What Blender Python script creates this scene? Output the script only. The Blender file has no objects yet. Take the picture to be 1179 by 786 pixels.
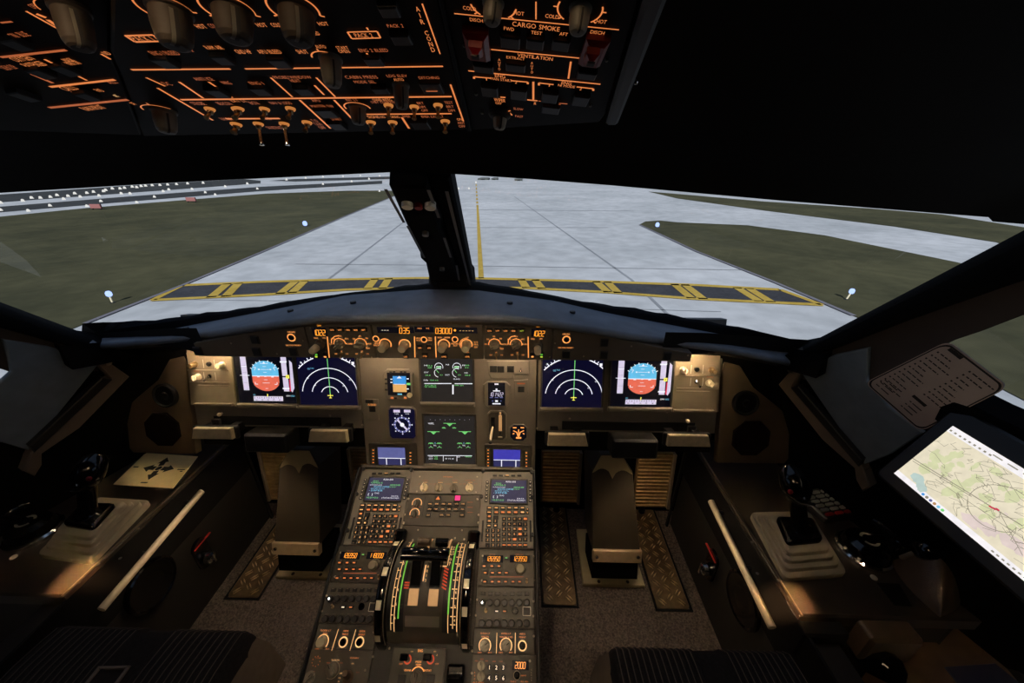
import bpy, math, random
from mathutils import Vector as V, Matrix
random.seed(7)
PI = math.pi
R = math.radians
scene = bpy.context.scene
COL = scene.collection
# ------------------------------------------------------------------ camera
W, H, FPX = 1179, 786, 426.0
CAM = V((.185, 0, 1.16))
yaw, pit, rol = R(1.4965), R(25.479), R(.1075)
fw = V((-math.sin(yaw)*math.cos(pit), math.cos(yaw)*math.cos(pit), -math.sin(pit)))
rt = V((math.cos(yaw), math.sin(yaw), 0))
dn = fw.cross(rt)
rt, dn = math.cos(rol)*rt + math.sin(rol)*dn, -math.sin(rol)*rt + math.cos(rol)*dn
cd = bpy.data.cameras.new('camera')
cam = bpy.data.objects.new('camera', cd); COL.objects.link(cam)
up, bk = -dn, -fw
cam.matrix_world = Matrix(((rt.x, up.x, bk.x, CAM.x), (rt.y, up.y, bk.y, CAM.y), (rt.z, up.z, bk.z, CAM.z), (0, 0, 0, 1)))
cd.sensor_width = 36; cd.lens = FPX/W*36; cd.clip_start = .01; cd.clip_end = 6000
scene.camera = cam
scene.view_settings.view_transform = 'Standard'; scene.view_settings.look = 'None'
scene.view_settings.gamma = 1; scene.view_settings.use_curve_mapping = False
scene.view_settings.exposure = 0

def ray(px, py):
    return fw + rt*((px-W/2)/FPX) + dn*((py-H/2)/FPX)
def on_y(px, py, y):
    r = ray(px, py); return CAM + r*(y/r.y)
def on_x(px, py, x):
    r = ray(px, py); return CAM + r*((x-CAM.x)/r.x)
def on_z(px, py, z):
    r = ray(px, py); return CAM + r*((z-CAM.z)/r.z)

class Fr:
    """a flat frame: o origin, x right, y up on the surface, n out of it"""
    def __init__(s, o, x, y):
        s.o = V(o); s.x = V(x).normalized(); s.n = s.x.cross(V(y)).normalized(); s.y = s.n.cross(s.x)
    def w(s, u, v, h=0): return s.o + s.x*u + s.y*v + s.n*h
    def hit(s, px, py, h=0):
        r = ray(px, py); return CAM + r*((s.o + s.n*h - CAM).dot(s.n)/r.dot(s.n))
    def uv(s, px, py, h=0):
        d = s.hit(px, py, h) - s.o; return d.dot(s.x), d.dot(s.y)
    def sc(s, px, py):
        return (s.hit(px+.5, py) - s.hit(px-.5, py)).length
    def scv(s, px, py):
        return (s.hit(px, py+.5) - s.hit(px, py-.5)).length
WORLD = Fr((0, 0, 0), (1, 0, 0), (0, 1, 0))

# ------------------------------------------------------------------ materials
def srgb(c):
    return tuple((x/12.92 if x <= .04045 else ((x+.055)/1.055)**2.4) for x in [k/255 for k in c])
MATS = {}
def mat(name, col, rough=.5, metal=0, noise=.15, nscale=60, bump=0, bscale=None, spec=.5, coat=0):
    m = bpy.data.materials.new(name); m.use_nodes = True
    nt = m.node_tree; b = nt.nodes['Principled BSDF']
    c = srgb(col)
    tc = nt.nodes.new('ShaderNodeTexCoord')
    nz = nt.nodes.new('ShaderNodeTexNoise'); nz.inputs['Scale'].default_value = nscale; nz.inputs['Detail'].default_value = 4
    nt.links.new(tc.outputs['Object'], nz.inputs['Vector'])
    rp = nt.nodes.new('ShaderNodeValToRGB')
    rp.color_ramp.elements[0].color = (*[k*(1-noise) for k in c], 1); rp.color_ramp.elements[0].position = .3
    rp.color_ramp.elements[1].color = (*[min(1, k*(1+noise)) for k in c], 1); rp.color_ramp.elements[1].position = .7
    nt.links.new(nz.outputs['Fac'], rp.inputs['Fac']); nt.links.new(rp.outputs['Color'], b.inputs['Base Color'])
    b.inputs['Roughness'].default_value = rough; b.inputs['Metallic'].default_value = metal
    b.inputs['Specular IOR Level'].default_value = spec
    if coat: b.inputs['Coat Weight'].default_value = coat
    if bump:
        n2 = nt.nodes.new('ShaderNodeTexNoise'); n2.inputs['Scale'].default_value = bscale or nscale*4; n2.inputs['Detail'].default_value = 3
        nt.links.new(tc.outputs['Object'], n2.inputs['Vector'])
        bp = nt.nodes.new('ShaderNodeBump'); bp.inputs['Strength'].default_value = bump; bp.inputs['Distance'].default_value = .002
        nt.links.new(n2.outputs['Fac'], bp.inputs['Height']); nt.links.new(bp.outputs['Normal'], b.inputs['Normal'])
    MATS[name] = m
    return m
def em(name, col, k=1.0, rough=.3):
    m = bpy.data.materials.new(name); m.use_nodes = True
    nt = m.node_tree; b = nt.nodes['Principled BSDF']
    b.inputs['Base Color'].default_value = (.01, .01, .01, 1); b.inputs['Roughness'].default_value = rough
    b.inputs['Specular IOR Level'].default_value = .25
    tc = nt.nodes.new('ShaderNodeTexCoord'); nz = nt.nodes.new('ShaderNodeTexNoise'); nz.inputs['Scale'].default_value = 90
    nt.links.new(tc.outputs['Object'], nz.inputs['Vector'])
    mr = nt.nodes.new('ShaderNodeMapRange'); mr.inputs['To Min'].default_value = .85*k; mr.inputs['To Max'].default_value = 1.15*k
    nt.links.new(nz.outputs['Fac'], mr.inputs['Value'])
    b.inputs['Emission Color'].default_value = (*srgb(col), 1)
    nt.links.new(mr.outputs['Result'], b.inputs['Emission Strength'])
    MATS[name] = m
    return m
mat('panel', (106, 100, 91), .55, 0, .06, 40, .08, 900)
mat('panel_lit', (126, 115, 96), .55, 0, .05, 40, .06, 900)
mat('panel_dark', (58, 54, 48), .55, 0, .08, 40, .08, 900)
mat('ped', (60, 55, 47), .5, 0, .08, 40, .08, 900)
mat('ovh', (26, 21, 18), .6, 0, .08, 40, .05, 900, .06)
mat('black', (16, 16, 17), .5, 0, .15, 50)
mat('blackmatte', (9, 9, 10), .75, 0, .15, 50, 0, None, .2)
mat('void', (5, 5, 5), .9, 0, .15, 50, 0, None, .05)
mat('gloss', (8, 8, 9), .12, 0, .1, 50)
mat('key', (20, 19, 18), .45)
mat('glare', (96, 104, 116), .5, 0, .2, 22, .12, 500)
mat('seal', (8, 8, 9), .9, 0, .3, 120, .3, 500, .1)
mat('knob', (150, 140, 118), .5, 0, .06)
mat('knob_dark', (92, 86, 74), .5, 0, .06)
mat('cream', (225, 212, 180), .55, 0, .06)
mat('white', (215, 210, 196), .5, 0, .05)
mat('footbar', (186, 172, 138), .55, 0, .12, 90, .1, 600)
mat('chrome', (205, 205, 205), .15, 1, .04)
mat('metal', (170, 160, 145), .35, 1, .12, 80)
mat('brass', (160, 134, 98), .32, .75, .2, 60, .1, 300)
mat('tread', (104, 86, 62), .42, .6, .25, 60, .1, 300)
mat('tread_glint', (196, 168, 128), .3, .6, .15, 80)  # raised tread bars: their bright glints put into a lighter colour
mat('strip_metal', (168, 146, 116), .4, .35, .1)
mat('fcu_cap', (224, 208, 172), .5, 0, .05)
mat('rail', (176, 164, 140), .45, 0, .06)
mat('seam', (74, 66, 58), .8, 0, .1)
mat('carpet', (84, 76, 72), .95, 0, .55, 230, 1.0, 420, .05)
mat('oknob', (56, 48, 40), .55, 0, .06, 60, 0, None, .15)
mat('console', (46, 39, 33), .36, 0, .18, 30, .25, 420)
mat('console_side', (26, 24, 22), .6, 0, .15, 40)
mat('boot', (140, 132, 116), .75, 0, .06, 30, .1, 500, .2)
mat('column', (45, 38, 28), .6, 0, .08, 40, .1, 500)
mat('column_tip', (146, 134, 104), .6, 0, .06, 40)
mat('tan', (150, 120, 84), .6, 0, .1)
mat('speaker_panel', (78, 65, 49), .65, 0, .06, 40, .1, 600)
mat('grille', (15, 8, 7), .9, 0, .2, 400, .3, 900, .05)
mat('fcu_plate', (86, 79, 68), .55, 0, .08, 40, .08, 900)
mat('paper', (232, 208, 150), .75, 0, .03)
mat('ink', (30, 24, 18), .8, 0, .05)
mat('seat', (34, 32, 32), .85, 0, .2, 200, .3, 700, .1)
mat('seat_side', (96, 86, 74), .8, 0, .1, 60, .2, 500, .1)
mat('leather', (66, 52, 38), .45, 0, .15, 40, .2, 400)
mat('red', (180, 32, 28), .45, 0, .05)
mat('guard', (120, 14, 16), .35, 0, .05)
mat('sill', (104, 116, 124), .4, 0, .12, 30)
mat('frame_tan', (108, 96, 84), .6, 0, .08, 30)
mat('placard', (176, 158, 146), .7, 0, .04)
mat('keygrey', (150, 150, 140), .5, 0, .05)
mat('pocket', (32, 36, 64), .6, 0, .05)
mat('boxbrown', (104, 82, 60), .7, 0, .15, 40, .15, 300)
OR = em('lit_orange', (230, 132, 72), .95)
em('lit_dim', (190, 100, 58), .8)
em('lit_red', (205, 70, 40), .9)
em('lit_tan', (255, 196, 130), 1.0)
em('amber', (255, 160, 50), 1.35)
em('fcu', (255, 160, 84), 1.25)
em('lit_white', (255, 240, 215), 1.1)
em('lit_green', (96, 200, 70), 1.0)
em('lit_lime', (190, 215, 70), 1.0)
em('led', (255, 255, 255), 2.5)
em('s_black', (5, 5, 14), 1.0, .15)
em('s_navy', (10, 9, 34), 1.0, .15)
em('s_sky', (100, 190, 232), 1.0)
em('s_ground', (232, 108, 84), 1.0)
em('s_lilac', (214, 204, 228), 1.0)
em('s_lilac2', (150, 142, 165), 1.0)
em('s_white', (235, 235, 245), 1.1)
em('s_green', (120, 215, 120), 1.0)
em('s_yellow', (245, 235, 90), 1.1)
em('s_red', (215, 40, 80), 1.0)
em('s_cyan', (120, 200, 235), 1.0)
em('s_ecam_glare', (46, 42, 40), .7, .22)  # brownish glare on the screen glass put into its background colour
em('s_blue', (60, 150, 225), 1.0)
em('s_tan', (226, 170, 100), 1.0)
em('s_steel', (92, 96, 150), 1.0)
em('s_violet', (64, 60, 170), 1.0)
em('s_dim', (48, 48, 88), 1.0)
em('s_mcdu', (58, 54, 76), 1.0, .25)
em('s_magenta', (245, 60, 130), 1.2)
em('map_base', (232, 222, 196), 1.0)
em('map_green', (214, 216, 172), 1.0)
em('map_line', (140, 134, 116), 1.0)
em('map_lake', (186, 206, 200), 1.0)
em('map_bar', (232, 228, 230), 1.15)
em('map_rose', (224, 206, 200), 1.0)
em('lit_amber', (196, 122, 60), .9)
em('leaf', (112, 190, 66), .9)
em('hot_tan', (205, 152, 98), .8)
em('blue_lamp', (165, 190, 255), 1.6)
em('white_lamp', (255, 255, 250), .85)

# ------------------------------------------------------------------ mesh builder (all coordinates world)
GL = {}
def glyph(ch):
    if ch not in GL:
        c = bpy.data.curves.new('g', 'FONT'); c.body = ch; c.size = 1; c.resolution_u = 2
        o = bpy.data.objects.new('g', c)
        me = bpy.data.meshes.new_from_object(o)
        vs = [(v.co.x, v.co.y) for v in me.vertices]; fs = [tuple(p.vertices) for p in me.polygons]
        bpy.data.meshes.remove(me); bpy.data.objects.remove(o); bpy.data.curves.remove(c)
        if vs:
            x0 = min(v[0] for v in vs); x1 = max(v[0] for v in vs)
            vs = [(v[0]-x0, v[1]) for v in vs]; GL[ch] = (vs, fs, x1-x0)
        else: GL[ch] = ([], [], .3)
    return GL[ch]
SEG = {'0': 'abcdef', '1': 'bc', '2': 'abged', '3': 'abgcd', '4': 'fgbc', '5': 'afgcd', '6': 'afgedc', '7': 'abc', '8': 'abcdefg', '9': 'abcdfg', '-': 'g', ' ': ''}
class MB:
    def __init__(s, f=WORLD): s.f = f; s.v = []; s.fc = []; s.m = []; s.sm = []; s.mats = []
    def mi(s, name):
        if name not in s.mats: s.mats.append(name)
        return s.mats.index(name)
    def add(s, pts, faces, m, smooth=False):
        b = len(s.v); s.v += [V(p) for p in pts]; k = s.mi(m)
        for f in faces: s.fc.append(tuple(b+i for i in f)); s.m.append(k); s.sm.append(smooth)
    def loc(s, pts): return [s.f.w(*p) for p in pts]
    def prism(s, poly, h0, h1, m, ch=0, mtop=None):
        a = sum(poly[i][0]*poly[(i+1) % len(poly)][1]-poly[(i+1) % len(poly)][0]*poly[i][1] for i in range(len(poly)))
        if a < 0: poly = poly[::-1]
        n = len(poly); hi, lo = max(h0, h1), min(h0, h1)
        cx = sum(p[0] for p in poly)/n; cy = sum(p[1] for p in poly)/n
        rings = [[(p[0], p[1], lo) for p in poly]]
        if ch:
            rings.append([(p[0], p[1], hi-ch) for p in poly])
            top = []
            for i in range(n):
                p0, p, p1 = V(poly[i-1]), V(poly[i]), V(poly[(i+1) % n])
                d0 = (p-p0).normalized() if (p-p0).length else V((1, 0)); d1 = (p1-p).normalized() if (p1-p).length else V((1, 0))
                n0 = V((-d0.y, d0.x)); n1 = V((-d1.y, d1.x)); b = n0+n1
                b = b/max(.3, b.length_squared)*2 if b.length else n0
                q = p+b*ch; top.append((q.x, q.y, hi))
            rings.append(top)
        else: rings.append([(p[0], p[1], hi) for p in poly])
        for j in range(len(rings)-1):
            for i in range(n):
                k = (i+1) % n
                s.add(s.loc([rings[j][i], rings[j][k], rings[j+1][k], rings[j+1][i]]), [(0, 1, 2, 3)], m)
        s.add(s.loc(rings[-1]), [tuple(range(n))], mtop or m)
        s.add(s.loc(rings[0]), [tuple(range(n))[::-1]], m)
    def box(s, u0, v0, h0, u1, v1, h1, m, ch=0, mtop=None):
        u0, u1 = sorted((u0, u1)); v0, v1 = sorted((v0, v1))
        s.prism([(u0, v0), (u1, v0), (u1, v1), (u0, v1)], h0, h1, m, ch, mtop)
    def rbox(s, u0, v0, u1, v1, r, h0, h1, m, ch=0, mtop=None, k=4):
        u0, u1 = sorted((u0, u1)); v0, v1 = sorted((v0, v1)); pts = []
        for cx, cy, a in ((u1-r, v1-r, 0), (u0+r, v1-r, 90), (u0+r, v0+r, 180), (u1-r, v0+r, 270)):
            for i in range(k+1):
                t = R(a+90*i/k); pts.append((cx+r*math.cos(t), cy+r*math.sin(t)))
        s.prism(pts, h0, h1, m, ch, mtop)
    def lathe(s, u, v, prof, m, n=20, cap=True, mcap=None):
        for j in range(len(prof)-1):
            (r0, h0), (r1, h1) = prof[j], prof[j+1]
            pts = []
            for r, h in ((r0, h0), (r1, h1)):
                pts += [(u+r*math.cos(2*PI*i/n), v+r*math.sin(2*PI*i/n), h) for i in range(n)]
            s.add(s.loc(pts), [(i, (i+1) % n, n+(i+1) % n, n+i) for i in range(n)], m, True)
        if cap and prof[-1][0] > 0:
            r, h = prof[-1]
            s.add(s.loc([(u+r*math.cos(2*PI*i/n), v+r*math.sin(2*PI*i/n), h) for i in range(n)]), [tuple(range(n))], mcap or m)
    def cyl(s, u, v, r, h0, h1, m, n=20, mcap=None, bev=0):
        b = bev or r*.12
        s.lathe(u, v, [(r, h0), (r, h1-b), (r-b, h1)], m, n, True, mcap)
    def arc(s, u, v, r0, r1, h, m, a0=0, a1=360, n=28):
        pts = []
        for i in range(n+1):
            a = R(a0+(a1-a0)*i/n); c, q = math.cos(a), math.sin(a)
            pts += [(u+r0*c, v+r0*q, h), (u+r1*c, v+r1*q, h)]
        fs = [(2*i, 2*i+1, 2*i+3, 2*i+2) for i in range(n)]
        if a1 < a0: fs = [f[::-1] for f in fs]
        s.add(s.loc(pts), fs, m)
    def disc(s, u, v, r, h, m, n=24): s.add(s.loc([(u+r*math.cos(2*PI*i/n), v+r*math.sin(2*PI*i/n), h) for i in range(n)]), [tuple(range(n))], m)
    def flat(s, poly, h, m):
        a = sum(poly[i][0]*poly[(i+1) % len(poly)][1]-poly[(i+1) % len(poly)][0]*poly[i][1] for i in range(len(poly)))
        if a < 0: poly = poly[::-1]
        s.add(s.loc([(p[0], p[1], h) for p in poly]), [tuple(range(len(poly)))], m)
    def rect(s, u, v, w, hh, h, m): s.flat([(u-w/2, v-hh/2), (u+w/2, v-hh/2), (u+w/2, v+hh/2), (u-w/2, v+hh/2)], h, m)
    def line(s, a, b, w, h, m):
        d = V((b[0]-a[0], b[1]-a[1]))
        if d.length == 0: return
        d.normalize(); n = V((-d.y, d.x))*(w/2)
        s.flat([(a[0]+n.x, a[1]+n.y), (a[0]-n.x, a[1]-n.y), (b[0]-n.x, b[1]-n.y), (b[0]+n.x, b[1]+n.y)], h, m)
    def pline(s, pts, w, h, m):
        for a, b in zip(pts, pts[1:]): s.line(a, b, w, h, m)
    def text(s, t, u, v, size, h, m, wide=1.0, rot=0, al='c'):
        """size = cap height"""
        k = size/.72; tw = sum(glyph(c)[2]+.09 for c in t)*k*wide
        x = {'c': -tw/2, 'l': 0, 'r': -tw}[al]; c_, s_ = math.cos(rot), math.sin(rot)
        for ch in t:
            vs, fs, ad = glyph(ch)
            pts = []
            for q in vs:
                a, b = x+q[0]*k*wide, q[1]*k-size/2
                pts.append((u+a*c_-b*s_, v+a*s_+b*c_, h))
            if pts: s.add(s.loc(pts), fs, m)
            x += (ad+.09)*k*wide
    def seg7(s, t, u, v, size, h, m, pitch=.78, al='c'):
        w = size*.41; th = size*.105; n = len(t); x = u-(n-1)*size*pitch/2
        for ch in t:
            for g in SEG.get(ch, ''):
                P0 = {'a': ((-1, 1), (1, 1)), 'b': ((1, 1), (1, 0)), 'c': ((1, 0), (1, -1)), 'd': ((-1, -1), (1, -1)), 'e': ((-1, 0), (-1, -1)), 'f': ((-1, 1), (-1, 0)), 'g': ((-1, 0), (1, 0))}[g]
                q = [(x+a*w/2+b*size*.06, v+b*size/2) for a, b in P0]
                s.line(q[0], q[1], th, h, m)
            x += size*pitch
    def tube(s, pts, r, m, n=10, cap=True):
        pts = [V(p) for p in pts]; rr = r if isinstance(r, (list, tuple)) else [r]*len(pts)
        rings = []; prev = None
        for i, p in enumerate(pts):
            d = (pts[min(i+1, len(pts)-1)]-pts[max(i-1, 0)]).normalized()
            a = prev if prev is not None else (V((0, 0, 1)) if abs(d.z) < .9 else V((1, 0, 0)))
            x = (a-d*a.dot(d)).normalized(); y = d.cross(x); prev = x
            rings.append([p+x*(rr[i]*math.cos(2*PI*k/n))+y*(rr[i]*math.sin(2*PI*k/n)) for k in range(n)])
        fs = []
        for i in range(len(rings)-1):
            fs += [(i*n+k, i*n+(k+1) % n, (i+1)*n+(k+1) % n, (i+1)*n+k) for k in range(n)]
        s.add([q for g in rings for q in g], fs, m, True)
        if cap:
            s.add(rings[0], [tuple(range(n))[::-1]], m); s.add(rings[-1], [tuple(range(n))], m)
    def grid(s, rows, m, smooth=True, close=False):
        n = len(rows[0]); fs = []
        for i in range(len(rows)-1):
            for k in range(n if close else n-1): fs.append((i*n+k, i*n+(k+1) % n, (i+1)*n+(k+1) % n, (i+1)*n+k))
        s.add([p for r_ in rows for p in r_], fs, m, smooth)
    def sphere(s, c, r, m, n=16, sz=(1, 1, 1)):
        c = V(c); rows = []
        for i in range(n//2+1):
            t = PI*i/(n//2); rows.append([c+V((r*sz[0]*math.sin(t)*math.cos(2*PI*k/n), r*sz[1]*math.sin(t)*math.sin(2*PI*k/n), -r*sz[2]*math.cos(t))) for k in range(n)])
        s.grid(rows, m, True, True)
    def build(s, name, parent=None, mirror=False, bevel=0):
        vs = [V((-p.x, p.y, p.z)) for p in s.v] if mirror else s.v
        fc = [f[::-1] for f in s.fc] if mirror else s.fc
        if not vs: return None
        lo = V([min(p[i] for p in vs) for i in range(3)]); hi = V([max(p[i] for p in vs) for i in range(3)])
        c = (lo+hi)/2
        me = bpy.data.meshes.new(name)
        me.from_pydata([p-c for p in vs], [], fc)
        for k in s.mats: me.materials.append(MATS[k])
        me.polygons.foreach_set('material_index', s.m); me.polygons.foreach_set('use_smooth', s.sm)
        me.update()
        o = bpy.data.objects.new(name, me); COL.objects.link(o)
        if parent is not None:
            o.parent = parent; q = parent; off = V((0, 0, 0))
            while q is not None: off += V(q.location); q = q.parent
            o.location = c-off
        else: o.location = c
        if bevel:
            b = o.modifiers.new('b', 'BEVEL'); b.width = bevel; b.segments = 2; b.limit_method = 'ANGLE'
        return o
def tag(o, label, cat, group=None, kind=None):
    o['label'] = label; o['category'] = cat
    if group: o['group'] = group
    if kind: o['kind'] = kind
    return o
def thing(name, label, cat, loc, group=None):
    o = bpy.data.objects.new(name, None); COL.objects.link(o); o.location = V(loc); o.empty_display_size = .02
    return tag(o, label, cat, group)
def kids(o): return [c for c in bpy.data.objects if c.parent == o]
def dup(o, d, label, parent=None, group=None):
    """copy a thing with its parts and sub-parts, shifted by d"""
    c = o.copy(); COL.objects.link(c)
    if parent is None:
        c.location = V(o.location)+V(d); c['label'] = label
    else: c.parent = parent
    for k in kids(o): dup(k, d, None, c)
    return c
def struct(mb, name, **k):
    o = mb.build(name, **k); o['kind'] = 'structure'; return o
# ------------------------------------------------------------------ frames of the place
t15 = R(15)
PANEL = Fr((0, .81, .585), (1, 0, 0), (0, math.sin(t15), math.cos(t15)))
FCU = Fr((0, .665, .83), (1, 0, 0), (0, 0, 1))
ps = math.atan(.526)
PED = Fr((0, .52, .459-.526*.172), (1, 0, 0), (0, math.cos(ps), math.sin(ps)))
r0 = ray(335, 140); o0 = CAM + r0*(-CAM.x/r0.x)
oa = R(14)
OVH = Fr(o0, (1, 0, 0), (0, -math.cos(oa), math.sin(oa)))
OVR = Fr(OVH.hit(538, 75), (math.cos(R(6)), 0, -math.sin(R(6))), (0, -math.cos(oa), math.sin(oa)))
OVL = Fr(OVH.hit(132, 75), (math.cos(R(6)), 0, math.sin(R(6))), (0, -math.cos(oa), math.sin(oa)))
CONZ = .385
CONS = Fr((0, 0, CONZ), (1, 0, 0), (0, 1, 0))
FLOOR = Fr((0, 0, 0), (1, 0, 0), (0, 1, 0))
wn = V((-1, -.35, -.33)).normalized(); wx = V((.35, -1, 0)).normalized()
WR = Fr((1.06, .45, .385), wx, wn.cross(wx))
GZ = -3.4
GROUND = Fr((0, 0, GZ), (1, 0, 0), (0, 1, 0))
mat('ceil', (12, 11, 11), .8, 0, .15, 30, 0, None, .1)
mat('dull', (58, 50, 44), .8, 0, .12, 20)
mat('edge_metal', (120, 122, 126), .4, .6, .1)
mat('sign_red', (150, 96, 92), .8, 0, .1)
mat('hangar', (74, 82, 76), .8, 0, .1)
mat('hangar_roof', (96, 98, 96), .8, 0, .1)
g_ = bpy.data.materials.new('glass'); g_.use_nodes = True; nt_ = g_.node_tree
for n_ in list(nt_.nodes):
    if n_.type == 'BSDF_PRINCIPLED': nt_.nodes.remove(n_)
tr_ = nt_.nodes.new('ShaderNodeBsdfTransparent'); gl_ = nt_.nodes.new('ShaderNodeBsdfGlossy'); gl_.inputs['Roughness'].default_value = .02
fr_ = nt_.nodes.new('ShaderNodeMath'); fr_.operation = 'MULTIPLY_ADD'; lw_ = nt_.nodes.new('ShaderNodeLayerWeight'); lw_.inputs['Blend'].default_value = .5
pw_ = nt_.nodes.new('ShaderNodeMath'); pw_.operation = 'POWER'; pw_.inputs[1].default_value = 5; nt_.links.new(lw_.outputs['Facing'], pw_.inputs[0])
nt_.links.new(pw_.outputs[0], fr_.inputs[0]); fr_.inputs[1].default_value = .35; fr_.inputs[2].default_value = .05
mx_ = nt_.nodes.new('ShaderNodeMixShader')
nt_.links.new(fr_.outputs[0], mx_.inputs[0]); nt_.links.new(tr_.outputs[0], mx_.inputs[1]); nt_.links.new(gl_.outputs[0], mx_.inputs[2])
nt_.links.new(mx_.outputs[0], nt_.nodes['Material Output'].inputs[0]); MATS['glass'] = g_
# ================================================================== OUTSIDE
def ground_mat(name, c0, c1, sc, c2=None):
    m = bpy.data.materials.new(name); m.use_nodes = True; nt = m.node_tree; b = nt.nodes['Principled BSDF']
    tc = nt.nodes.new('ShaderNodeTexCoord')
    a = nt.nodes.new('ShaderNodeTexNoise'); a.inputs['Scale'].default_value = sc; a.inputs['Detail'].default_value = 8; a.inputs['Roughness'].default_value = .65
    nt.links.new(tc.outputs['Object'], a.inputs['Vector'])
    rp = nt.nodes.new('ShaderNodeValToRGB'); e = rp.color_ramp.elements
    e[0].position = .32; e[0].color = (*srgb(c0), 1); e[1].position = .68; e[1].color = (*srgb(c1), 1)
    nt.links.new(a.outputs['Fac'], rp.inputs['Fac'])
    b2 = nt.nodes.new('ShaderNodeTexNoise'); b2.inputs['Scale'].default_value = sc*9; b2.inputs['Detail'].default_value = 5
    nt.links.new(tc.outputs['Object'], b2.inputs['Vector'])
    mx = nt.nodes.new('ShaderNodeMix'); mx.data_type = 'RGBA'; mx.blend_type = 'MULTIPLY'; mx.inputs['Factor'].default_value = .45
    r2 = nt.nodes.new('ShaderNodeValToRGB'); r2.color_ramp.elements[0].color = (.62, .62, .62, 1); r2.color_ramp.elements[0].position = .35; r2.color_ramp.elements[1].position = .65
    nt.links.new(b2.outputs['Fac'], r2.inputs['Fac'])
    nt.links.new(rp.outputs['Color'], mx.inputs['A']); nt.links.new(r2.outputs['Color'], mx.inputs['B'])
    nt.links.new(mx.outputs['Result'], b.inputs['Base Color'])
    b.inputs['Roughness'].default_value = .95; b.inputs['Specular IOR Level'].default_value = .05
    MATS[name] = m
ground_mat('concrete', (170, 172, 174), (200, 200, 202), .12)
ground_mat('grass', (62, 62, 46), (88, 85, 62), .16)
ground_mat('asphalt', (58, 60, 62), (74, 75, 74), .2)
ground_mat('joint', (138, 140, 144), (156, 158, 162), .3)
ground_mat('paint_yellow', (176, 146, 64), (196, 166, 84), .8)
ground_mat('paint_black', (58, 58, 62), (74, 74, 78), .8)
ground_mat('edge_line', (110, 108, 116), (126, 124, 132), .5)
def gp(pts, dz=0): return [GROUND.uv(*p) for p in pts]
mb = MB(GROUND); mb.flat([(-900, -60), (900, -60), (900, 1600), (-900, 1600)], 0, 'concrete')
taxi = struct(mb, 'taxiway')
def strip(name, pts, h, m, parent=None):
    b = MB(GROUND); b.flat(gp(pts), h, m)
    o = b.build(name, parent)
    if parent is None: o['kind'] = 'structure'
    return o
strip('grass_verge', [(-420, 318), (-200, 280), (0, 249.5), (100, 239.5), (204, 231), (305, 223), (400, 219.5), (458, 219.5), (463, 222), (400, 248), (305, 289), (210, 329), (98, 373), (20, 405), (-420, 560)], .02, 'grass')
strip('grass_verge', [(736.5, 258.5), (743, 255), (760, 254), (780, 256), (861, 259.5), (949, 271), (1101, 302), (1250, 340), (1500, 420), (1500, 560), (1180, 462), (1060, 400), (983, 364), (892, 325.5), (800, 289), (760, 270)], .02, 'grass')
strip('grass_verge', [(746, 220.5), (800, 225), (880, 232), (1000, 240), (1085, 247), (1180, 262), (1300, 285), (1300, 330), (1147, 279), (1030, 261), (881, 242.6), (780, 228.5)], .02, 'grass')
strip('runway', [(-300, 283), (0, 238), (150, 226), (300, 215), (440, 208), (440, 211.5), (300, 220), (150, 232), (0, 244.5), (-300, 296)], .015, 'asphalt')
strip('runway', [(-300, 258), (0, 224), (150, 213.5), (280, 206), (300, 208), (300, 211), (150, 222), (0, 233), (-300, 272)], .015, 'asphalt')
strip('asphalt_patch', [(455, 203), (340, 206), (310, 208), (340, 209), (455, 206)], .015, 'asphalt')
j = MB(GROUND)
for a, b_, w in (((592, 226), (727, 322), .12), ((727, 322), (775, 368), .12), ((468, 253), (400, 305), .12), ((400, 305), (372, 326), .12), ((340, 304), (470, 305), .1), ((470, 305), (860, 311), .1),
                 ((460, 262), (700, 262), .2), ((395, 240), (730, 243), .25), ((600, 352), (830, 359), .06), ((215, 345), (360, 347), .06)):
    j.line(gp([a])[0], gp([b_])[0], w, .012, 'joint')
j.build('pavement_joint', taxi)
hb = MB(GROUND)
U = [(210, 329), (300, 325), (400, 322), (480, 320.5), (553, 321), (671, 324), (800, 328.6), (898, 334)]
L = [(176, 346), (300, 340), (400, 334), (491, 331.5), (603, 332), (700, 337), (800, 344.5), (946, 351.5)]
hb.flat(gp(U+L[::-1]), .02, 'paint_black')
hb.build('holding_band', taxi)
yb = MB(GROUND)
gu, gl = gp(U), gp(L)
for a, b_ in zip(gu, gu[1:]): yb.line(a, b_, .32, .03, 'paint_yellow')
for a, b_ in zip(gl, gl[1:]): yb.line(a, b_, .28, .03, 'paint_yellow')
yb.line(gu[0], gl[0], .25, .03, 'paint_yellow'); yb.line(gu[-1], gl[-1], .25, .03, 'paint_yellow')
for t0, b0 in (((262, 327), (243, 343)), ((275, 326.5), (260, 342)), ((340, 324.5), (322, 339)), ((351, 324), (336, 338)), ((432, 321.5), (423, 333)), ((448, 321), (440, 333)), ((600, 322), (606, 332)), ((616, 322.5), (624, 333)),
               ((686, 324.5), (700, 337)), ((699, 325), (712, 338)), ((776, 327.5), (796, 344)), ((788, 328), (810, 345)), ((848, 331.5), (874, 347.5)), ((862, 332.5), (888, 348.5))):
    yb.line(gp([t0])[0], gp([b0])[0], .34, .03, 'paint_yellow')
yb.build('holding_marking', taxi)
cl = MB(GROUND)
cl.line(gp([(549.8, 238)])[0], gp([(554, 321)])[0], .24, .03, 'paint_yellow')
for y in range(212, 238, 4): cl.line(gp([(548.2+(y-212)*.06, y)])[0], gp([(548.2+(y-210)*.06, y+2.4)])[0], .26, .03, 'paint_yellow')
cl.build('taxi_centreline', taxi)
el = MB(GROUND)
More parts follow.
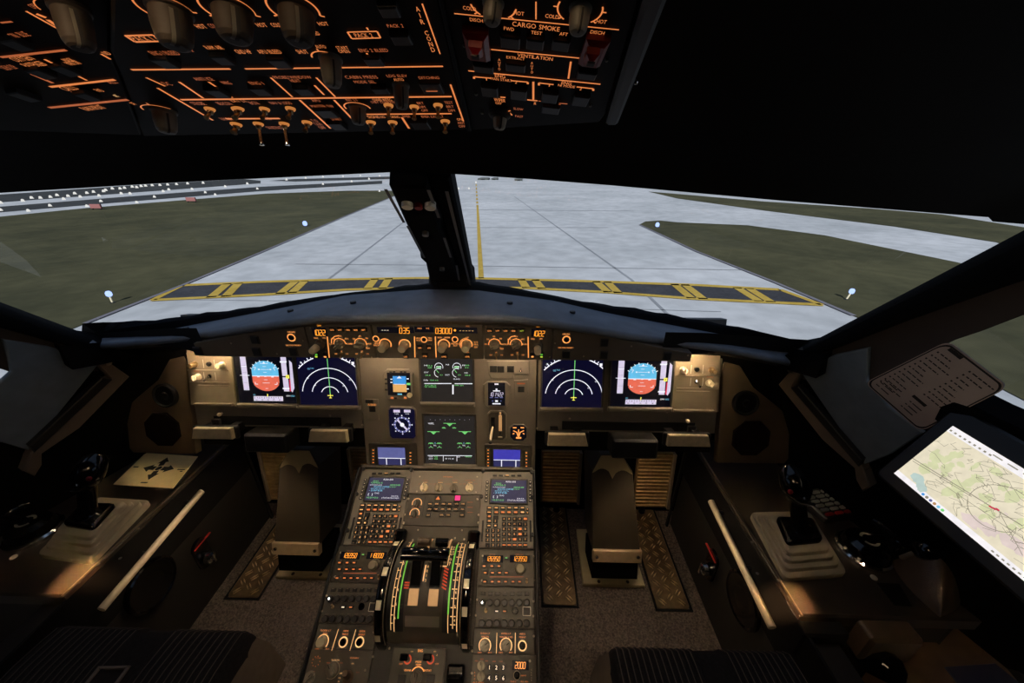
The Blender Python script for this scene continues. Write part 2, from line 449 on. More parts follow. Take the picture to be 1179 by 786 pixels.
for pts in ([(463, 222), (400, 248), (305, 289), (210, 329), (98, 373)], [(736.5, 259), (760, 270), (800, 289), (892, 325.5), (983, 364)]):
    q = gp(pts)
    for a, b_ in zip(q, q[1:]): el.line(a, b_, .18, .034, 'edge_line')
el.build('shoulder_line', taxi)

def lampost(name, px, py, bx, by, lm, label, cat, group, r):
    b = GROUND.hit(bx, by); top = on_y(px, py, b.y)
    t = thing(name, label, cat, b, group)
    s = MB(); s.tube([b, b+(top-b)*.8], r*.35, 'cream', 8); s.lathe(b.x, b.y, [(r*.9, b.z), (r*.9, b.z+r*.3), (r*.4, b.z+r*.5)], 'black', 10); s.build('stake', t)
    s = MB(); s.lathe(top.x, top.y, [(r*.6, top.z-r*1.1), (r, top.z-r*.6), (r, top.z+r*.4), (r*.6, top.z+r), (.001, top.z+r*1.15)], lm, 12); s.build('lamp', t)
    return t
G1 = 'blue taxiway edge lights'
for px, py, bx, by, lab in ((125, 338, 130, 349, 'blue taxiway edge light in the left grass, nearest the window sill'), (351, 257, 352, 261, 'small blue taxiway edge light on the left grass edge, further away'),
                            (757, 258.5, 758, 262, 'small blue taxiway edge light at the tip of the right grass island'), (981, 335, 974, 345, 'blue taxiway edge light on a leaning stake in the right grass island')):
    d = (GROUND.hit(bx, by)-CAM).length
    lampost('edge_light', px, py, bx, by, 'blue_lamp', lab, 'airfield light', G1, .0046*d)
rl = [(130, 188), (395, 167), (620, 150), (975, 115), (1165, 88), (228, 165), (458, 145), (700, 125), (930, 105), (590, 110), (550, 110), (870, 90), (1020, 78), (1120, 65), (740, 100), (765, 92), (450, 120), (290, 135), (340, 110), (260, 118), (145, 130), (105, 143), (185, 130), (365, 125), (425, 103), (480, 95), (510, 88), (545, 88), (600, 80), (640, 77), (690, 73), (725, 72), (760, 70), (800, 68), (850, 65), (920, 62), (5, 152), (5, 185), (230, 126), (310, 122), (395, 108), (470, 100), (565, 85), (620, 82), (660, 75)]
rl = [(x/3.93, 195+y/3.93) for x, y in rl] + [(330, 207), (352, 205), (372, 203.5), (395, 203), (415, 202), (437, 202.5), (405, 209), (372, 212), (425, 206), (661, 208), (528, 217), (540, 217), (548, 210), (437, 220)]
proto = None
for x, y in rl:
    p = GROUND.hit(x, y+.6); d = (p-CAM).length
    if proto is None or True:
        rr = min(.30, .0019*d)
        mb = MB(); mb.lathe(p.x, p.y, [(rr*1.2, p.z), (rr*1.2, p.z+rr*.4), (rr, p.z+rr*.6), (rr*.9, p.z+rr*1.5), (rr*.4, p.z+rr*2), (.001, p.z+rr*2.1)], 'white_lamp', 8)
        tag(mb.build('runway_light'), 'small white airfield light among the far rows beyond the taxiway', 'airfield light', 'white runway lights in the distance')
for x, y, lab in ((112, 239.5, 'dim red airfield sign beside the far left runway, nearer the left frame edge'), (221, 231, 'dim red airfield sign by the far left runway, nearer the pillar')):
    p = GROUND.hit(x, y+2); t = thing('airfield_sign', lab, 'sign', p); k = (p-CAM).length/426
    ground = MB(); f = Fr(p, (1, 0, 0), (0, 0, 1))
    b = MB(f); b.box(-4*k, 1*k, -.1, 4*k, 4*k, .1, 'sign_red', .03); b.build('sign_face', t)
    for sx in (-3, 3):
        b = MB(f); b.box(sx*k-.06, 0, -.06, sx*k+.06, 1*k, .06, 'black'); b.build('leg', t)
for x, y, w, lab in ((556, 206, 11, 'low dark green hangar far beyond the taxiway, leftmost of three'), (569, 206, 6, 'small dark green hangar far beyond the taxiway, middle of three'), (597, 207, 8, 'brownish low hangar far beyond the taxiway, rightmost of three')):
    p = GROUND.hit(x, y+1.2); k = (p-CAM).length/426; t = thing('hangar', lab, 'building', p)
    f = Fr(p, (1, 0, 0), (0, 1, 0)); b = MB(f); b.box(-w/2*k, 0, 0, w/2*k, 8, 1.4*k, 'hangar'); b.build('wall', t)
    f2 = Fr(p, (1, 0, 0), (0, 0, 1)); b = MB(f2); b.prism([(-w/2*k-.2, 1.4*k), (w/2*k+.2, 1.4*k), (w*.3*k, 2*k), (-w*.3*k, 2*k)], .2, -8.2, 'hangar_roof'); b.build('roof', t)
    b = MB(f2); b.rect(0, .6*k, w*.4*k, 1.1*k, .06, 'black'); b.build('hangar_door', t)
# ---- light outside
sd = bpy.data.lights.new('sun', 'SUN'); sd.energy = 4.7; sd.color = (.93, .97, 1.0); sd.angle = R(4)
so = bpy.data.objects.new('sun', sd); COL.objects.link(so); so.location = (0, -20, 30)
so.rotation_euler = V((0, 1.5, -1)).to_track_quat('-Z', 'Y').to_euler()
wd = bpy.data.worlds.new('world'); scene.world = wd; wd.use_nodes = True
bg = wd.node_tree.nodes['Background']; bg.inputs['Color'].default_value = (.16, .22, .33, 1); bg.inputs['Strength'].default_value = .9

# ================================================================== SHELL
mb = MB(FLOOR); mb.box(-1.3, -.85, -.03, 1.3, 1.3, 0, 'carpet'); struct(mb, 'floor')
mb = MB(); mb.f = Fr((0, .985, 0), (1, 0, 0), (0, 0, 1)); mb.box(-.92, -.03, -.02, 1.02, .56, 0, 'void'); struct(mb, 'wall_front')
mb = MB(); mb.f = Fr((0, -.85, 0), (1, 0, 0), (0, 0, 1)); mb.box(-1.6, -.03, -.02, 1.6, 1.75, 0, 'void'); struct(mb, 'wall_back')
# ceiling: header over the windscreen, then rising back above the overhead panel
def lerp_tab(tab, x):
    for (x0, y0), (x1, y1) in zip(tab, tab[1:]):
        if x <= x1 or (x1, y1) == tab[-1]: return y0+(y1-y0)*(x-x0)/(x1-x0)
hd = [(-60, 226), (0, 222), (150, 213), (279, 206), (286, 206), (455, 198), (518, 200), (610, 206), (700, 213), (900, 231), (1100, 247), (1138, 250), (1143, 255), (1179, 258)]
edge = [on_y(px, py, .45) for px, py in hd]
e0, e1 = edge[0], edge[-1]
L0 = V((-1.25, .45, e0.z+(e0.z-edge[2].z)/(e0.x-edge[2].x)*(-1.25-e0.x))); L1 = V((1.25, .45, e1.z+(e1.z-edge[-4].z)/(e1.x-edge[-4].x)*(1.25-e1.x)))
edge = [L0]+edge+[L1]
prof = [(0, 0, 1), (-.012, .014, 1), (-.055, .035, .9), (-.098, .058, .7)]   # dy, dz, how much the edge shape stays
rows = []
zc = 1.153
for dy, dz, k in prof: rows.append([V((p.x, .45+dy, zc+(p.z-zc)*k+dz)) for p in edge])
for y, z in ((.30, 1.245), (.0, 1.42), (-.2, 1.52), (-.85, 1.6)): rows.append([V((p.x*(1 if y > .2 else 1.25), y, z+ (p.z-zc)*.4)) for p in edge])
mb = MB(); mb.grid(rows, 'ceil', True)
# outer skin of the roof
rows2 = [[V((p.x, .45, p.z)) for p in edge], [V((p.x, .46, p.z+.06)) for p in edge], [V((p.x*1.2, 0, 1.56)) for p in edge], [V((p.x*1.3, -.88, 1.72)) for p in edge]]
mb.grid(rows2, 'void', True)
struct(mb, 'ceiling')
# ---- right side wall with its window; the left one is its mirror image
OUT = [(920, 330), (1500, 60), (2400, 60), (2400, 1400), (1300, 1300), (935, 640), (880, 470)]
def wr(pts): return [WR.uv(*p) for p in pts]
post = [WR.uv(930, 394), WR.uv(1179, 264), WR.uv(1420, 140)]
# numbers on the wall (u runs back, v runs up)
sill0 = min(WR.uv(983, 437)[1], WR.uv(1179, 492)[1])
def side(mirror, sd_):
    b = MB(WR)
    # wall below window, behind the console and up to the roof behind the window
    lo = -.42
    p1 = WR.uv(912, 425); p2 = WR.uv(1179, 500)
    win_b = [WR.uv(985, 428), WR.uv(1000, 440), WR.uv(1068, 493), WR.uv(1100, 470), WR.uv(1179, 500)]
    b.flat([(-.75, lo), (1.5, lo), (1.5, win_b[4][1]-.02), win_b[4], win_b[3], win_b[2], win_b[1], win_b[0], (win_b[0][0]-.22, win_b[0][1]-.06), (-.75, win_b[0][1]-.26)], 0, 'void')
    b.flat([(-.3, lo), (-.3, win_b[4][1]-.2), (1.5, win_b[4][1]), (1.5, lo)], -.05, 'void')
    e = .62
    b.flat([(e, win_b[4][1]-.05), (1.5, win_b[4][1]-.05), (1.5, 1.6), (e, 1.6)], 0, 'void')
    b.flat([(-.1, .86), (e, .86), (e, 1.6), (-.1, 1.6)], 0, 'void')
    o = b.build('wall_right' if not mirror else 'wall_left', mirror=mirror); o['kind'] = 'structure'
    # post between the windscreen and the side window
    b = MB()
    A = [WR.hit(926, 398), WR.hit(1050, 333), WR.hit(1179, 265), WR.hit(1420, 138)]
    B = [WR.hit(960, 402), WR.hit(1050, 367), WR.hit(1179, 322), WR.hit(1420, 235)]
    n = WR.n
    rows = [[a-n*.05 for a in A], [a+n*.005 for a in A], [a*.75+c*.25+n*.022 for a, c in zip(A, B)], [a*.2+c*.8+n*.022 for a, c in zip(A, B)], [c+n*.004 for c in B], [c-n*.04 for c in B]]
    b.grid(rows, 'seal', True)
    b.grid([[A[0]-n*.05, A[0]+n*.02, B[0]+n*.02, B[0]-n*.04], [V((A[0].x, A[0].y+.09, A[0].z-.06))-n*.05, V((A[0].x-.01, A[0].y+.06, A[0].z-.07))+n*.02, V((B[0].x, B[0].y, B[0].z-.06))+n*.02, V((B[0].x, B[0].y, B[0].z-.06))-n*.04]], 'seal', False)
    o = b.build('trim_2' if not mirror else 'trim_3', mirror=mirror); o['kind'] = 'structure'
    # frame below the post: dull band, then bluish sill board, pale strip with slot
    b = MB(WR)
    b.flat(wr([(950, 396), (1045, 356), (1179, 306), (1420, 216), (1420, 300), (1179, 362), (1132, 380), (1102, 390), (1004, 438), (990, 440), (925, 436), (925, 420)]), .003, 'dull')
    o = b.build('window_frame', mirror=mirror); o['kind'] = 'structure'
    b = MB(WR)
    q = wr([(925, 424), (966, 406), (1005, 398), (1003, 437), (1028, 465), (1068, 495), (1030, 520), (1000, 532)])
    b.prism(q, .004, .012, 'sill', .002)
    o = b.build('sill_board', mirror=mirror); o['kind'] = 'structure'
    t = thing('side_window_handle' if False else 'window_channel', 'pale metal channel with a dark slot framing the %s side window' % sd_, 'window frame', WR.hit(950, 490)*1 if not mirror else V((-WR.hit(950, 490).x, WR.hit(950, 490).y, WR.hit(950, 490).z)))
    b = MB(WR); b.prism(wr([(903, 439), (922, 418), (930, 424), (920, 441), (1000, 532), (1010, 556), (993, 536), (954, 502)]), .0, .02, 'frame_tan', .003); b.build('channel', t, mirror)
    b = MB(WR); b.prism(wr([(919, 442), (928, 440), (1002, 524), (998, 532)]), .01, .024, 'black', .002); b.build('slot', t, mirror)
    b = MB(WR); b.prism(wr([(990, 532), (1003, 538), (1009, 556), (1000, 562), (992, 548)]), .0, .018, 'frame_tan', .003); b.build('bracket', t, mirror)
    b = MB(WR); b.cyl(*WR.uv(921, 421), .006, .018, .03, 'metal', 12); b.build('screw', t, mirror)
    # glass
    b = MB(WR); b.flat(wr([(985, 437), (985, 395), (1420, 230), (1420, 640), (1179, 505), (1068, 500)]), -.02, 'glass')
    o = b.build('window_3' if not mirror else 'window_4', mirror=mirror); o['kind'] = 'structure'
side(False, 'right'); side(True, 'left')
# dark bolster outside under the right window (rubber lower frame)
b = MB(WR); b.prism(wr([(1088, 462), (1105, 456), (1125, 462), (1150, 475), (1179, 488), (1250, 520), (1250, 560), (1140, 520), (1080, 478)]), -.03, .015, 'seal', .004); o = b.build('trim_4'); o['kind'] = 'structure'
# ---- windscreen glass
Bc, Br = V((0, .87, .905)), V((.86, .77, .80)); Tc, Tr = V((0, .46, 1.17)), V((.84, .48, 1.11))
for nm, sx in (('window_1', -1), ('window_2', 1)):
    q = [V((p.x*sx, p.y, p.z)) for p in (Bc, Br, Tr, Tc)]
    b = MB(); b.add(q, [(0, 1, 2, 3)], 'glass'); struct(b, nm)
# ---- centre pillar
CP = Fr((0, .84, .92), (1, 0, 0), (0, -.39, .24))
def cp(pts): return [CP.uv(*p) for p in pts]
b = MB(CP)
b.prism(cp([(449, 196), (492, 196), (504, 232), (508, 255), (520, 281), (526, 305), (529, 322), (497, 322), (491, 292), (485, 286), (484, 278), (468, 242)]), -.01, .02, 'seal', .003)
tr = struct(b, 'trim_1')
b = MB(CP); b.prism(cp([(490, 196), (519, 196), (545, 322), (545, 335), (527, 335), (522, 290), (505, 232)]), -.02, .008, 'seal', .003); b.build('pillar_rib', tr)
b = MB(CP); b.prism(cp([(494, 322), (502, 312), (538, 312), (546, 322), (548, 341), (493, 341)]), -.03, .028, 'seal', .004); b.build('pillar_foot', tr)
for a, c in (((445, 197), (466, 239)), ((470, 243), (489, 283)), ((494, 198), (506, 233)), ((512, 256), (519.5, 281)), ((515, 197), (543, 322)), ((526, 291), (529, 310))):
    b = MB(CP); b.line(cp([a])[0], cp([c])[0], .004, .0215 if c[0] < 530 and a[0] < 512 else .024, 'edge_metal'); b.build('edge_strip', tr)
for px, py, m, r in ((469, 234, 'white', .007), (495.5, 235, 'white', .007), (482, 235, 'guard', .005), (490, 267, 'metal', .005), (509, 308, 'metal', .005)):
    b = MB(CP); u, v = CP.uv(px, py, .02); b.cyl(u, v, r, .018, .026, m, 14); b.build('indicator_ball' if m != 'metal' else 'screw', tr)
# ================================================================== GLARESHIELD
near = [(95, 398), (200, 388.5), (292, 375), (371, 364.5), (440, 363.7), (520, 363.5), (593, 365), (640, 371), (722, 384.5), (840, 401), (930, 420)]
far = [(95, 388), (200, 378), (290, 361), (400, 339.5), (491, 333), (549, 334), (637, 346), (698, 360), (757, 371), (840, 386.5), (930, 408)]
win = [(95, 373), (200, 366), (271, 356), (330, 347), (400, 337.5), (491, 326.5), (553, 324), (603, 334), (671, 346), (800, 366.6), (880, 383), (930, 394)]
def curve(tab, base, k, px):
    y = base
    for _ in range(4):
        p = on_y(px, lerp_tab(tab, px), y); y = base + k*(p.x/.85)**2
    return p
xs = list(range(95, 931, 12))+[930]
N = [curve(near, .635, .14, x) for x in xs]
Fa = [curve(far, .775, .05, x) for x in xs]
Wi = [curve(win, .835, -.03, x) for x in xs]
gs = thing('glareshield', 'dark bluish grey padded glareshield running under the whole windscreen', 'glareshield', (0, .7, .88))
b = MB()
lip = [[p+V((0, .012, -.016)) for p in N], [p+V((0, 0, -.012)) for p in N], [p+V((0, -.003, -.006)) for p in N], N]
mid = [a*.5+c*.5+V((0, 0, .003)) for a, c in zip(N, Fa)]
b.grid(lip+[[p+V((0, .006, .002)) for p in N], mid, Fa], 'glare', True)
b.build('top_cover', gs)
b = MB()
wav = [p+V((0, 0, .0012*math.sin(i*1.7)+.0014*math.sin(i*.6+1)+.0008*math.sin(i*4.3))) for i, p in enumerate(Wi)]
b.grid([Fa, [a*.6+c*.4+V((0, 0, .004)) for a, c in zip(Fa, Wi)], wav, [p+V((0, .03, -.05)) for p in Wi], [p+V((0, .03, -.25)) for p in Wi]], 'seal', True)
b.build('rubber_seal', gs)
b = MB()
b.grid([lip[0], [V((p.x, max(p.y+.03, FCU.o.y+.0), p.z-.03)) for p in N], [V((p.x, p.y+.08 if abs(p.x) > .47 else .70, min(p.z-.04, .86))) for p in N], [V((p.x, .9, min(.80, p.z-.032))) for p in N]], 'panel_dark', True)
b.build('underside', gs)
for sx in (-1, 1):
    b = MB()
    top = [V((sx*x, y, z)) for x, y, z in ((.468, .668, .865), (.56, .70, .85), (.70, .75, .82), (.86, .80, .79))]
    b.grid([top, [V((p.x, p.y+.002, .803-.04*max(0, (abs(p.x)-.6)/.25))) for p in top], [V((p.x, p.y+.06, p.z-.08)) for p in top]] if sx > 0 else [top[::-1], [V((p.x, p.y+.002, .803-.04*max(0, (abs(p.x)-.6)/.25))) for p in top][::-1], [V((p.x, p.y+.06, p.z-.08)) for p in top][::-1]], 'blackmatte', False)
    b.build('side_wing', gs)
for px, py in ((214, 380), (341, 351), (413, 351), (584, 352.5), (665, 363), (806, 384)):
    i = min(range(len(xs)), key=lambda k: abs(xs[k]-px)); p = N[i]*.5+Fa[i]*.5
    b = MB(Fr(p+V((0, 0, .002)), (1, 0, 0), (0, 1, 0))); b.cyl(0, 0, .006, 0, .005, 'black', 12); b.line((-.004, 0), (.004, 0), .0015, .0055, 'metal'); b.build('screw', gs)
# ================================================================== GLARESHIELD CONTROL PANELS
def T(mb, f, px, py, s, hpx, m, h=.0008, wide=1.0, rot=0, al='c'):
    u, v = f.uv(px, py); mb.text(s, u, v, hpx*f.scv(px, py), h, m, wide, rot, al)
def fitw(s, wpx, hpx):  # width factor that makes the text wpx wide for cap height hpx
    tw = sum(glyph(c)[2]+.09 for c in s)/.72*hpx
    return wpx/tw
def TW(mb, f, px, py, s, wpx, hpx, m, h=.0008, rot=0): T(mb, f, px, py, s, hpx, m, h, fitw(s, wpx, hpx)*f.sc(px, py)/f.scv(px, py), rot)
def bpx(mb, f, px, py, w, hh, h0, h1, m, ch=0, mtop=None, h=0):
    u, v = f.uv(px, py, h); a, b = w*f.sc(px, py)/2, hh*f.scv(px, py)/2
    mb.box(u-a, v-b, h0, u+a, v+b, h1, m, ch, mtop)
def rpx(mb, f, px, py, w, hh, h, m):
    u, v = f.uv(px, py); mb.rect(u, v, w*f.sc(px, py), hh*f.scv(px, py), h, m)
def lpx(mb, f, a, b, wpx, h, m):
    mb.line(f.uv(*a), f.uv(*b), wpx*f.scv(*a), h, m)
def button(t, f, px, py, w, hh, legend=None, lm='fcu', name='button', lh=1.6, h=.004, base='key', lw=None):
    mb = MB(f); bpx(mb, f, px, py, w, hh, 0, h, base, .0006)
    if legend: TW(mb, f, px, py, legend, lw or w*.72, lh, lm, h+.0004)
    elif lm and legend is None and lm != 'fcu': rpx(mb, f, px, py, w*.55, hh*.35, h+.0004, lm)
    return mb.build(name, t)
def knob(t, f, px, py, r, hgt, m='knob', style='cap', ang=90, name='knob'):
    u, v = f.uv(px, py); k = f.sc(px, py)*r; mb = MB(f)
    if style == 'cap':
        mb.lathe(u, v, [(k*1.15, 0), (k*1.15, hgt*.12), (k, hgt*.18), (k*.94, hgt*.9), (k*.82, hgt)], m, 22)
    elif style == 'grip':
        mb.lathe(u, v, [(k, 0), (k, hgt*.35), (k*.9, hgt*.42)], m, 22)
        a = R(ang); c, s = math.cos(a), math.sin(a); w = k*.32
        P0 = [(-k*.85, -w), (k*.75, -w), (k*.95, 0), (k*.75, w), (-k*.85, w)]
        mb.prism([(u+x*c-y*s, v+x*s+y*c) for x, y in P0], hgt*.4, hgt, m, k*.1)
        mb.line((u+c*k*.2, v+s*k*.2), (u+c*k*.85, v+s*k*.85), k*.12, hgt+.0004, 'ink')
    o = mb.build(name, t); return o
def ringbtn(t, f, px, py, r, lm='fcu', name='ring_button'):
    u, v = f.uv(px, py); k = f.sc(px, py)*r; mb = MB(f)
    mb.lathe(u, v, [(k*.72, 0), (k*.72, .003), (k*.6, .0036)], 'black', 20); mb.arc(u, v, k*.78, k*1.1, .0012, lm); mb.lathe(u, v, [(k*1.15, 0), (k*1.12, .0009), (k*.74, .0009)], 'black', 24, False)
    return mb.build(name, t)
def toggle(t, f, px, py, r, hgt, m='metal', tilt=(0, -.5), name='toggle_switch'):
    u, v = f.uv(px, py); k = f.sc(px, py)*r; mb = MB(f)
    mb.lathe(u, v, [(k, 0), (k, k*.3), (k*.7, k*.5), (k*.5, k*.9)], m, 14)
    p0 = f.w(u, v, k*.6); p1 = f.w(u+tilt[0]*hgt, v+tilt[1]*hgt, hgt)
    mb.tube([p0, p0*.5+p1*.5, p0*.1+p1*.9, p1], [k*.28, k*.34, k*.42, k*.25], m, 10)
    return mb.build(name, t)
def screws(t, f, pts, r=.0022, m='metal'):
    for p in pts:
        mb = MB(f); u, v = f.uv(*p); mb.lathe(u, v, [(r, 0), (r*.9, r*.4), (r*.4, r*.6)], m, 10); mb.line((u-r*.6, v), (u+r*.6, v), r*.25, r*.63, 'ink'); mb.build('screw', t)
def lipz(x):
    for a, b_ in zip(N, N[1:]):
        if a.x <= x <= b_.x: return a.z+(b_.z-a.z)*(x-a.x)/(b_.x-a.x)
    return .8
def fplate(t, x0, x1, m='fcu_plate', vb=None):
    u0, u1 = FCU.uv(x0, 395)[0], FCU.uv(x1, 395)[0]; vb = FCU.uv(500, 413)[1] if vb is None else vb
    k = 8; top = [(u0+(u1-u0)*i/k, max(-.01, lipz(u0+(u1-u0)*i/k)-.014-FCU.o.z)) for i in range(k+1)]
    mb = MB(FCU); mb.prism([(u0+.0006, vb), (u1-.0006, vb)]+[(min(max(a, u0+.0006), u1-.0006), b_) for a, b_ in top[::-1]], -.02, 0, m, .0008); mb.build('faceplate', t)
F_ = FCU
# --- autopilot panel
ap = thing('autopilot_panel', 'wide autopilot control panel at the centre under the glareshield, showing 035 and 03000', 'control panel', FCU.w(0, -.03, 0))
fplate(ap, 431.5, 556.5)
def window(t, x0, x1, y, hh=6.6):
    mb = MB(F_); bpx(mb, F_, (x0+x1)/2, y, x1-x0, hh, 0, .0016, 's_black', .0004); return mb.build('display_window', t)
w1 = window(ap, 434.5, 476.5, 379.6); w2 = window(ap, 477.5, 499.5, 378.9); w3 = window(ap, 501, 549.5, 380)
def digits(parent, f, px, py, s, hpx, m='amber', pitch=.78, h=.0022):
    mb = MB(f); u, v = f.uv(px, py); mb.seg7(s, u, v, hpx*f.scv(px, py), h, m, pitch); return mb.build('digits', parent)
digits(w1, F_, 443.7, 379.6, '---', 4.5, 'lit_white', .62); digits(w1, F_, 466, 380, '035', 6.2, pitch=.62)
digits(w3, F_, 511, 380.3, '03000', 6.0, pitch=.59); digits(w3, F_, 537.2, 380.2, '-----', 4.5, 'lit_tan', .72)
mb = MB(F_); mb.disc(*F_.uv(524, 379.6), .0024, .0022, 'amber'); mb.build('dot', w3)
mb = MB(F_)
TW(mb, F_, 460.5, 374.6, 'HDG', 4.5, 1.5, 'fcu', .001); TW(mb, F_, 483.6, 377.4, 'HDG', 5, 1.6, 'fcu', .0022); TW(mb, F_, 492.6, 377.4, 'V/S', 4, 1.6, 'fcu', .0022); TW(mb, F_, 538.5, 375.2, 'V/S', 4, 1.4, 'fcu', .001)
for x, y, s in ((433.5, 394.8, 'SPD'), (433.5, 397.2, 'MACH'), (481.4, 389, 'HDG'), (481.6, 391.4, 'V/S'), (495.2, 389, 'TRK'), (495.2, 391.4, 'FPA'), (524.4, 395.4, 'METRIC'), (524.4, 397.6, 'ALT'), (506.5, 388.2, '100'), (515, 388.2, '1000'), (538.5, 388.2, 'UP'), (538.5, 405, 'DN'), (548, 393.5, 'V/S'), (548.3, 396.3, 'FPA'), (548, 399.2, 'DN')):
    TW(mb, F_, x, y, s, 1.6*len(s), 1.7, 'fcu')
for x, y, r in ((443.9, 395.9, 6.9), (466.2, 396.4, 6.6), (511.2, 396.4, 6.8), (537.4, 396.2, 6.6)):
    u, v = F_.uv(x, y); k = F_.sc(x, y); mb.arc(u, v, r*k*.86, r*k*1.04, .0009, 'fcu', -30, 210)
u, v = F_.uv(537.4, 396.2); k = F_.sc(537, 396); mb.arc(u, v, 7.6*k, 8.2*k, .0009, 'fcu', 80, 260)
lpx(mb, F_, (477.3, 387), (477.9, 411), .9, .0009, 'fcu'); lpx(mb, F_, (501.3, 387), (502.3, 411), .9, .0009, 'fcu')
mb.build('legend', ap)
for x, y in ((443, 397), (465.6, 397), (510.2, 397.2), (537.2, 396.8)): knob(ap, F_, x, y, 4.6, .022, 'fcu_cap')
for x, y in ((433, 389.5), (488.3, 390.5), (524, 390.3)): ringbtn(ap, F_, x, y, 3.4)
for x, y, w, s in ((467.7, 409.4, 6, 'LOC'), (483.9, 399.4, 6, 'AP1'), (494.6, 399.4, 6, 'AP2'), (489.8, 408.8, 7, 'A/THR'), (511.8, 409.4, 7.5, 'EXPED'), (538.5, 409.4, 7.5, 'APPR')): button(ap, F_, x, y, w, 5.2, s, lh=1.7, lw=w*.7)
# --- display control panels left and right
def efis(label, x0, x1, bx, by, r1, r2, qx, qy, ka, fdx, fd, lsx, ls, dv, cx, ty):
    t = thing('display_control_panel', label, 'control panel', FCU.w(FCU.uv((x0+x1)/2, 395)[0], -.03, 0), 'display control panels under the glareshield')
    fplate(t, x0+.5, x1-.5)
    for i, s in enumerate(('CSTR', 'WPT', 'VOR.D', 'NDB', 'ARPT')):
        o = button(t, F_, bx[i], by, 7, 4, s, 'fcu' if not (fd and i == 4) else 'lit_lime', lh=1.7, lw=4.6)
    mb = MB(F_)
    for (x, y), labs in ((r1, r1l), (r2, r2l)):
        u, v = F_.uv(x, y); k = F_.sc(x, y); mb.arc(u, v, 6.3*k, 7.1*k, .0009, 'fcu', -15 if labs is r2l else 0, 190)
        for a, s in labs:
            a = R(a); TW(mb, F_, x+10.2*math.cos(a), y-9*math.sin(a), s, 1.5*len(s), 1.6, 'fcu'); mb.line((u+7*k*math.cos(a), v+7*k*math.sin(a)), (u+8*k*math.cos(a), v+8*k*math.sin(a)), .4*k, .0009, 'fcu')
    xx = r1[0]
    if dv < 400: pl = [(xx-9.6, 395), (xx-9.6, 390), (xx-6, 387), (xx-1, 386)]
    else: pl = [(r2[0]-9, 396), (r2[0]-9, 391), (r2[0]-6, 387.5), (r2[0]-1, 386.2)]
    mb.pline([F_.uv(*p) for p in pl], .8*F_.sc(500, 390), .0009, 'fcu')
    lpx(mb, F_, (dv, 387.2), (dv+(2.4 if dv < 400 else .4), 411.5), .9, .0009, 'fcu')
    for tx in (r1[0]+1.9, r2[0]+1.6):
        TW(mb, F_, tx-6.3, ty, 'ADF', 3.2, 1.5, 'fcu'); TW(mb, F_, tx+6.3, ty, 'VOR', 3.2, 1.5, 'fcu'); TW(mb, F_, tx, ty-3, 'OFF', 2.6, 1.2, 'fcu')
    TW(mb, F_, qx, qy-7.9, 'QNH', 4.5, 1.7, 'amber', .0024); TW(mb, F_, cx-5, qy+6.8, 'INHG', 4.4, 1.4, 'fcu'); TW(mb, F_, cx+4.5, qy+6.8, 'HPA', 3.8, 1.4, 'fcu')
    u, v = F_.uv(cx, qy+13.6); k = F_.sc(cx, qy); mb.arc(u, v, 4.8*k, 5.6*k, .0009, 'fcu', 20, 160)
    mb.build('legend', t)
    w = MB(F_); bpx(w, F_, qx, qy, 16, 9, 0, .0014, 's_black', .0004); w = w.build('display_window', t)
    digits(w, F_, qx, qy+.4, '1022', 6.0, pitch=.56)
    knob(t, F_, *r1, 5.4, .016, 'knob', 'grip', 215 if dv < 400 else 200); knob(t, F_, *r2, 5.4, .016, 'knob', 'grip', 350 if dv < 400 else 220)
    for tx in (r1[0]+1.9, r2[0]+1.6): toggle(t, F_, tx, ty, 2.2, .012, 'brass', (.1, -.4))
    knob(t, F_, cx, qy+14, 5.2, .012, 'knob_dark', name='knob_ring'); knob(t, F_, cx-(1.5 if dv < 400 else 0), qy+15, 4.1, .03, 'fcu_cap')
    mb = MB(F_); bpx(mb, F_, fdx, 408.6, 5, 6.4, 0, .003, 'key', .0005); rpx(mb, F_, fdx, 409.6, 2.8, 1.7, .0034, 'lit_lime' if not fd else 'fcu'); rpx(mb, F_, fdx, 407.2, 2.8, 1.2, .0034, 'lit_green' if not fd else 'key'); mb.build('button', t)
    mb = MB(F_); bpx(mb, F_, lsx, 408.6, 5, 6.4, 0, .003, 'key', .0005); rpx(mb, F_, lsx, 409.8, 2.8, 1.5, .0034, 'lit_lime' if fd else 'fcu'); rpx(mb, F_, lsx, 407.2, 2.8, 1.2, .0034, 'lit_green' if fd else 'key'); mb.build('button', t)
    screws(t, F_, [(x0+2.5, 375.8 if x0 > 500 else 377), (x1-3, 411)], .0016)
r1l = [(0, 'PLAN'), (40, 'ARC'), (90, 'NAV'), (140, 'VOR'), (180, 'LS')]; r2l = [(-35, '320'), (0, '160'), (45, '80'), (95, '40'), (140, '20'), (180, '10')]
efis('orange lit display control panel left of the autopilot panel, with QNH 1022', 355, 431, (383.4, 392.3, 401.5, 410.5, 419.3), 378.8, (391.5, 395.4), (415.5, 395.4), 368, 382, 0, 365, 0, 375.3, 0, 377, 369, 407)
r1l, r2l = r2l, r1l
efis('orange lit display control panel right of the autopilot panel, with QNH 1022', 557, 636, (563.8, 573, 582.1, 591.3, 600.8), 379.8, (569.5, 395.9), (594.2, 395.9), 619.8, 383, 0, 613, 1, 623.4, 1, 608, 618.6, 408.3)
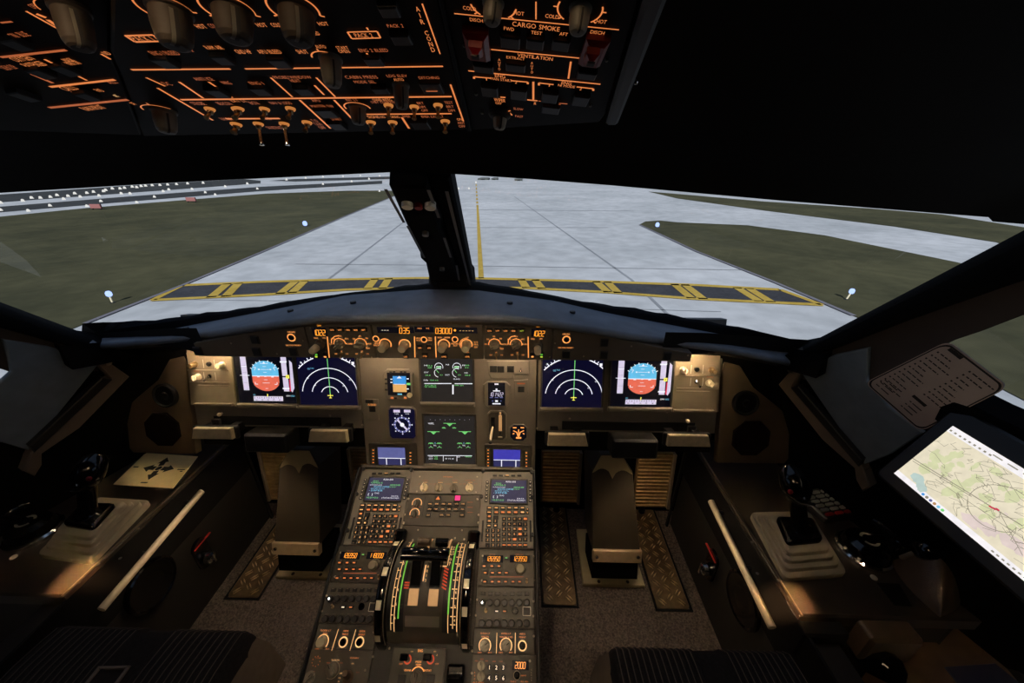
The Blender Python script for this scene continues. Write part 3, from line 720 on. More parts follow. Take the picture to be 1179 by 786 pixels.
# --- warning panels at the ends
def warn(label, x0, x1, rx, ry, bx, by, sq, sc_):
    t = thing('warning_panel', label, 'control panel', FCU.w(FCU.uv((x0+x1)/2, 400)[0], -.03, 0), 'warning panels at the ends of the glareshield')
    fplate(t, x0, x1)
    ringbtn(t, F_, rx, ry, 4.4)
    mb = MB(F_); TW(mb, F_, rx-.3, ry-6.2, 'CHRONO', 9, 1.7, 'fcu'); mb.build('legend', t); mb = MB(F_); TW(mb, F_, bx, by-7.6, 'SIDE STICK PRIORITY', 18, 1.4, 'fcu'); mb.build('legend', t)
    for x, y in sq+[(bx, by)]:
        mb = MB(F_); bpx(mb, F_, x, y, 9.4, 9, 0, .002, 'panel_dark', .0006); bpx(mb, F_, x, y, 8, 7.6, .002, .004, 'black', .0006); mb.build('annunciator', t)
    screws(t, F_, sc_, .0018)
warn('left warning panel under the glareshield, lit ring button and dark square annunciators', 222, 355, 335.8, 388.2, 338.3, 404.8, [(228.5, 403.8), (296, 404.8), (294, 391)], [(266, 395), (319, 407), (349, 392)])
warn('right warning panel under the glareshield, lit ring button and dark square annunciators', 636, 800, 652.2, 390.5, 651.6, 407.6, [(695.7, 394.2), (695, 408.3), (768, 409.3)], [(727, 398.5), (672, 410), (639, 395), (792, 409)])

# ================================================================== MAIN INSTRUMENT PANEL
P_ = PANEL
ip = thing('instrument_panel', 'wide taupe main instrument panel of three plates below the glareshield', 'instrument panel', PANEL.w(0, -.2, 0))
vt = .235
ubl = [P_.uv(224, 470)[0], P_.uv(416, 450)[0], P_.uv(618, 455)[0], P_.uv(826, 470)[0]]
vbl, vbr, vbc = P_.uv(300, 492)[1], P_.uv(740, 497)[1], P_.uv(515, 543)[1]
vb = (vbl+vbr)/2
for nm, u0, u1, v0 in (('left_plate', ubl[0], ubl[1]-.002, vb), ('centre_plate', ubl[1]+.001, ubl[2]-.001, vbc), ('right_plate', ubl[2]+.002, ubl[3], vb)):
    mb = MB(P_); mb.box(u0, v0, -.03, u1, vt, 0 if nm != 'centre_plate' else .004, 'panel', .0015); mb.build(nm, ip)
mb = MB(P_); mb.box(ubl[0], vb-.06, -.05, ubl[1], vb-.001, -.012, 'blackmatte', .001); mb.build('lower_apron', ip)
for k_ in (-1, 1):
    mb = MB(); mb.f = Fr((0, .90, 0), (1, 0, 0), (0, 0, 1)); xs_ = on_y(781, 552, .90).x; mb.box(k_*xs_, .02, -.01, k_*.705, .47, .0, 'blackmatte', .001); mb.build('side_shield', ip)
mb = MB(P_); mb.box(ubl[2], vb-.06, -.05, ubl[3], vb-.001, -.012, 'blackmatte', .001); mb.build('lower_apron', ip)
screws(ip, P_, [(417.5, 489), (380, 478.5), (656, 482), (618, 493), (768, 474), (347, 466)], .0032)
def display(name, label, x0, x1, yb, group=None, m='s_black', deep=.0, cat='display screen'):
    u0, v0 = P_.uv(x0, yb); u1 = P_.uv(x1, yb)[0]
    t = thing(name, label, cat, P_.w((u0+u1)/2, v0-.012, 0), group); w = u1-u0
    mb = MB(P_); g = .005
    mb.box(u0-g, v0-.012, 0, u1+g, v0, .012, 'panel', .003)
    mb.box(u0-g, v0, 0, u0, v0+w*1.02, .006, 'panel_dark', .0008); mb.box(u1, v0, 0, u1+g, v0+w*1.02, .006, 'panel_dark', .0008); mb.box(u0-g, v0+w*1.02, 0, u1+g, v0+w*1.02+g, .006, 'panel_dark', .0008)
    mb.build('bezel', t)
    mb = MB(P_); mb.box(u0, v0, 0, u1, v0+w*1.02, .0042, m); sc_ = mb.build('screen', t)
    screws(t, P_, [(x0-1, yb+3.2), (x1+1, yb+3.4)], .0022)
    return t, sc_, u0, v0, w
# primary flight displays
pf, sc_, u0, v0, w = display('flight_display', 'left flight display screen with blue and orange attitude ball', 277.5, 343, 463)
mb = MB(P_); h1, h2, h3 = .0046, .0049, .0052
def pq(pts): return [P_.uv(*p) for p in pts]
K = P_.sc(310, 440)
uc, vc = P_.uv(307, 432.2); rr = 16.6*K
def ball(y0, y1, m):
    pts = []; n = 40
    hw = 15.2*K
    for i in range(n):
        a = 2*PI*i/n; x, y = rr*1.06*math.cos(a), rr*1.06*math.sin(a); pts.append((max(-hw, min(hw, x)), y))
    # clip by y
    out = []
    for i in range(n):
        p, q = pts[i], pts[(i+1) % n]
        ins = y0 <= p[1] <= y1
        if ins: out.append(p)
        for yy in (y0, y1):
            if (p[1]-yy)*(q[1]-yy) < 0:
                k = (yy-p[1])/(q[1]-p[1]); out.append((p[0]+(q[0]-p[0])*k, yy))
    out.sort(key=lambda p: math.atan2(p[1]-(y0+y1)/2, p[0]))
    mb.flat([(uc+x, vc+y) for x, y in out], h1, m)
ball(0, 1, 's_sky'); ball(-1, 0, 's_ground')
mb.rect(uc, vc, 30.4*K, .9*K, h2, 's_white')
for dx, dy, ww in ((0, 4.3, 4), (0, 7.6, 10), (0, 11, 4), (0, 14.4, 9), (0, -4.3, 4), (0, -8, 8), (0, -14.5, 3)): mb.rect(uc+dx*K, vc+dy*K, ww*K, .45*K, h2, 's_white')
for sx in (-1, 1):
    mb.pline([(uc+sx*13*K, vc+10*K), (uc+sx*10*K, vc+10*K), (uc+sx*11.6*K, vc+6.6*K)], .6*K, h2, 's_white'); mb.pline([(uc+sx*12.5*K, vc-9.5*K), (uc+sx*9.5*K, vc-9.5*K)], .7*K, h2, 's_white'); mb.line((uc+sx*12.5*K, vc-9.5*K), (uc+sx*12.5*K, vc-7*K), .7*K, h2, 's_white')
    mb.rect(uc+sx*8*K, vc-1*K, 3*K, .8*K, h2, 's_white'); mb.rect(uc+sx*6.6*K, vc+7.6*K, 2*K, 1.4*K, h2, 's_white')
    for a in (60, 75, 45, 30):
        a = R(a); mb.line((uc+sx*rr*math.cos(a), vc+rr*math.sin(a)), (uc+sx*1.13*rr*math.cos(a), vc+1.13*rr*math.sin(a)), .9*K, h2, 's_white')
mb.flat([(uc, vc+.8*K), (uc+1.4*K, vc-.8*K), (uc-1.4*K, vc-.8*K)], h3, 's_white'); mb.flat([(uc, vc+17*K), (uc+1.5*K, vc+14.6*K), (uc-1.5*K, vc+14.6*K)], h3, 's_white')
tl, trr = P_.uv(280.2, 431.5)[0], P_.uv(286.6, 431.5)[0]; tv0, tv1 = P_.uv(285, 448.4)[1], vc+16.4*K+.002
mb.flat([(tl, tv0), (trr, tv0), (trr, tv1+.03), (tl, tv1+.03)], h1, 's_lilac')
for y in (420, 428, 440): mb.rect((tl+trr)/2, P_.uv(285, y)[1], (trr-tl)*.8, .25*K, h2, 's_lilac2')
mb.rect((tl+trr)/2, vc+.6*K, (trr-tl)*1.7, .7*K, h2, 's_white'); mb.rect((tl+trr)/2, P_.uv(285, 421)[1], (trr-tl)*1, .9*K, h2, 's_white')
al, ar = P_.uv(326.4, 432)[0], P_.uv(332.6, 432)[0]
mb.flat([(al, tv0-.002), (ar, tv0-.002), (ar, tv1+.03), (al, tv1+.03)], h1, 's_lilac')
for y in (416, 446.5): mb.rect((al+ar)/2-.001, P_.uv(329, y)[1], (ar-al)*1.25, 1.6*K, h2, 's_white')
mb.rect(al+.002, vc-.4*K, (ar-al)*1.3, 1.5*K, h2, 's_black')
mb.flat(pq([(333.8, 414), (337.2, 417), (340.2, 446), (338, 451), (336.4, 449), (334, 415)]), h1, 's_lilac')
mb.rect(ar+.001, vc+9*K, 1.4*K, 16*K, h2, 's_black'); mb.flat(pq([(334.2, 436), (335.4, 436), (336.6, 449.6), (335.2, 449.6)]), h3, 's_red')
mb.rect(ar-.0005, vc-.4*K, 4*K, 4*K, h3, 's_yellow'); mb.text('0', ar-.0005, vc-.4*K, 2*K, h3+.0003, 's_black')
mb.flat(pq([(293.4, 455.2), (327, 455.6), (327.3, 460.9), (293.8, 460.6)]), h1, 's_lilac')
for i in range(12): mb.line(P_.uv(295+i*2.7, 456), P_.uv(295+i*2.7, 458-(i % 2)*.6), .4*K, h2, 's_black')
for i in range(5): mb.text(str(34+i), *P_.uv(297+i*6.6, 459.4), 1.5*K, h2, 's_black')
mb.line(P_.uv(309.5, 452.6), P_.uv(309.6, 455.8), 1.1*K, h3, 's_yellow'); mb.text('QNH', *P_.uv(333.2, 454.8), 1.6*K, h1, 's_white'); mb.text('1022', *P_.uv(338.6, 455), 1.7*K, h1, 's_cyan'); mb.text('035', *P_.uv(294.3, 453.6), 1.4*K, h1, 's_cyan')
mb.build('symbology', sc_)
ul, ur = P_.uv(277.5, 463), P_.uv(701.6, 467)
dup(pf, P_.x*(ur[0]-ul[0])+P_.y*(ur[1]-ul[1]), 'right flight display screen with blue and orange attitude ball')
# navigation displays
nd, sc_, u0, v0, w = display('navigation_display', 'left navigation display screen with white range arcs and green track line', 347.5, 413, 465, m='s_navy')
mb = MB(P_); uc, vc = P_.uv(381.4, 454.5); K = P_.sc(381, 450)
for r_, a0, a1, wd in ((10.4, 20, 158, .9), (20.8, 12, 168, .9), (31.8, 8, 172, .9)):
    for i in range(1): mb.arc(uc, vc, (r_-wd/2)*K, (r_+wd/2)*K, h1, 's_white', a0, a1, 40)
for a0, a1 in ((45, 54), (127, 137), (110, 126), (56, 70)): mb.arc(uc, vc, 45.2*K, 46.4*K, h1, 's_white', a0, a1, 12)
for a in range(48, 138, 5):
    if 70 < a < 110: continue
    q = R(a); r1 = 46.4+ (2.6 if a % 10 == 8 else 1.6); mb.line((uc+46*K*math.cos(q), vc+46*K*math.sin(q)), (uc+r1*K*math.cos(q), vc+r1*K*math.sin(q)), .8*K, h1, 's_white')
mb.rect(uc+28.5*K, vc+38*K, 3*K, 3*K, h2, 's_white'); mb.text('17', uc-30*K, vc+38*K, 2.2*K, h1, 's_white')
mb.line((uc, vc+1.4*K), (uc, v0+w), .8*K, h1, 's_green')
mb.rect(uc, vc, 6.6*K, .9*K, h2, 's_yellow'); mb.rect(uc, vc-.8*K, .9*K, 5*K, h2, 's_yellow'); mb.rect(uc, vc-2.8*K, 3*K, .8*K, h2, 's_yellow')
for x, y, s in ((-24, 20, '20'), (24, 19, '20'), (-16, 12, '10'), (16, 11.5, '10')): mb.text(s, uc+x*K, vc+y*K, 1.8*K, h1, 's_white')
mb.text('GS', uc-22*K, vc+31*K, 2*K, h1, 's_cyan'); mb.text('TAS', uc-18*K, vc+31.6*K, 1.6*K, h1, 's_cyan')
mb.build('symbology', sc_)
ul, ur = P_.uv(347.5, 465), P_.uv(623.8, 467.6)
dup(nd, P_.x*(ur[0]-ul[0])+P_.y*(ur[1]-ul[1]), 'right navigation display screen with white range arcs and green track line')
# engine and system displays (centre)
e1, sc_, u0, v0, w = display('engine_display', 'upper centre engine display screen with green dials and text', 486.5, 545, 461.5, m='s_ecam_glare')
mb = MB(P_); X = lambda x: 480+x/6.04; Y = lambda y: 410+y/6.04; K = P_.sc(515, 440)
for x in (155, 280):
    for y, r_ in ((72, 30), (112, 32)):
        u, v = P_.uv(X(x), Y(y)); mb.arc(u, v, (r_/6.04-.6)*K, r_/6.04*K, h1, 's_white', -20 if y < 100 else 60, 200 if y < 100 else 260, 24); a = R(200 if y < 100 else 130); mb.line((u, v), (u+4*K*math.cos(a), v+4*K*math.sin(a)), .6*K, h2, 's_green')
        if y < 100: mb.rect(u, v, 5.4*K, 2.2*K, h1, 's_white'); mb.rect(u, v, 4.6*K, 1.6*K, h2, 's_green')
        else: mb.text('19.4', u+3*K, v-2.4*K, 1.5*K, h2, 's_green')
for x, y, s, m in ((66, 60, 'N1', 's_white'), (92, 62, '33.3', 's_green'), (92, 76, '408', 's_green'), (70, 108, 'EGT', 's_white'), (80, 128, '58.8', 's_green'), (330, 60, 'FF', 's_white'), (352, 60, '300', 's_green'), (350, 76, 'KG', 's_green'), (345, 112, 'N2', 's_white'), (355, 128, '58.8', 's_green'), (216, 55, 'N1', 's_white'), (216, 126, 'EGT', 's_white'), (66, 162, 'FOB', 's_white'), (122, 163, '7500 KG', 's_green'), (280, 155, 'FLAPS', 's_white'), (98, 198, 'SEAT BELTS', 's_green'), (98, 209, 'NO SMOKING', 's_green'), (296, 198, 'PARK BRK', 's_green')):
    TW(mb, P_, X(x), Y(y), s, 5*len(s)/4.2+1.5, 1.5, m, h2)
mb.line(P_.uv(X(55), Y(186)), P_.uv(X(242), Y(186)), .9*K, h1, 's_white'); mb.line(P_.uv(X(265), Y(187)), P_.uv(X(388), Y(187)), .9*K, h1, 's_white'); mb.line(P_.uv(X(253), Y(195)), P_.uv(X(253), Y(260)), 1.6*K, h1, 's_white')
mb.build('symbology', sc_)
e2, sc_, u0, v0, w = display('system_display', 'lower centre system display screen with the green wheel page', 490.5, 547.5, 532.5, m='s_ecam_glare')
mb = MB(P_); K = P_.sc(518, 505)
TW(mb, P_, X(102), Y(462), 'WHEEL', 7, 2, 's_white', h1)
def gear(x, y, s=1):
    u, v = P_.uv(X(x), Y(y)); mb.line((u-7*s*K, v+.6*K), (u+7*s*K, v+.6*K), .6*K, h1, 's_green'); mb.flat([(u-3.4*K*s, v+.2*K), (u+3.4*K*s, v+.2*K), (u, v-3*K*s)], h1, 's_green')
gear(118, 522); gear(335, 522); gear(230, 465)
for x in (190, 262): TW(mb, P_, X(x), Y(488), 'o', 3, 2, 's_green', h1); rpx(mb, P_, X(x), Y(494), 4.2, .7, h1, 's_green')
for x0 in (130, 330):
    for sx in (-30, 28):
        u, v = P_.uv(X(x0+sx), Y(610)); mb.arc(u, v-1.4*K, 3.4*K, 4*K, h1, 's_green', 40, 140, 10); mb.arc(u, v+5*K, 3*K, 3.6*K, h1, 's_green', 230, 310, 10); mb.text('115', u, v+1.6*K, 1.4*K, h1, 's_green'); mb.text('5', u, v-2*K, 1.6*K, h1, 's_white'); mb.arc(u, v-6*K, 3*K, 3.5*K, h1, 's_green', 40, 140, 10)
    TW(mb, P_, X(x0), Y(598), 'C', 2, 1.6, 's_cyan', h1); TW(mb, P_, X(x0), Y(614), 'REL', 3.6, 1.5, 's_white', h1)
mb.line(P_.uv(X(78), Y(684)), P_.uv(X(385), Y(686)), .7*K, h1, 's_white')
for x in (186, 280): mb.line(P_.uv(X(x), Y(686)), P_.uv(X(x), Y(724)), .5*K, h1, 's_white')
for x, y, s, m in ((100, 693, 'TAT', 's_white'), (100, 707, 'SAT', 's_white'), (135, 693, '+15', 's_green'), (135, 707, '+15', 's_green'), (230, 706, '10 H 14', 's_white'), (292, 694, 'GW', 's_white'), (360, 692, '58600', 's_green')): TW(mb, P_, X(x), Y(y), s, 1.25*len(s)+1, 1.5, m, h1)
for i in range(9): rpx(mb, P_, 496+i*5.6, 482+(.5 if i % 2 else 0), .8, .5, h1, 's_lilac2')
mb.build('symbology', sc_)
# --- standby instruments
def C3(x, y): return 420+x/6.543, 420+y/6.55
def octo(mb, f, cx, cy, hw, hh, cut, h0, h1_, m, ch=.001):
    u, v = f.uv(cx, cy); a, b, c = hw*f.sc(cx, cy), hh*f.scv(cx, cy), cut*f.sc(cx, cy)
    mb.prism([(u-a+c, v-b), (u+a-c, v-b), (u+a, v-b+c), (u+a, v+b-c), (u+a-c, v+b), (u-a+c, v+b), (u-a, v+b-c), (u-a, v-b+c)], h0, h1_, m, ch)
HC = .004
t = thing('standby_display', 'small square standby attitude display with blue and tan screen', 'instrument', P_.w(*P_.uv(460, 459), 0))
mb = MB(P_); octo(mb, P_, 460.3, 441.6, 17, 17.6, 4.5, HC, HC+.006, 'panel', .002); mb.build('bezel', t)
mb = MB(P_); bpx(mb, P_, 460.8, 440.6, 26, 25.5, HC+.006, HC+.0075, 's_black', .0003); s_ = mb.build('screen', t)
mb = MB(P_); hh = HC+.0079
rpx(mb, P_, 461.6, 436, 15, 9, hh, 's_blue'); rpx(mb, P_, 462, 445, 15.4, 9, hh, 's_tan'); rpx(mb, P_, 461.6, 440.6, 12, .6, hh+.0003, 's_white'); rpx(mb, P_, 462, 452, 5, 1.4, hh, 's_cyan')
for x, y in ((452.5, 435), (452.5, 438.5), (471, 434.5), (471, 446)): rpx(mb, P_, x, y, 2.4, 1.1, hh, 's_white')
rpx(mb, P_, 472, 440.4, 4.4, 2.4, hh, 's_green'); mb.flat([P_.uv(461.4, 431.2), P_.uv(458.5, 434), P_.uv(464.3, 434)], hh+.0003, 's_white'); mb.build('symbology', s_)
for x, y in ((451.5, 427), (455.5, 426.6), (463.5, 426.6), (468, 427), (446.4, 435), (446.5, 440), (446.5, 447), (453, 456.4), (457, 456.6), (468, 456.4)):
    mb = MB(P_); bpx(mb, P_, x, y, 3, 2, HC+.006, HC+.008, 'lit_orange' if (y > 456 and x != 457) else 'key', .0004); mb.build('button', t)
knob(t, P_, 473.2, 453, 3, .016, 'cream')
t = thing('compass_indicator', 'dark blue compass indicator with two white readouts, left of the system display', 'instrument', P_.w(*P_.uv(464, 504), 0))
mb = MB(P_); octo(mb, P_, 464.3, 486.6, 16.2, 19.4, 3.4, HC, HC+.005, 'panel', .0015); mb.build('bezel', t)
mb = MB(P_); octo(mb, P_, 464.4, 485.6, 14.6, 17, 2.6, HC+.005, HC+.0062, 's_navy', .0003); s_ = mb.build('screen', t)
mb = MB(P_); hh = HC+.0066; u, v = P_.uv(464.6, 487); K = P_.sc(464, 487)
mb.arc(u, v, 7.4*K, 9.6*K, hh, 's_steel'); mb.line((u-5.4*K, v+6*K), (u+5.4*K, v-6*K), 2.2*K, hh+.0003, 's_lilac'); mb.disc(u, v, 2.4*K, hh+.0006, 's_white')
for i in range(12):
    a = R(i*30); mb.line((u+7.6*K*math.cos(a), v+7.6*K*math.sin(a)), (u+9.4*K*math.cos(a), v+9.4*K*math.sin(a)), .9*K, hh+.0003, 's_white')
for i in range(8):
    a = R(i*45); mb.disc(u+11*K*math.cos(a), v+11*K*math.sin(a), .8*K, hh, 's_white', 8)
for x in (458.2, 470.2): rpx(mb, P_, x, 471.5, 7.4, 3, hh, 's_lilac'); TW(mb, P_, x, 474.6, 'VOR', 5, 1.2, 's_white', hh)
mb.build('symbology', s_)
t = thing('clock_display', 'small chronometer with white digits on a black screen, right of the engine display', 'clock', P_.w(*P_.uv(572, 468), 0))
mb = MB(P_); octo(mb, P_, 572.2, 453.2, 15.2, 15, 4.2, HC, HC+.005, 'panel', .002); mb.build('bezel', t)
mb = MB(P_); bpx(mb, P_, 572, 452.2, 19.4, 26, HC+.005, HC+.0065, 's_black', .0003); s_ = mb.build('screen', t)
mb = MB(P_); hh = HC+.0069
mb2 = MB(P_); u, v = P_.uv(571.6, 452.4); mb2.seg7('101422', u, v, 4.2*P_.scv(571, 452), hh, 's_lilac', .62); mb2.build('digits', s_)
for x, y, ww, q in ((572, 440.6, 4.4, 1.8), (572, 448.4, 8, 1.2), (572, 446.6, 2, 1.6), (566, 456, 3.4, 1), (572, 456, 4, 1), (577.5, 456, 3.4, 1), (572, 460, 3, 2), (567.5, 459.8, 1.4, 1), (577, 459.8, 1.4, 1), (572, 463, 9.4, 1.4)): rpx(mb, P_, x, y, ww, q, hh, 's_white' if q != 1 else 's_steel')
mb.build('symbology', s_)
for x, y in ((559.3, 445.2), (559.9, 453.2), (584.4, 444.9), (584.9, 452.6), (585.2, 459.6)): knob(t, P_, x, y, 1.9, .008, 'cream' if x < 570 else 'brass', name='button')
# landing gear lever
t = thing('gear_lever', 'pale landing gear lever in a dark slot beside an orange scale, below the clock', 'lever', P_.w(*P_.uv(572, 506), 0))
mb = MB(P_); octo(mb, P_, 572.4, 489, 11, 17.2, 3.6, HC, HC+.003, 'panel', .0012); octo(mb, P_, 572.4, 489, 9.6, 15.6, 3, HC+.003, HC+.0034, 'panel_dark', .0002); bpx(mb, P_, 567.8, 485.5, 4.4, 13, HC+.0034, HC+.0042, 'blackmatte'); mb.build('backplate', t)
mb = MB(P_); u, v = P_.uv(567.6, 490); K = P_.sc(567, 490); mb.tube([P_.w(u, v, HC+.004), P_.w(u-.6*K, v-2.5*K, .018), P_.w(u-1.2*K, v-6*K, .03), P_.w(u-1.5*K, v-10.5*K, .036)], [1*K, 1.2*K, 1.5*K, 1.1*K], 'cream', 10); mb.sphere(P_.w(u-1.6*K, v-13*K, .037), 2*K, 'black', 12, (1.2, .8, .9)); mb.build('lever', t)
mb = MB(P_); bpx(mb, P_, 576.2, 485.6, 3.6, 17.6, HC+.0034, HC+.0055, 'hot_tan', .0006); bpx(mb, P_, 576.2, 474.6, 2, 2.6, HC+.0034, HC+.0058, 'hot_tan', .0005); bpx(mb, P_, 576.3, 496.4, 2, 4, HC+.0034, HC+.005, 'black', .0005); bpx(mb, P_, 576, 501.6, 5, 1.6, HC+.0034, HC+.0052, 'knob', .0005); mb.build('scale', t)
# brake pressure gauge
t = thing('brake_gauge', 'small octagonal brake pressure gauge with orange lit marks', 'gauge', P_.w(*P_.uv(597, 507), 0))
mb = MB(P_); octo(mb, P_, 597, 497.2, 11, 10.2, 5, HC, HC+.004, 'panel', .0015); mb.build('bezel', t)
mb = MB(P_); octo(mb, P_, 597, 496.6, 9.2, 8.8, 4, HC+.004, HC+.0046, 's_black', .0002); s_ = mb.build('dial', t)
mb = MB(P_); hh = HC+.005
for x in (592.6, 601.4): rpx(mb, P_, x, 490.6, 4, 1.3, hh, 'fcu')
for a, b_ in (((591, 494), (595.4, 496)), ((603.2, 494), (598.6, 496)), ((595, 496), (596.8, 501)), ((599, 496), (597.4, 501)), ((590.4, 498), (592.2, 497)), ((603.8, 498), (602, 497)), ((597.1, 492.6), (597.1, 499))): lpx(mb, P_, a, b_, 1, hh, 'fcu')
rpx(mb, P_, 597.2, 502.2, 6, 1.9, hh, 'fcu'); mb.build('symbology', s_)
# switch plates
def plate(label, pts, group=None):
    t = thing('switch_plate', label, 'switch panel', P_.w(*P_.uv(*pts[0]), 0), group)
    mb = MB(P_); mb.prism([P_.uv(*p) for p in pts], HC, HC+.003, 'panel', .001); mb.build('backplate', t); return t
t = plate('small switch plate with an orange legend over a black square, left of the compass indicator', [(421.5, 458.5), (436.5, 458.5), (437.4, 482.4), (427, 482.4), (423, 478.4)])
mb = MB(P_); bpx(mb, P_, 430, 469.4, 7, 6.6, HC+.003, HC+.005, 'black', .0006); mb.build('annunciator', t)
mb = MB(P_); bpx(mb, P_, 426.5, 460.8, 9, 4, HC+.003, HC+.0045, 'black', .0005); mb.build('annunciator', t); mb = MB(P_); TW(mb, P_, 430, 464.4, 'A/SKID', 10, 2.2, 'fcu', HC+.005); mb.build('legend', t)
t = plate('upper switch plate with three dark annunciators and a toggle, right of the engine display', [(561, 415), (609, 415), (609, 430), (592, 430.3), (592, 434.8), (565.8, 434.8), (563, 430)])
for x, y in ((568.4, 423.8), (576.8, 424), (588, 423.8)):
    mb = MB(P_); bpx(mb, P_, x, y, 8, 7.4, HC+.003, HC+.005, 'black', .0006); mb.build('annunciator', t)
toggle(t, P_, 599.6, 422.8, 2.8, .02, 'chrome', (0, -.3)); screws(t, P_, [(580.5, 433.2), (564, 430.4)], .0016)
t = plate('lower switch plate with one black square under a tan legend, right of the clock', [(592.2, 437), (608, 436), (608.6, 453), (604, 457.6), (592.4, 457.6)])
mb = MB(P_); bpx(mb, P_, 600, 446.9, 7.2, 6.6, HC+.003, HC+.005, 'black', .0006); mb.build('annunciator', t)
mb = MB(P_); rpx(mb, P_, 600, 440.4, 9, 1.4, HC+.0036, 'lit_dim'); mb.build('legend', t)
# small blue screens either side at the bottom
def blue(label, x0, x1, y0, y1, sx0, sx1, sy0, sy1, m, lx, rx):
    t = thing('blue_display', label, 'display screen', P_.w(*P_.uv((x0+x1)/2, y1), 0))
    mb = MB(P_); u0, v0 = P_.uv(x0, y1); u1, v1 = P_.uv(x1, y0); mb.rbox(u0, v0, u1, v1, .004, HC, HC+.004, 'panel_dark', .0015); mb.build('bezel', t)
    mb = MB(P_); u0, v0 = P_.uv(sx0, sy1); u1, v1 = P_.uv(sx1, sy0); mb.box(u0, v0, HC+.004, u1, v1, HC+.0052, 's_dim'); s_ = mb.build('screen', t)
    mb = MB(P_); hh = HC+.0056; vm = v0+(v1-v0)*.4
    mb.flat([(u0, vm), (u1, vm), (u1, v1), (u0, v1)], hh, m); mb.rect((u0+u1)/2, vm, u1-u0, .0019, hh+.0003, 's_white')
    for k in (.3, .84): mb.rect(u0+(u1-u0)*k, (v0+vm)/2, .0024, vm-v0, hh+.0003, 's_white')
    mb.build('symbology', s_)
    for xx, n, ya in ((lx, 6, 516), (rx, 5, 519)):
        for i in range(n):
            mb = MB(P_); y = ya+i*(3.55 if n == 6 else 3.8); bpx(mb, P_, xx, y, 3.6, 2.6, HC+.004, HC+.006, 'key', .0004); rpx(mb, P_, xx, y, 1.9, 1, HC+.0064, 'fcu'); mb.build('button', t)
blue('small bluish grey screen with lit side keys at the lower left of the centre plate', 427.5, 480.5, 509, 539.5, 437.6, 467.2, 513.5, 533, 's_steel', 431.4, 473.8)
blue('small violet blue screen with lit side keys at the lower right of the centre plate', 558.5, 612.5, 510.5, 540, 568.6, 599, 516, 534.8, 's_violet', 562.4, 606)
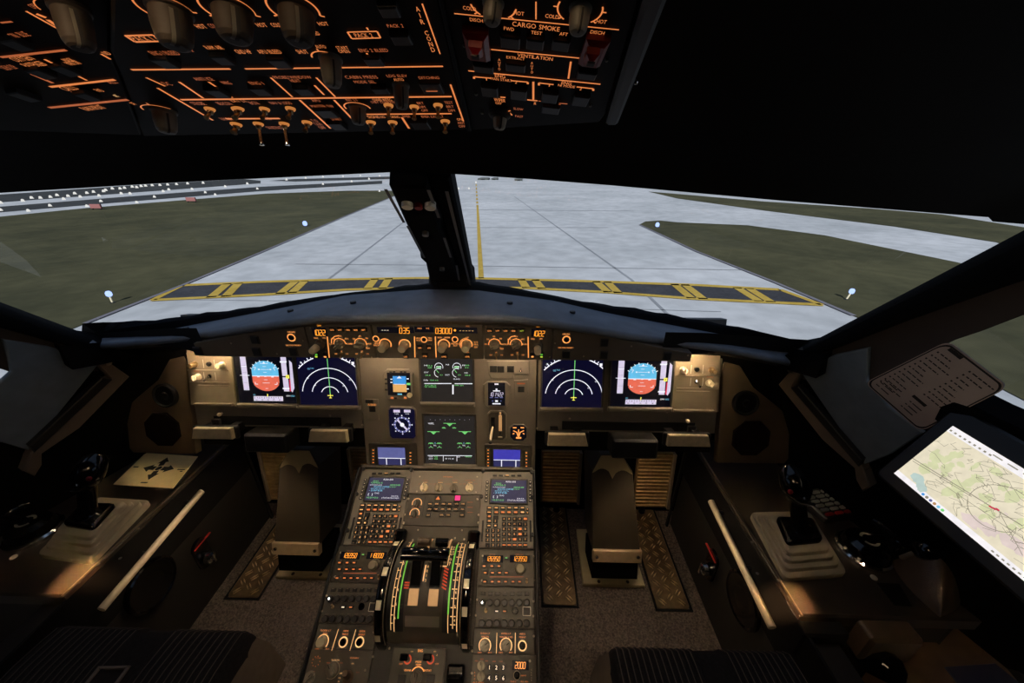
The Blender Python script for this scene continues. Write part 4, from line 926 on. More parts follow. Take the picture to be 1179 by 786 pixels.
# --- end panels with cream knobs (right one, then its mirror image)
def endpanel(mirror, label, lab2, lab3, lab4):
    sx = -1 if mirror else 1
    def at(px, py): p = P_.hit(px, py); return V((sx*p.x, p.y, p.z))
    t = thing('lighting_panel', label, 'control panel', at(798, 474), 'lighting panels at the ends of the instrument panel')
    def B(mb, nm, par=None): return mb.build(nm, par or t, mirror)
    mb = MB(P_); mb.prism([P_.uv(*p) for p in ((774.5, 408), (829, 408), (827, 474), (771.5, 474))], 0, .003, 'panel_lit', .001); B(mb, 'faceplate')
    for y0, x0, x1, hh in ((432, 779, 828, 1.2), (446.2, 778, 826, 1.4), (449.6, 778, 816, 1), (471.4, 774, 820, 2.6)):
        mb = MB(P_); a = P_.uv(x0, y0); c = P_.uv(x1, y0); k = hh*P_.scv(800, y0); mb.box(a[0], a[1]-k/2, .003, c[0], a[1]+k/2, .006 if hh < 2 else .012, 'panel_lit', .0008); B(mb, 'ledge')
    for x, y, m in ((785.7, 425.2, 'cream'), (819, 425.6, 'brass'), (815.5, 440, 'cream')):
        u, v = P_.uv(x, y); k = P_.sc(x, y)*3.6; mb = MB(P_); mb.lathe(u, v, [(k*1.1, .003), (k*1.1, .005), (k*.9, .006), (k*.85, .018), (k*.7, .02)], m, 18); mb.box(u-k*.2, v-k*.8, .0195, u+k*.2, v+k*.8, .0225, m, .0006); B(mb, 'knob')
    mb = MB(P_); u, v = P_.uv(801.4, 424.6); mb.lathe(u, v, [(.006, .003), (.006, .007), (.0045, .0085)], 'black', 14); B(mb, 'push_button')
    mb = MB(P_); u, v = P_.uv(801.4, 439); mb.lathe(u, v, [(.006, .003), (.006, .006), (.004, .008)], 'chrome', 12); mb.tube([P_.w(u, v, .007), P_.w(u, v-.004, .016), P_.w(u, v-.007, .024)], [.002, .0026, .0032], 'chrome', 8); B(mb, 'toggle_switch')
    mb = MB(P_)
    for x, y, ww, q in ((795, 424.6, .5, 10), (808.6, 424.6, .5, 10), (794.5, 439, .5, 9), (808.4, 439, .5, 9)): mb = MB(P_); rpx(mb, P_, x, y, ww, q, .0036, 'white'); B(mb, 'legend')
    mb = MB(P_); rpx(mb, P_, 817, 433.2, 8, 1, .0036, 'lit_dim'); B(mb, 'legend')
    # folded tray table slot with its latch
    t2 = thing('tray_table', lab2, 'table', at(724, 494), 'folded tray tables under the flight displays')
    t = t2
    mb = MB(P_); a = P_.uv(647, 494); c = P_.uv(800, 486.5); mb.box(a[0], a[1], .0, c[0], c[1], .0035, 'blackmatte', .001); B(mb, 'slot')
    mb = MB(P_); a = P_.uv(700, 519); c = P_.uv(752, 498.5); mb.rbox(a[0], a[1], c[0], c[1], .006, -.01, .045, 'black', .006); B(mb, 'tray')
    mb = MB(P_); a = P_.uv(790, 496.5); c = P_.uv(799.5, 489); mb.box(a[0], a[1], .0, c[0], c[1], .014, 'black', .002); B(mb, 'latch')
    mb = MB(P_); u, v = P_.uv(790.4, 483.2); mb.sphere(P_.w(u, v, .009), .0052, 'cream', 12); mb.lathe(u, v, [(.003, 0), (.003, .006)], 'metal', 8); B(mb, 'latch_ball')
    # foot rests
    for x0, x1, y0, y1, lb in ((630.5, 678, 500.5, 513.5, lab3), (768.5, 820, 502, 514, lab4)):
        t = thing('foot_rest', lb, 'foot rest', at((x0+x1)/2, y1), 'pale foot rests under the instrument panel')
        mb = MB(P_); H_ = .06; a = P_.uv(x0, y1, H_); c = P_.uv(x1, y0, H_)
        mb.prism([(a[0]+.0, a[1]), (c[0], a[1]), (c[0]-.008, c[1]), (a[0]+.002, c[1])], H_-.012, H_, 'footbar', .002); B(mb, 'plate')
        mb = MB(P_); mb.box(a[0]+.01, a[1]+.004, -.03, a[0]+.03, c[1]-.004, H_-.011, 'blackmatte'); mb.box(c[0]-.03, a[1]+.004, -.03, c[0]-.012, c[1]-.004, H_-.011, 'blackmatte'); B(mb, 'bracket')
        mb = MB(P_); mb.rbox(a[0]-.006, a[1]-.004, c[0]+.004, c[1]+.001, .004, H_-.022, H_-.0118, 'black', .002); B(mb, 'rubber_edge')
    # side panel with octagonal speaker grille and a round vent
    t = thing('speaker_panel', 'brown side panel with dark octagonal speaker grille, %s of the instrument panel' % ('left' if mirror else 'right'), 'speaker', at(864, 533), 'speaker panels beside the instrument panel')
    mb = MB(P_); mb.prism([P_.uv(*p) for p in ((834, 410), (846, 410), (868, 446), (898, 470), (910.5, 482), (908.5, 529), (904, 534), (826, 533))], -.022, -.002, 'speaker_panel', .0015); B(mb, 'backplate')
    mb = MB(P_); u, v = P_.uv(864.6, 504.5); k = P_.sc(864, 504)*23
    mb.prism([(u+k*math.cos(R(22.5+45*i)), v+k*math.sin(R(22.5+45*i))) for i in range(8)], -.002, .003, 'grille', .002); B(mb, 'grille')
    mb = MB(P_); u, v = P_.uv(858, 463.5); k = P_.sc(857, 463)*15; mb.lathe(u, v, [(k, -.002), (k, .006), (k*.86, .009), (k*.8, .004), (k*.3, .004), (k*.25, .007)], 'blackmatte', 24); B(mb, 'air_vent')
endpanel(False, 'right lighting panel with cream knobs and a toggle, lit from above', 'folded tray table with black slot under the right displays', 'pale foot rest under the right side, next to the centre plate', 'pale foot rest at the far right end under the panel')
endpanel(True, 'left lighting panel with cream knobs and a toggle, lit from above', 'folded tray table with black slot under the left displays', 'pale foot rest under the left side, next to the centre plate', 'pale foot rest at the far left end under the panel')
# ================================================================== CENTRE PEDESTAL
D_ = PED
class Sh(Fr):
    """the same frame moved sideways: photo points of the right unit give the left unit"""
    def __init__(s, b, du): s.o = b.o+b.x*du; s.x, s.y, s.n = b.x, b.y, b.n; s.b = b
    def uv(s, px, py, h=0): return s.b.uv(px, py, h)
    def sc(s, px, py): return s.b.sc(px, py)
    def scv(s, px, py): return s.b.scv(px, py)
DU = PED.uv(381.5, 690)[0]-PED.uv(555.5, 693.8)[0]
vr = [PED.uv(590, y)[1] for y in (543.5, 632.5, 675.5, 723.5, 753)] + [PED.uv(590, 810)[1]]
vtop, vend = vr[0]+.004, -.34
pd = thing('pedestal', 'dark centre pedestal sloping up to the instrument panel, carrying all its control units', 'pedestal', (0, .45, 0))
b = MB()
top = [PED.w(-.228, vend, -.004), PED.w(.228, vend, -.004), PED.w(.222, vtop, -.004), PED.w(-.222, vtop, -.004)]
bot = [V((p.x*.96, p.y if i > 1 else p.y+.02, 0)) for i, p in enumerate(top)]
bot[2].y = bot[3].y = top[2].y-.02
b.add(top+bot, [(0, 1, 2, 3), (4, 5, 1, 0), (5, 6, 2, 1), (6, 7, 3, 2), (7, 4, 0, 3)], 'console_side'); b.build('body', pd)
for sx in (-1, 1):
    b = MB(PED); b.prism([(sx*.2235, vend), (sx*.2305, vend), (sx*.2245, vtop), (sx*.2185, vtop)], -.02, .008, 'black', .002); b.build('edge_trim', pd)
b = MB(PED); b.box(-.219, vtop-.001, -.02, .219, vtop+.008, .006, 'ped', .002); b.build('top_trim', pd)
CU = .093; OU = .2185
def unit(name, label, cat, u0, u1, v0, v1, f=PED, m='ped', h=.003, group=None):
    t = thing(name, label, cat, f.w((u0+u1)/2, v0, 0), group)
    mb = MB(f); mb.box(u0+.0008, v0+.0008, -.004, u1-.0008, v1-.0008, h, m, .0008); mb.build('faceplate', t)
    return t
def uscrew(t, f, pts, r=.0022):
    for u, v in pts:
        mb = MB(f); mb.lathe(u, v, [(r, .003), (r*.9, .0042), (r*.4, .0046)], 'metal', 8); mb.build('screw', t)
HP = .003
# --- flight computers with keypad (right one measured, left one the same unit)
def mcdu(f, u0, u1, label):
    t = unit('flight_computer', label, 'computer', u0, u1, vr[1], vr[0], f, 'panel', .006, 'flight computers on the pedestal'); HH = .006
    sx0, sx1 = f.uv(566, 566)[0], f.uv(606, 566)[0]; sv0, sv1 = f.uv(586, 579.5)[1], f.uv(586, 554)[1]
    mb = MB(f); mb.box(sx0-.004, sv0-.004, HH, sx1+.004, sv1+.004, HH+.003, 'panel_dark', .0012); mb.build('bezel', t)
    mb = MB(f); mb.box(sx0, sv0, HH+.003, sx1, sv1, HH+.0038, 's_mcdu'); s_ = mb.build('screen', t)
    mb = MB(f); w, hh = sx1-sx0, sv1-sv0; z = HH+.0042
    def q(x, y, s, m, sz=.06, wd=None): mb.text(s, sx0+x*w, sv0+y*hh, hh*sz, z, m, 1 if wd is None else (wd*w)/(sum(glyph(c)[2]+.09 for c in s)/.72*hh*sz))
    q(.55, .93, 'A320-200', 's_white', .07, .3); q(.2, .85, 'ENG', 's_green', .05, .16); q(.24, .77, 'CFM56-5', 's_green', .07, .34); q(.22, .67, 'ACTIVE DATA BASE', 's_white', .045, .36)
    q(.4, .59, '23JAN-20FEB', 's_cyan', .07, .46); q(.78, .68, 'AB202401', 's_green', .07, .3); q(.3, .5, 'SECOND DATA', 's_cyan', .05, .4); q(.72, .59, '>>>', 's_green', .06, .2); q(.26, .42, '-20FEB', 's_cyan', .07, .4)
    q(.13, .25, '[ ]', 's_white', .08, .14); q(.3, .3, 'CHG', 's_white', .06, .14); q(.2, .1, '+0.0/+0.0', 's_green', .08, .34); q(.72, .1, 'STATUS/XLOAD>', 's_white', .06, .5); q(.84, .18, 'DATA', 's_white', .05, .2)
    mb.build('page_text', s_)
    K = f.sc(586, 590)
    def key(px, py, w_=5.2, h_=3.6, lw=2.2, lh=1.4, lm='lit_tan', ch=None, nm='key'):
        u, v = f.uv(px, py); mb = MB(f); mb.box(u-w_*K/2, v-h_*K/2, HH, u+w_*K/2, v+h_*K/2, HH+.003, 'key', .0006)
        if ch: mb.text(ch, u, v, lh*K*1.5, HH+.0034, lm)
        elif lw: mb.rect(u, v, lw*K, lh*K, HH+.0034, lm)
        mb.build(nm, t)
    for i in range(5): key(570+i*7, 548.3, 5, 2, 4 if i == 2 else 0, .8, 'lit_tan', nm='indicator')
    for i in range(6):
        y = 556+i*4.2; key(561.5-i*.3, y, 3.6, 3, 1.6, .5, 'lit_white', nm='line_key'); key(610.4, y, 3.6, 3, 1.6, .5, 'lit_white', nm='line_key')
    cx = lambda x: 400+x/4.9125; cy = lambda y: 530+y/4.915
    for x in (805, 843, 880, 917, 953, 990): key(cx(x), cy(272), 6, 3.6, 3.6, 1)
    for x, k in ((803, 1), (843, 1.6), (880, 1.7), (915, 1.7), (952, 1.7), (990, 1.5)): key(cx(x), cy(297), 6, 4, 3.8, k, 'lit_tan' if k < 1.6 else 'lit_orange')
    for y in (280, 300): key(cx(1018), cy(y), 3, 2.6, 1.4, .8)
    key(cx(804), cy(320), 5.6, 4, 3, 1.8, 'lit_orange'); key(cx(841), cy(326), 5.6, 4, 0); key(cx(804), cy(346), 5.6, 4, 3, 1.2); key(cx(838), cy(346), 5.2, 4, 1, 1.8, ch='1'); key(cx(802), cy(372), 5.6, 4, 3, 1.1); key(cx(838), cy(372), 5.2, 4, 2, 1.4)
    dg = '123456789.0/'; i = 0
    for y in (399, 426, 453, 481):
        for x in (795, 826, 855): key(cx(x), cy(y), 5, 4, ch=dg[i]); i += 1
    al = 'ABCDEFGHIJKLMNOPQRSTUVWXYZ'; i = 0
    for y in (334, 363, 391, 420, 449, 481):
        for x in (887, 916, 946, 976, 1006):
            lit = (y, x) in ((334, 1006), (391, 976), (420, 976), (449, 946))
            c = al[i] if i < 26 else None; i += 1
            key(cx(x), cy(y), 5, 4, 3.4 if y == 481 else (3.6 if lit else 0), 2.2 if lit else 1.2, 'lit_orange' if (lit or y == 481) else 'lit_tan', ch=None if lit or y == 481 else c)
    for x, hgt in ((1036, 30), (766, 30)):
        u, v = f.uv(cx(x), cy(400)); mb = MB(f); mb.box(u-.0022, v-.022, HH, u+.0022, v+.022, HH+.002, 'black', .0008); mb.build('slot', t)
    uscrew(t, f, [(u0+.005, vr[0]-.006), (u1-.005, vr[0]-.006)])
    for v in (.03, .11, .17):
        for u in (u0+.003, u1-.003):
            mb = MB(f); mb.cyl(u, vr[1]+v, .0045, .004, .011, 'black', 12); mb.build('fastener', t)
mcdu(PED, CU-.002, OU, 'right flight computer with tan glare on its screen')
mcdu(Sh(PED, PED.uv(422, 577)[0]-PED.uv(566, 579.5)[0]), CU-.002, OU, 'left flight computer with a clear dark screen of green and blue text')
# --- switching panel
v_a, v_b = PED.uv(515, 569.3)[1], vr[0]
t = unit('switching_panel', 'narrow switching panel with four round knobs between the flight computers', 'control panel', -CU, CU, v_a, v_b, m='panel')
mb = MB(D_); TW(mb, D_, 516, 549.2, 'SWITCHING', 11, 1.3, 'lit_orange', HP+.0004)
for x, s in ((490, 'ATT HDG'), (507.5, 'AIR DATA'), (524.4, 'EIS DMC'), (541.6, 'ECAM/ND XFR')):
    TW(mb, D_, x, 553.2, s, 6 if x < 540 else 11, 1, 'lit_dim', HP+.0004); TW(mb, D_, x, 555.6, 'NORM', 5, .9, 'lit_tan', HP+.0004)
    for sx in (-1, 1): TW(mb, D_, x+6.6*sx, 557.4, 'CAPT' if sx < 0 else 'F/O', 3.4, .9, 'lit_dim', HP+.0004)
mb.build('legend', t)
for x, y, m in ((488.6, 561.8, 'cream'), (505.4, 562, 'knob'), (522.8, 562.6, 'knob_dark'), (540.6, 562, 'cream')): knob(t, D_, x, y, 4.6, .016, m, 'grip', 95)
uscrew(t, D_, [D_.uv(483.5, 549), D_.uv(549.5, 549.3), D_.uv(480, 566), D_.uv(548, 567)])
# --- system control panel
v_c = PED.uv(515, 606.3)[1]
t = unit('system_control_panel', 'system control panel with rows of lit keys and one pink key', 'control panel', -CU, CU, v_c, v_a)
XE = lambda x: 455+x/11.23; YE = lambda y: 545+y/11.23
for x, y in ((285, 395), (255, 525)):
    knob(t, D_, XE(x), YE(y), 4, .014, 'knob_dark', 'grip', 80)
mb = MB(D_)
for x, y in ((285, 390), (255, 520)):
    u, v = D_.uv(XE(x), YE(y)); k = D_.sc(XE(x), YE(y)); mb.arc(u, v, 4.8*k, 5.8*k, HP+.0004, 'lit_tan', -20, 200)
    TW(mb, D_, XE(x), YE(y-62), 'DISPLAY', 7, 1.1, 'lit_dim', HP+.0004); TW(mb, D_, XE(x-46), YE(y+48), 'OFF', 3, 1, 'lit_dim', HP+.0004); TW(mb, D_, XE(x+42), YE(y+48), 'BRT', 3, 1, 'lit_dim', HP+.0004)
for y in (375, 440, 505): lpx(mb, D_, (XE(935), YE(y)), (XE(1005), YE(y)), .5, HP+.0004, 'lit_dim')
lpx(mb, D_, (XE(395), YE(300)), (XE(350), YE(570)), .5, HP+.0004, 'black')
mb.build('legend', t)
mb = MB(D_); bpx(mb, D_, XE(812), YE(324), 7.4, 6.4, HP, HP+.003, 'key', .0005); rpx(mb, D_, XE(812), YE(324), 6.2, 5.4, HP+.0034, 's_magenta'); mb.build('key', t)
mb = MB(D_); bpx(mb, D_, XE(560), YE(324), 7, 5.4, HP, HP+.003, 'key', .0005); u, v = D_.uv(XE(560), YE(324)); k = D_.sc(505, 574); mb.flat([(u-2.6*k, v-1.8*k), (u+2.6*k, v-1.8*k), (u, v+2*k)], HP+.0034, 'lit_orange'); mb.build('key', t)
for y, xs_ in ((402, (460, 545, 630, 713, 800, 885)), (470, (450, 533, 620, 703, 788, 875)), (545, (435, 608, 695, 868))):
    for i, x in enumerate(xs_): button(t, D_, XE(x), YE(y-4), 6, 4.6, ('ENG', 'BLEED', 'PRESS', 'ELEC', 'HYD', 'FUEL')[i] if y == 402 else (('APU', 'COND', 'DOOR', 'WHEEL', 'F/CTL', 'ALL') if y == 470 else ('CLR', 'STS', 'RCL', 'CLR'))[i], 'lit_tan', 'key', 1.4, HP+.003, lw=3.8)
uscrew(t, D_, [D_.uv(549.5, 575), D_.uv(470.5, 574.5), D_.uv(466, 592.5), D_.uv(551, 593), D_.uv(465, 602), D_.uv(551, 602)], .003)
# --- throttle quadrant with trim wheels
tq = unit('throttle_quadrant', 'throttle quadrant with two black thrust levers, lit scales and striped trim wheels', 'throttle', -CU-.004, CU+.004, PED.uv(490, 742)[1], v_c)
uscrew(tq, D_, [D_.uv(481.6, 610.2), D_.uv(532, 610.5), D_.uv(475.5, 622), D_.uv(524, 619.5), D_.uv(449, 746), D_.uv(534.5, 620.8)])
vc_, hc_, RR = -.047, -.024, .094
def cyl_pt(u, a, r=RR): return PED.w(u, vc_+r*math.cos(R(a)), hc_+r*math.sin(R(a)))
def ap_(a, u, dr=0): return cyl_pt(u, a, RR+dr)
mb = MB(); HWQ = .070
angs = [16+i*6 for i in range(25)]
mb.grid([[cyl_pt(-HWQ, a), cyl_pt(HWQ, a)] for a in angs], 'ped', True)
for sx in (-1, 1):
    rim = [cyl_pt(sx*HWQ, a) for a in angs]; mb.add(rim, [tuple(range(len(rim)))] if sx > 0 else [tuple(range(len(rim)))[::-1]], 'panel_dark')
mb.build('housing', tq)
def band(mb, u0, u1, a0, a1, dr, m):
    n = max(2, int(abs(a1-a0)/4)); mb.grid([[cyl_pt(u0, a0+(a1-a0)*i/n, RR+dr), cyl_pt(u1, a0+(a1-a0)*i/n, RR+dr)] for i in range(n+1)], m, True)
mb = MB()
for sx in (-1, 1): band(mb, sx*.0385 if sx > 0 else -.069, .069 if sx > 0 else -.0365, 20, 138, .0006, 'black')
mb.build('scale_plate', tq)
mb = MB(); E1, E2 = .0012, .0016
for u0, u1, a0, a1, m in ((-.0542, -.0530, 24, 138, 'lit_tan'), (-.0472, -.0446, 30, 122, 'leaf'), (.0488, .0518, 30, 116, 'leaf'), (.0497, .0509, 116, 138, 'lit_tan'), (.0589, .0601, 24, 132, 'lit_tan'), (.0668, .0681, 28, 136, 'lit_tan'), (.0388, .0399, 34, 66, 'lit_tan'), (-.0605, -.0595, 70, 136, 'lit_tan'), (.0505, .0516, 22, 30, 'lit_tan')):
    band(mb, u0, u1, a0, a1, E1, m)
for a in range(28, 136, 9):
    for u, s in ((-.0575, 1), (.0565, 1), (.0632, 1)):
        band(mb, u-.0018, u+.0018, a-.45, a+.45, E2, 'lit_tan')
def cyl_text(mb, s, u, a, size, m, dr=E2):
    o = cyl_pt(u, a, RR+dr); rad = (o-PED.w(u, vc_, hc_)).normalized(); f = Fr(o, PED.x, rad.cross(PED.x)); mb.f = f; mb.text(s, 0, 0, size, 0, m)
for i, a in enumerate(range(34, 132, 14)):
    cyl_text(mb, str(10-i) if i else '10', .0632, a+4, .005, 'lit_tan'); cyl_text(mb, str(i), -.0515, a+3, .0045, 'lit_tan')
for s, a in (('TO', 38), ('GA', 42), ('FLX', 47), ('MCT', 51), ('CL', 58), ('A', 62), ('T', 65)): cyl_text(mb, s, .0435, a, .0042, 'lit_tan')
for i in range(7):
    for u0, m in ((.034, 'lit_red'), (.022, 'lit_red')):
        if u0 == .022 and i > 5: continue
        a = 68+i*3.4; mb.grid([[cyl_pt(u0, a, RR+E2), cyl_pt(u0+.004 if u0 < .03 else u0+.009, a+2.4, RR+E2)], [cyl_pt(u0, a+1.5, RR+E2), cyl_pt(u0+.004 if u0 < .03 else u0+.009, a+3.9, RR+E2)]], m, True)
for i in range(3): band(mb, -.0405, -.031, 85+i*2.6, 86.4+i*2.6, E2, 'lit_red')
band(mb, .0275, .0385, 66.5, 67.8, E2, 'lit_tan'); band(mb, -.006, -.0035, 66, 84, E2, 'lit_tan')
for i, a in enumerate((68, 73, 78, 83)): cyl_text(mb, ('0', 'REV', 'IDLE', '3')[i][:1], .0005, a, .005, 'lit_tan')
mb.build('scale_markings', tq)
for sx in (-1, 1):
    u = sx*.0195
    mb = MB(); band(mb, u-.0125, u+.0125, 60, 113, .0014, 'panel_dark'); band(mb, u-.0105, u+.0105, 22, 90, .0018, 'blackmatte'); band(mb, u-.0095, u+.0095, 91.5, 108, .0020, 'hot_tan'); mb.build('lever_slot', tq)
    lv = MB()
    prof = [(64, 0), (60, .014), (58, .026), (66, .026), (80, .01), (90, .0)]
    L_ = [cyl_pt(u-.009, a, RR+d) for a, d in prof]; R_ = [cyl_pt(u+.009, a, RR+d) for a, d in prof]; n = len(L_)
    lv.add(L_+R_, [(i, (i+1) % n, n+(i+1) % n, n+i) for i in range(n)]+[tuple(range(n))[::-1], tuple(range(n, 2*n))], 'gloss')
    lv = lv.build('thrust_lever', tq)
    hd_ = MB(); hd_.tube([cyl_pt(x, 60, RR+.026) for x in (u-.034 if sx < 0 else u-.0195, u-.030 if sx < 0 else u-.018, u+.018 if sx < 0 else u+.022, u+.0195 if sx < 0 else u+.024)], [.006, .0085, .0085, .006], 'gloss', 14); hd_.tube([cyl_pt(x, 66, RR+.026) for x in (u-.033 if sx < 0 else u-.019, u+.019 if sx < 0 else u+.022)], .006, 'gloss', 12); hd_.build('handle', lv)
    rv = MB(); rv.tube([cyl_pt(u-.014, 38, RR+.012), cyl_pt(u+.0135, 38, RR+.012)], .0085, 'gloss' if sx > 0 else 'leather', 14); rv.box; rv.build('reverse_lever', tq)  # left lever browner than the right: tan light put into its colour
    sp = MB(); a0 = 20; uu = u+sx*.0; band(sp, u+.0075 if sx < 0 else u+.012, u+.0125 if sx < 0 else u+.017, 18, 56, .006, 'hot_tan'); sp.build('lit_strip', tq)
mb = MB(); band(mb, -.032, .034, 118, 130, .003, 'panel'); mb.build('front_ledge', tq)
# trim wheels
for sx in (-1, 1):
    uc_ = sx*.083; rw, wv, wh = .1, -.05, -.021; hw = .0085
    mb = MB(); rows = []
    prof = [(-hw, rw-.012), (-hw, rw-.003), (-hw*.6, rw), (hw*.6, rw), (hw, rw-.003), (hw, rw-.012)]
    aa = [8+i*4 for i in range(42)]
    mb.grid([[PED.w(uc_+du, wv+r_*math.cos(R(a)), wh+r_*math.sin(R(a))) for du, r_ in prof] for a in aa], 'gloss', True)
    for s2 in (-1, 1):
        ring = [PED.w(uc_+s2*hw, wv+(rw-.011)*math.cos(R(a)), wh+(rw-.011)*math.sin(R(a))) for a in aa]; mb.add(ring, [tuple(range(len(ring)))[::s2]], 'gloss')
    wh_ = mb.build('trim_wheel', tq)
    for a in ((34, 74, 106, 142) if sx < 0 else (36, 84, 110, 150)):
        mb = MB(); k0 = 4.6
        mb.grid([[PED.w(uc_+x*(hw*.62), wv+(rw+.0006)*math.cos(R(a+d)), wh+(rw+.0006)*math.sin(R(a+d))) for x in (-1, 1)] for d in (-k0, -k0*.5, 0, k0*.5, k0)], 'cream', True)
        mb.build('stripe', wh_)
    cv = MB(PED); v_, h_ = .062, .004; cv.rbox(uc_-.013, .028, uc_+.013, .066, .006, 0, .020, 'gloss', .006); cv.build('wheel_cover', tq)
    sl = MB(); ux = sx*.0735
    sl.grid([[cyl_pt(ux-.0008, a, RR+.005), cyl_pt(ux+.0008, a, RR+.005)] for a in angs], 'knob', True); sl.build('wheel_rim', tq)
# --- radio panels
X3 = lambda x: 340+x/3.93; Y3 = lambda y: 620+y/3.93
def radio(f, label, d2):
    t = unit('radio_panel', label, 'radio', CU+.004, OU, vr[2], vr[1], f, group='radio panels on the pedestal')
    for x, s, w_ in ((567.8, '126950', 21), (598.6, d2, 21)):
        mb = MB(f); bpx(mb, f, x, 643.4, w_+2, 8.4, HP, HP+.0014, 's_black', .0003); dw = mb.build('display_window', t); digits(dw, f, x, 643.4, s, 5.2, 'amber', .61, HP+.0018)
    button(t, f, 583, 642.4, 4.6, 3, None, 's_green', 'arrow_key', h=HP+.003)
    knob(t, f, 598.9, 654.6, 6.6, .012, 'knob_dark'); knob(t, f, 598.9, 655.6, 4.8, .024, 'knob')
    for y, xs_ in ((125, (855, 890, 922)), (155, (860, 893, 925, 955)), (195, (858, 892, 922, 952, 985, 1015))):
        for i, x in enumerate(xs_): button(t, f, X3(x), Y3(y), 5.4, 4, None, 'lit_orange', 'key', h=HP+.003)
    mb = MB(f); lpx(mb, f, (X3(880), Y3(173)), (X3(1032), Y3(173)), .6, HP+.0004, 'lit_dim'); TW(mb, f, 567, 638.2, 'ACTIVE', 7, 1, 'lit_dim', HP+.0004); TW(mb, f, 598, 638.2, 'STBY/CRS', 9, 1, 'lit_dim', HP+.0004); mb.build('legend', t)
    toggle(t, f, X3(1047), Y3(196), 2.4, .014, 'brass', (0, .4)); uscrew(t, f, [f.uv(556, 640), f.uv(614.5, 640.5), f.uv(555, 668), f.uv(616, 668)])
PL = Sh(PED, DU)
radio(PED, 'right radio panel showing 126950 and 123950', '123950'); radio(PL, 'left radio panel showing 126950 and 118000', '118000')
# --- audio panels
def audio(f, label):
    t = unit('audio_panel', label, 'audio panel', CU+.004, OU, vr[3], vr[2], f, group='audio panels on the pedestal')
    for i in range(7):
        mb = MB(f); bpx(mb, f, X3(850+i*33), Y3(250), 5.4, 4.6, HP, HP+.003, 'key', .0006); rpx(mb, f, X3(850+i*33), Y3(244), 2.4, .6, HP+.0034, 'knob_dark'); mb.build('key', t)
    for i in range(7):
        x, y = 555.6+i*8.45, 693.8; u, v = f.uv(x, y); k = f.sc(x, y); mb = MB(f)
        mb.lathe(u, v, [(3.6*k, HP), (3.6*k, HP+.008), (3*k, HP+.011)], 'black', 16)
        if i == 0: mb.disc(u, v, 1.2*k, HP+.0114, 'led', 12); mb.lathe(u, v, [(1.9*k, HP+.0112), (1.3*k, HP+.0118)], 'chrome', 12, False)
        mb.build('knob', t)
        x, y = X3(845+i*33.6), Y3(383); u, v = f.uv(x, y); k = f.sc(x, y); mb = MB(f); mb.lathe(u, v, [(3.8*k, HP), (3.8*k, HP+.009), (3.1*k, HP+.012)], 'black', 16); mb.build('knob', t)
    mb = MB(f)
    for i in range(7): rpx(mb, f, X3(843+i*33.6), Y3(360), 4, .8, HP+.0004, 'knob_dark')
    u, v = f.uv(X3(1047), Y3(328)); k = f.sc(606, 703)
    for a, c in (((-4.4, -4), (4.4, -4)), ((4.4, -4), (4.4, 4)), ((4.4, 4), (-4.4, 4)), ((-4.4, 4), (-4.4, -4))): mb.line((u+a[0]*k, v+a[1]*k), (u+c[0]*k, v+c[1]*k), .6*k, HP+.0004, 'white')
    mb.build('legend', t)
    toggle(t, f, X3(863), Y3(327), 2.8, .012, 'brass', (0, .3)); button(t, f, X3(912), Y3(328), 6, 3.8, None, 'lit_white', 'key', h=HP+.003); button(t, f, X3(947), Y3(328), 6, 3.8, None, 'lit_orange', 'key', h=HP+.003)
    u, v = f.uv(X3(995), Y3(326)); k = f.sc(593, 702); mb = MB(f); mb.lathe(u, v, [(3.5*k, HP), (3.5*k, HP+.003), (2.8*k, HP+.004)], 'gloss', 16); mb.build('push_button', t)
    mb = MB(f); bpx(mb, f, X3(1047), Y3(328), 7, 6, HP, HP+.002, 'black', .0005); mb.build('key', t)
    uscrew(t, f, [f.uv(549.5, 690), f.uv(614, 692), f.uv(548, 708), f.uv(614, 709)])
audio(PED, 'right audio panel with two rows of black round knobs, beside the floor plates'); audio(PL, 'left audio panel with two rows of black round knobs, left of the trim wheel')
# --- light panels
def lights(label, u0, u1, knobs, rings, divs, words):
    t = unit('light_panel', label, 'control panel', u0, u1, vr[4], vr[3], group='light panels on the pedestal')
    mb = MB(D_)
    for x, y in knobs:
        u, v = D_.uv(x, y); k = D_.sc(x, y); mb.arc(u, v, 6.2*k, 7.1*k, HP+.0004, 'lit_tan', -40, 220); TW(mb, D_, x-6, y+8, 'DIM', 4.4, 1.5, 'lit_orange', HP+.0004); TW(mb, D_, x+6, y+8, 'BRT', 4.4, 1.5, 'lit_orange', HP+.0004)
    for a, c in divs: lpx(mb, D_, a, c, .7, HP+.0004, 'lit_tan')
    for x, y, s, w_ in words: TW(mb, D_, x, y, s, w_, 1.9, 'lit_orange', HP+.0004)
    mb.build('legend', t)
    for x, y in knobs: knob(t, D_, x, y, 5.4, .014, 'knob', 'cap' if u0 < 0 else 'grip', 40)
    for x, y in rings:
        u, v = D_.uv(x, y); k = D_.sc(x, y)*4.8; mb = MB(D_); mb.lathe(u, v, [(k*.74, HP), (k*.74, HP+.004), (k*.6, HP+.005)], 'gloss', 18); mb.arc(u, v, k*.8, k*1.06, HP+.0008, 'lit_tan'); mb.build('ring_button', t)
    uscrew(t, D_, [D_.uv(544, 749) if u0 > 0 else D_.uv(431, 727.5), D_.uv(614.5, 732) if u0 > 0 else D_.uv(355, 746)])
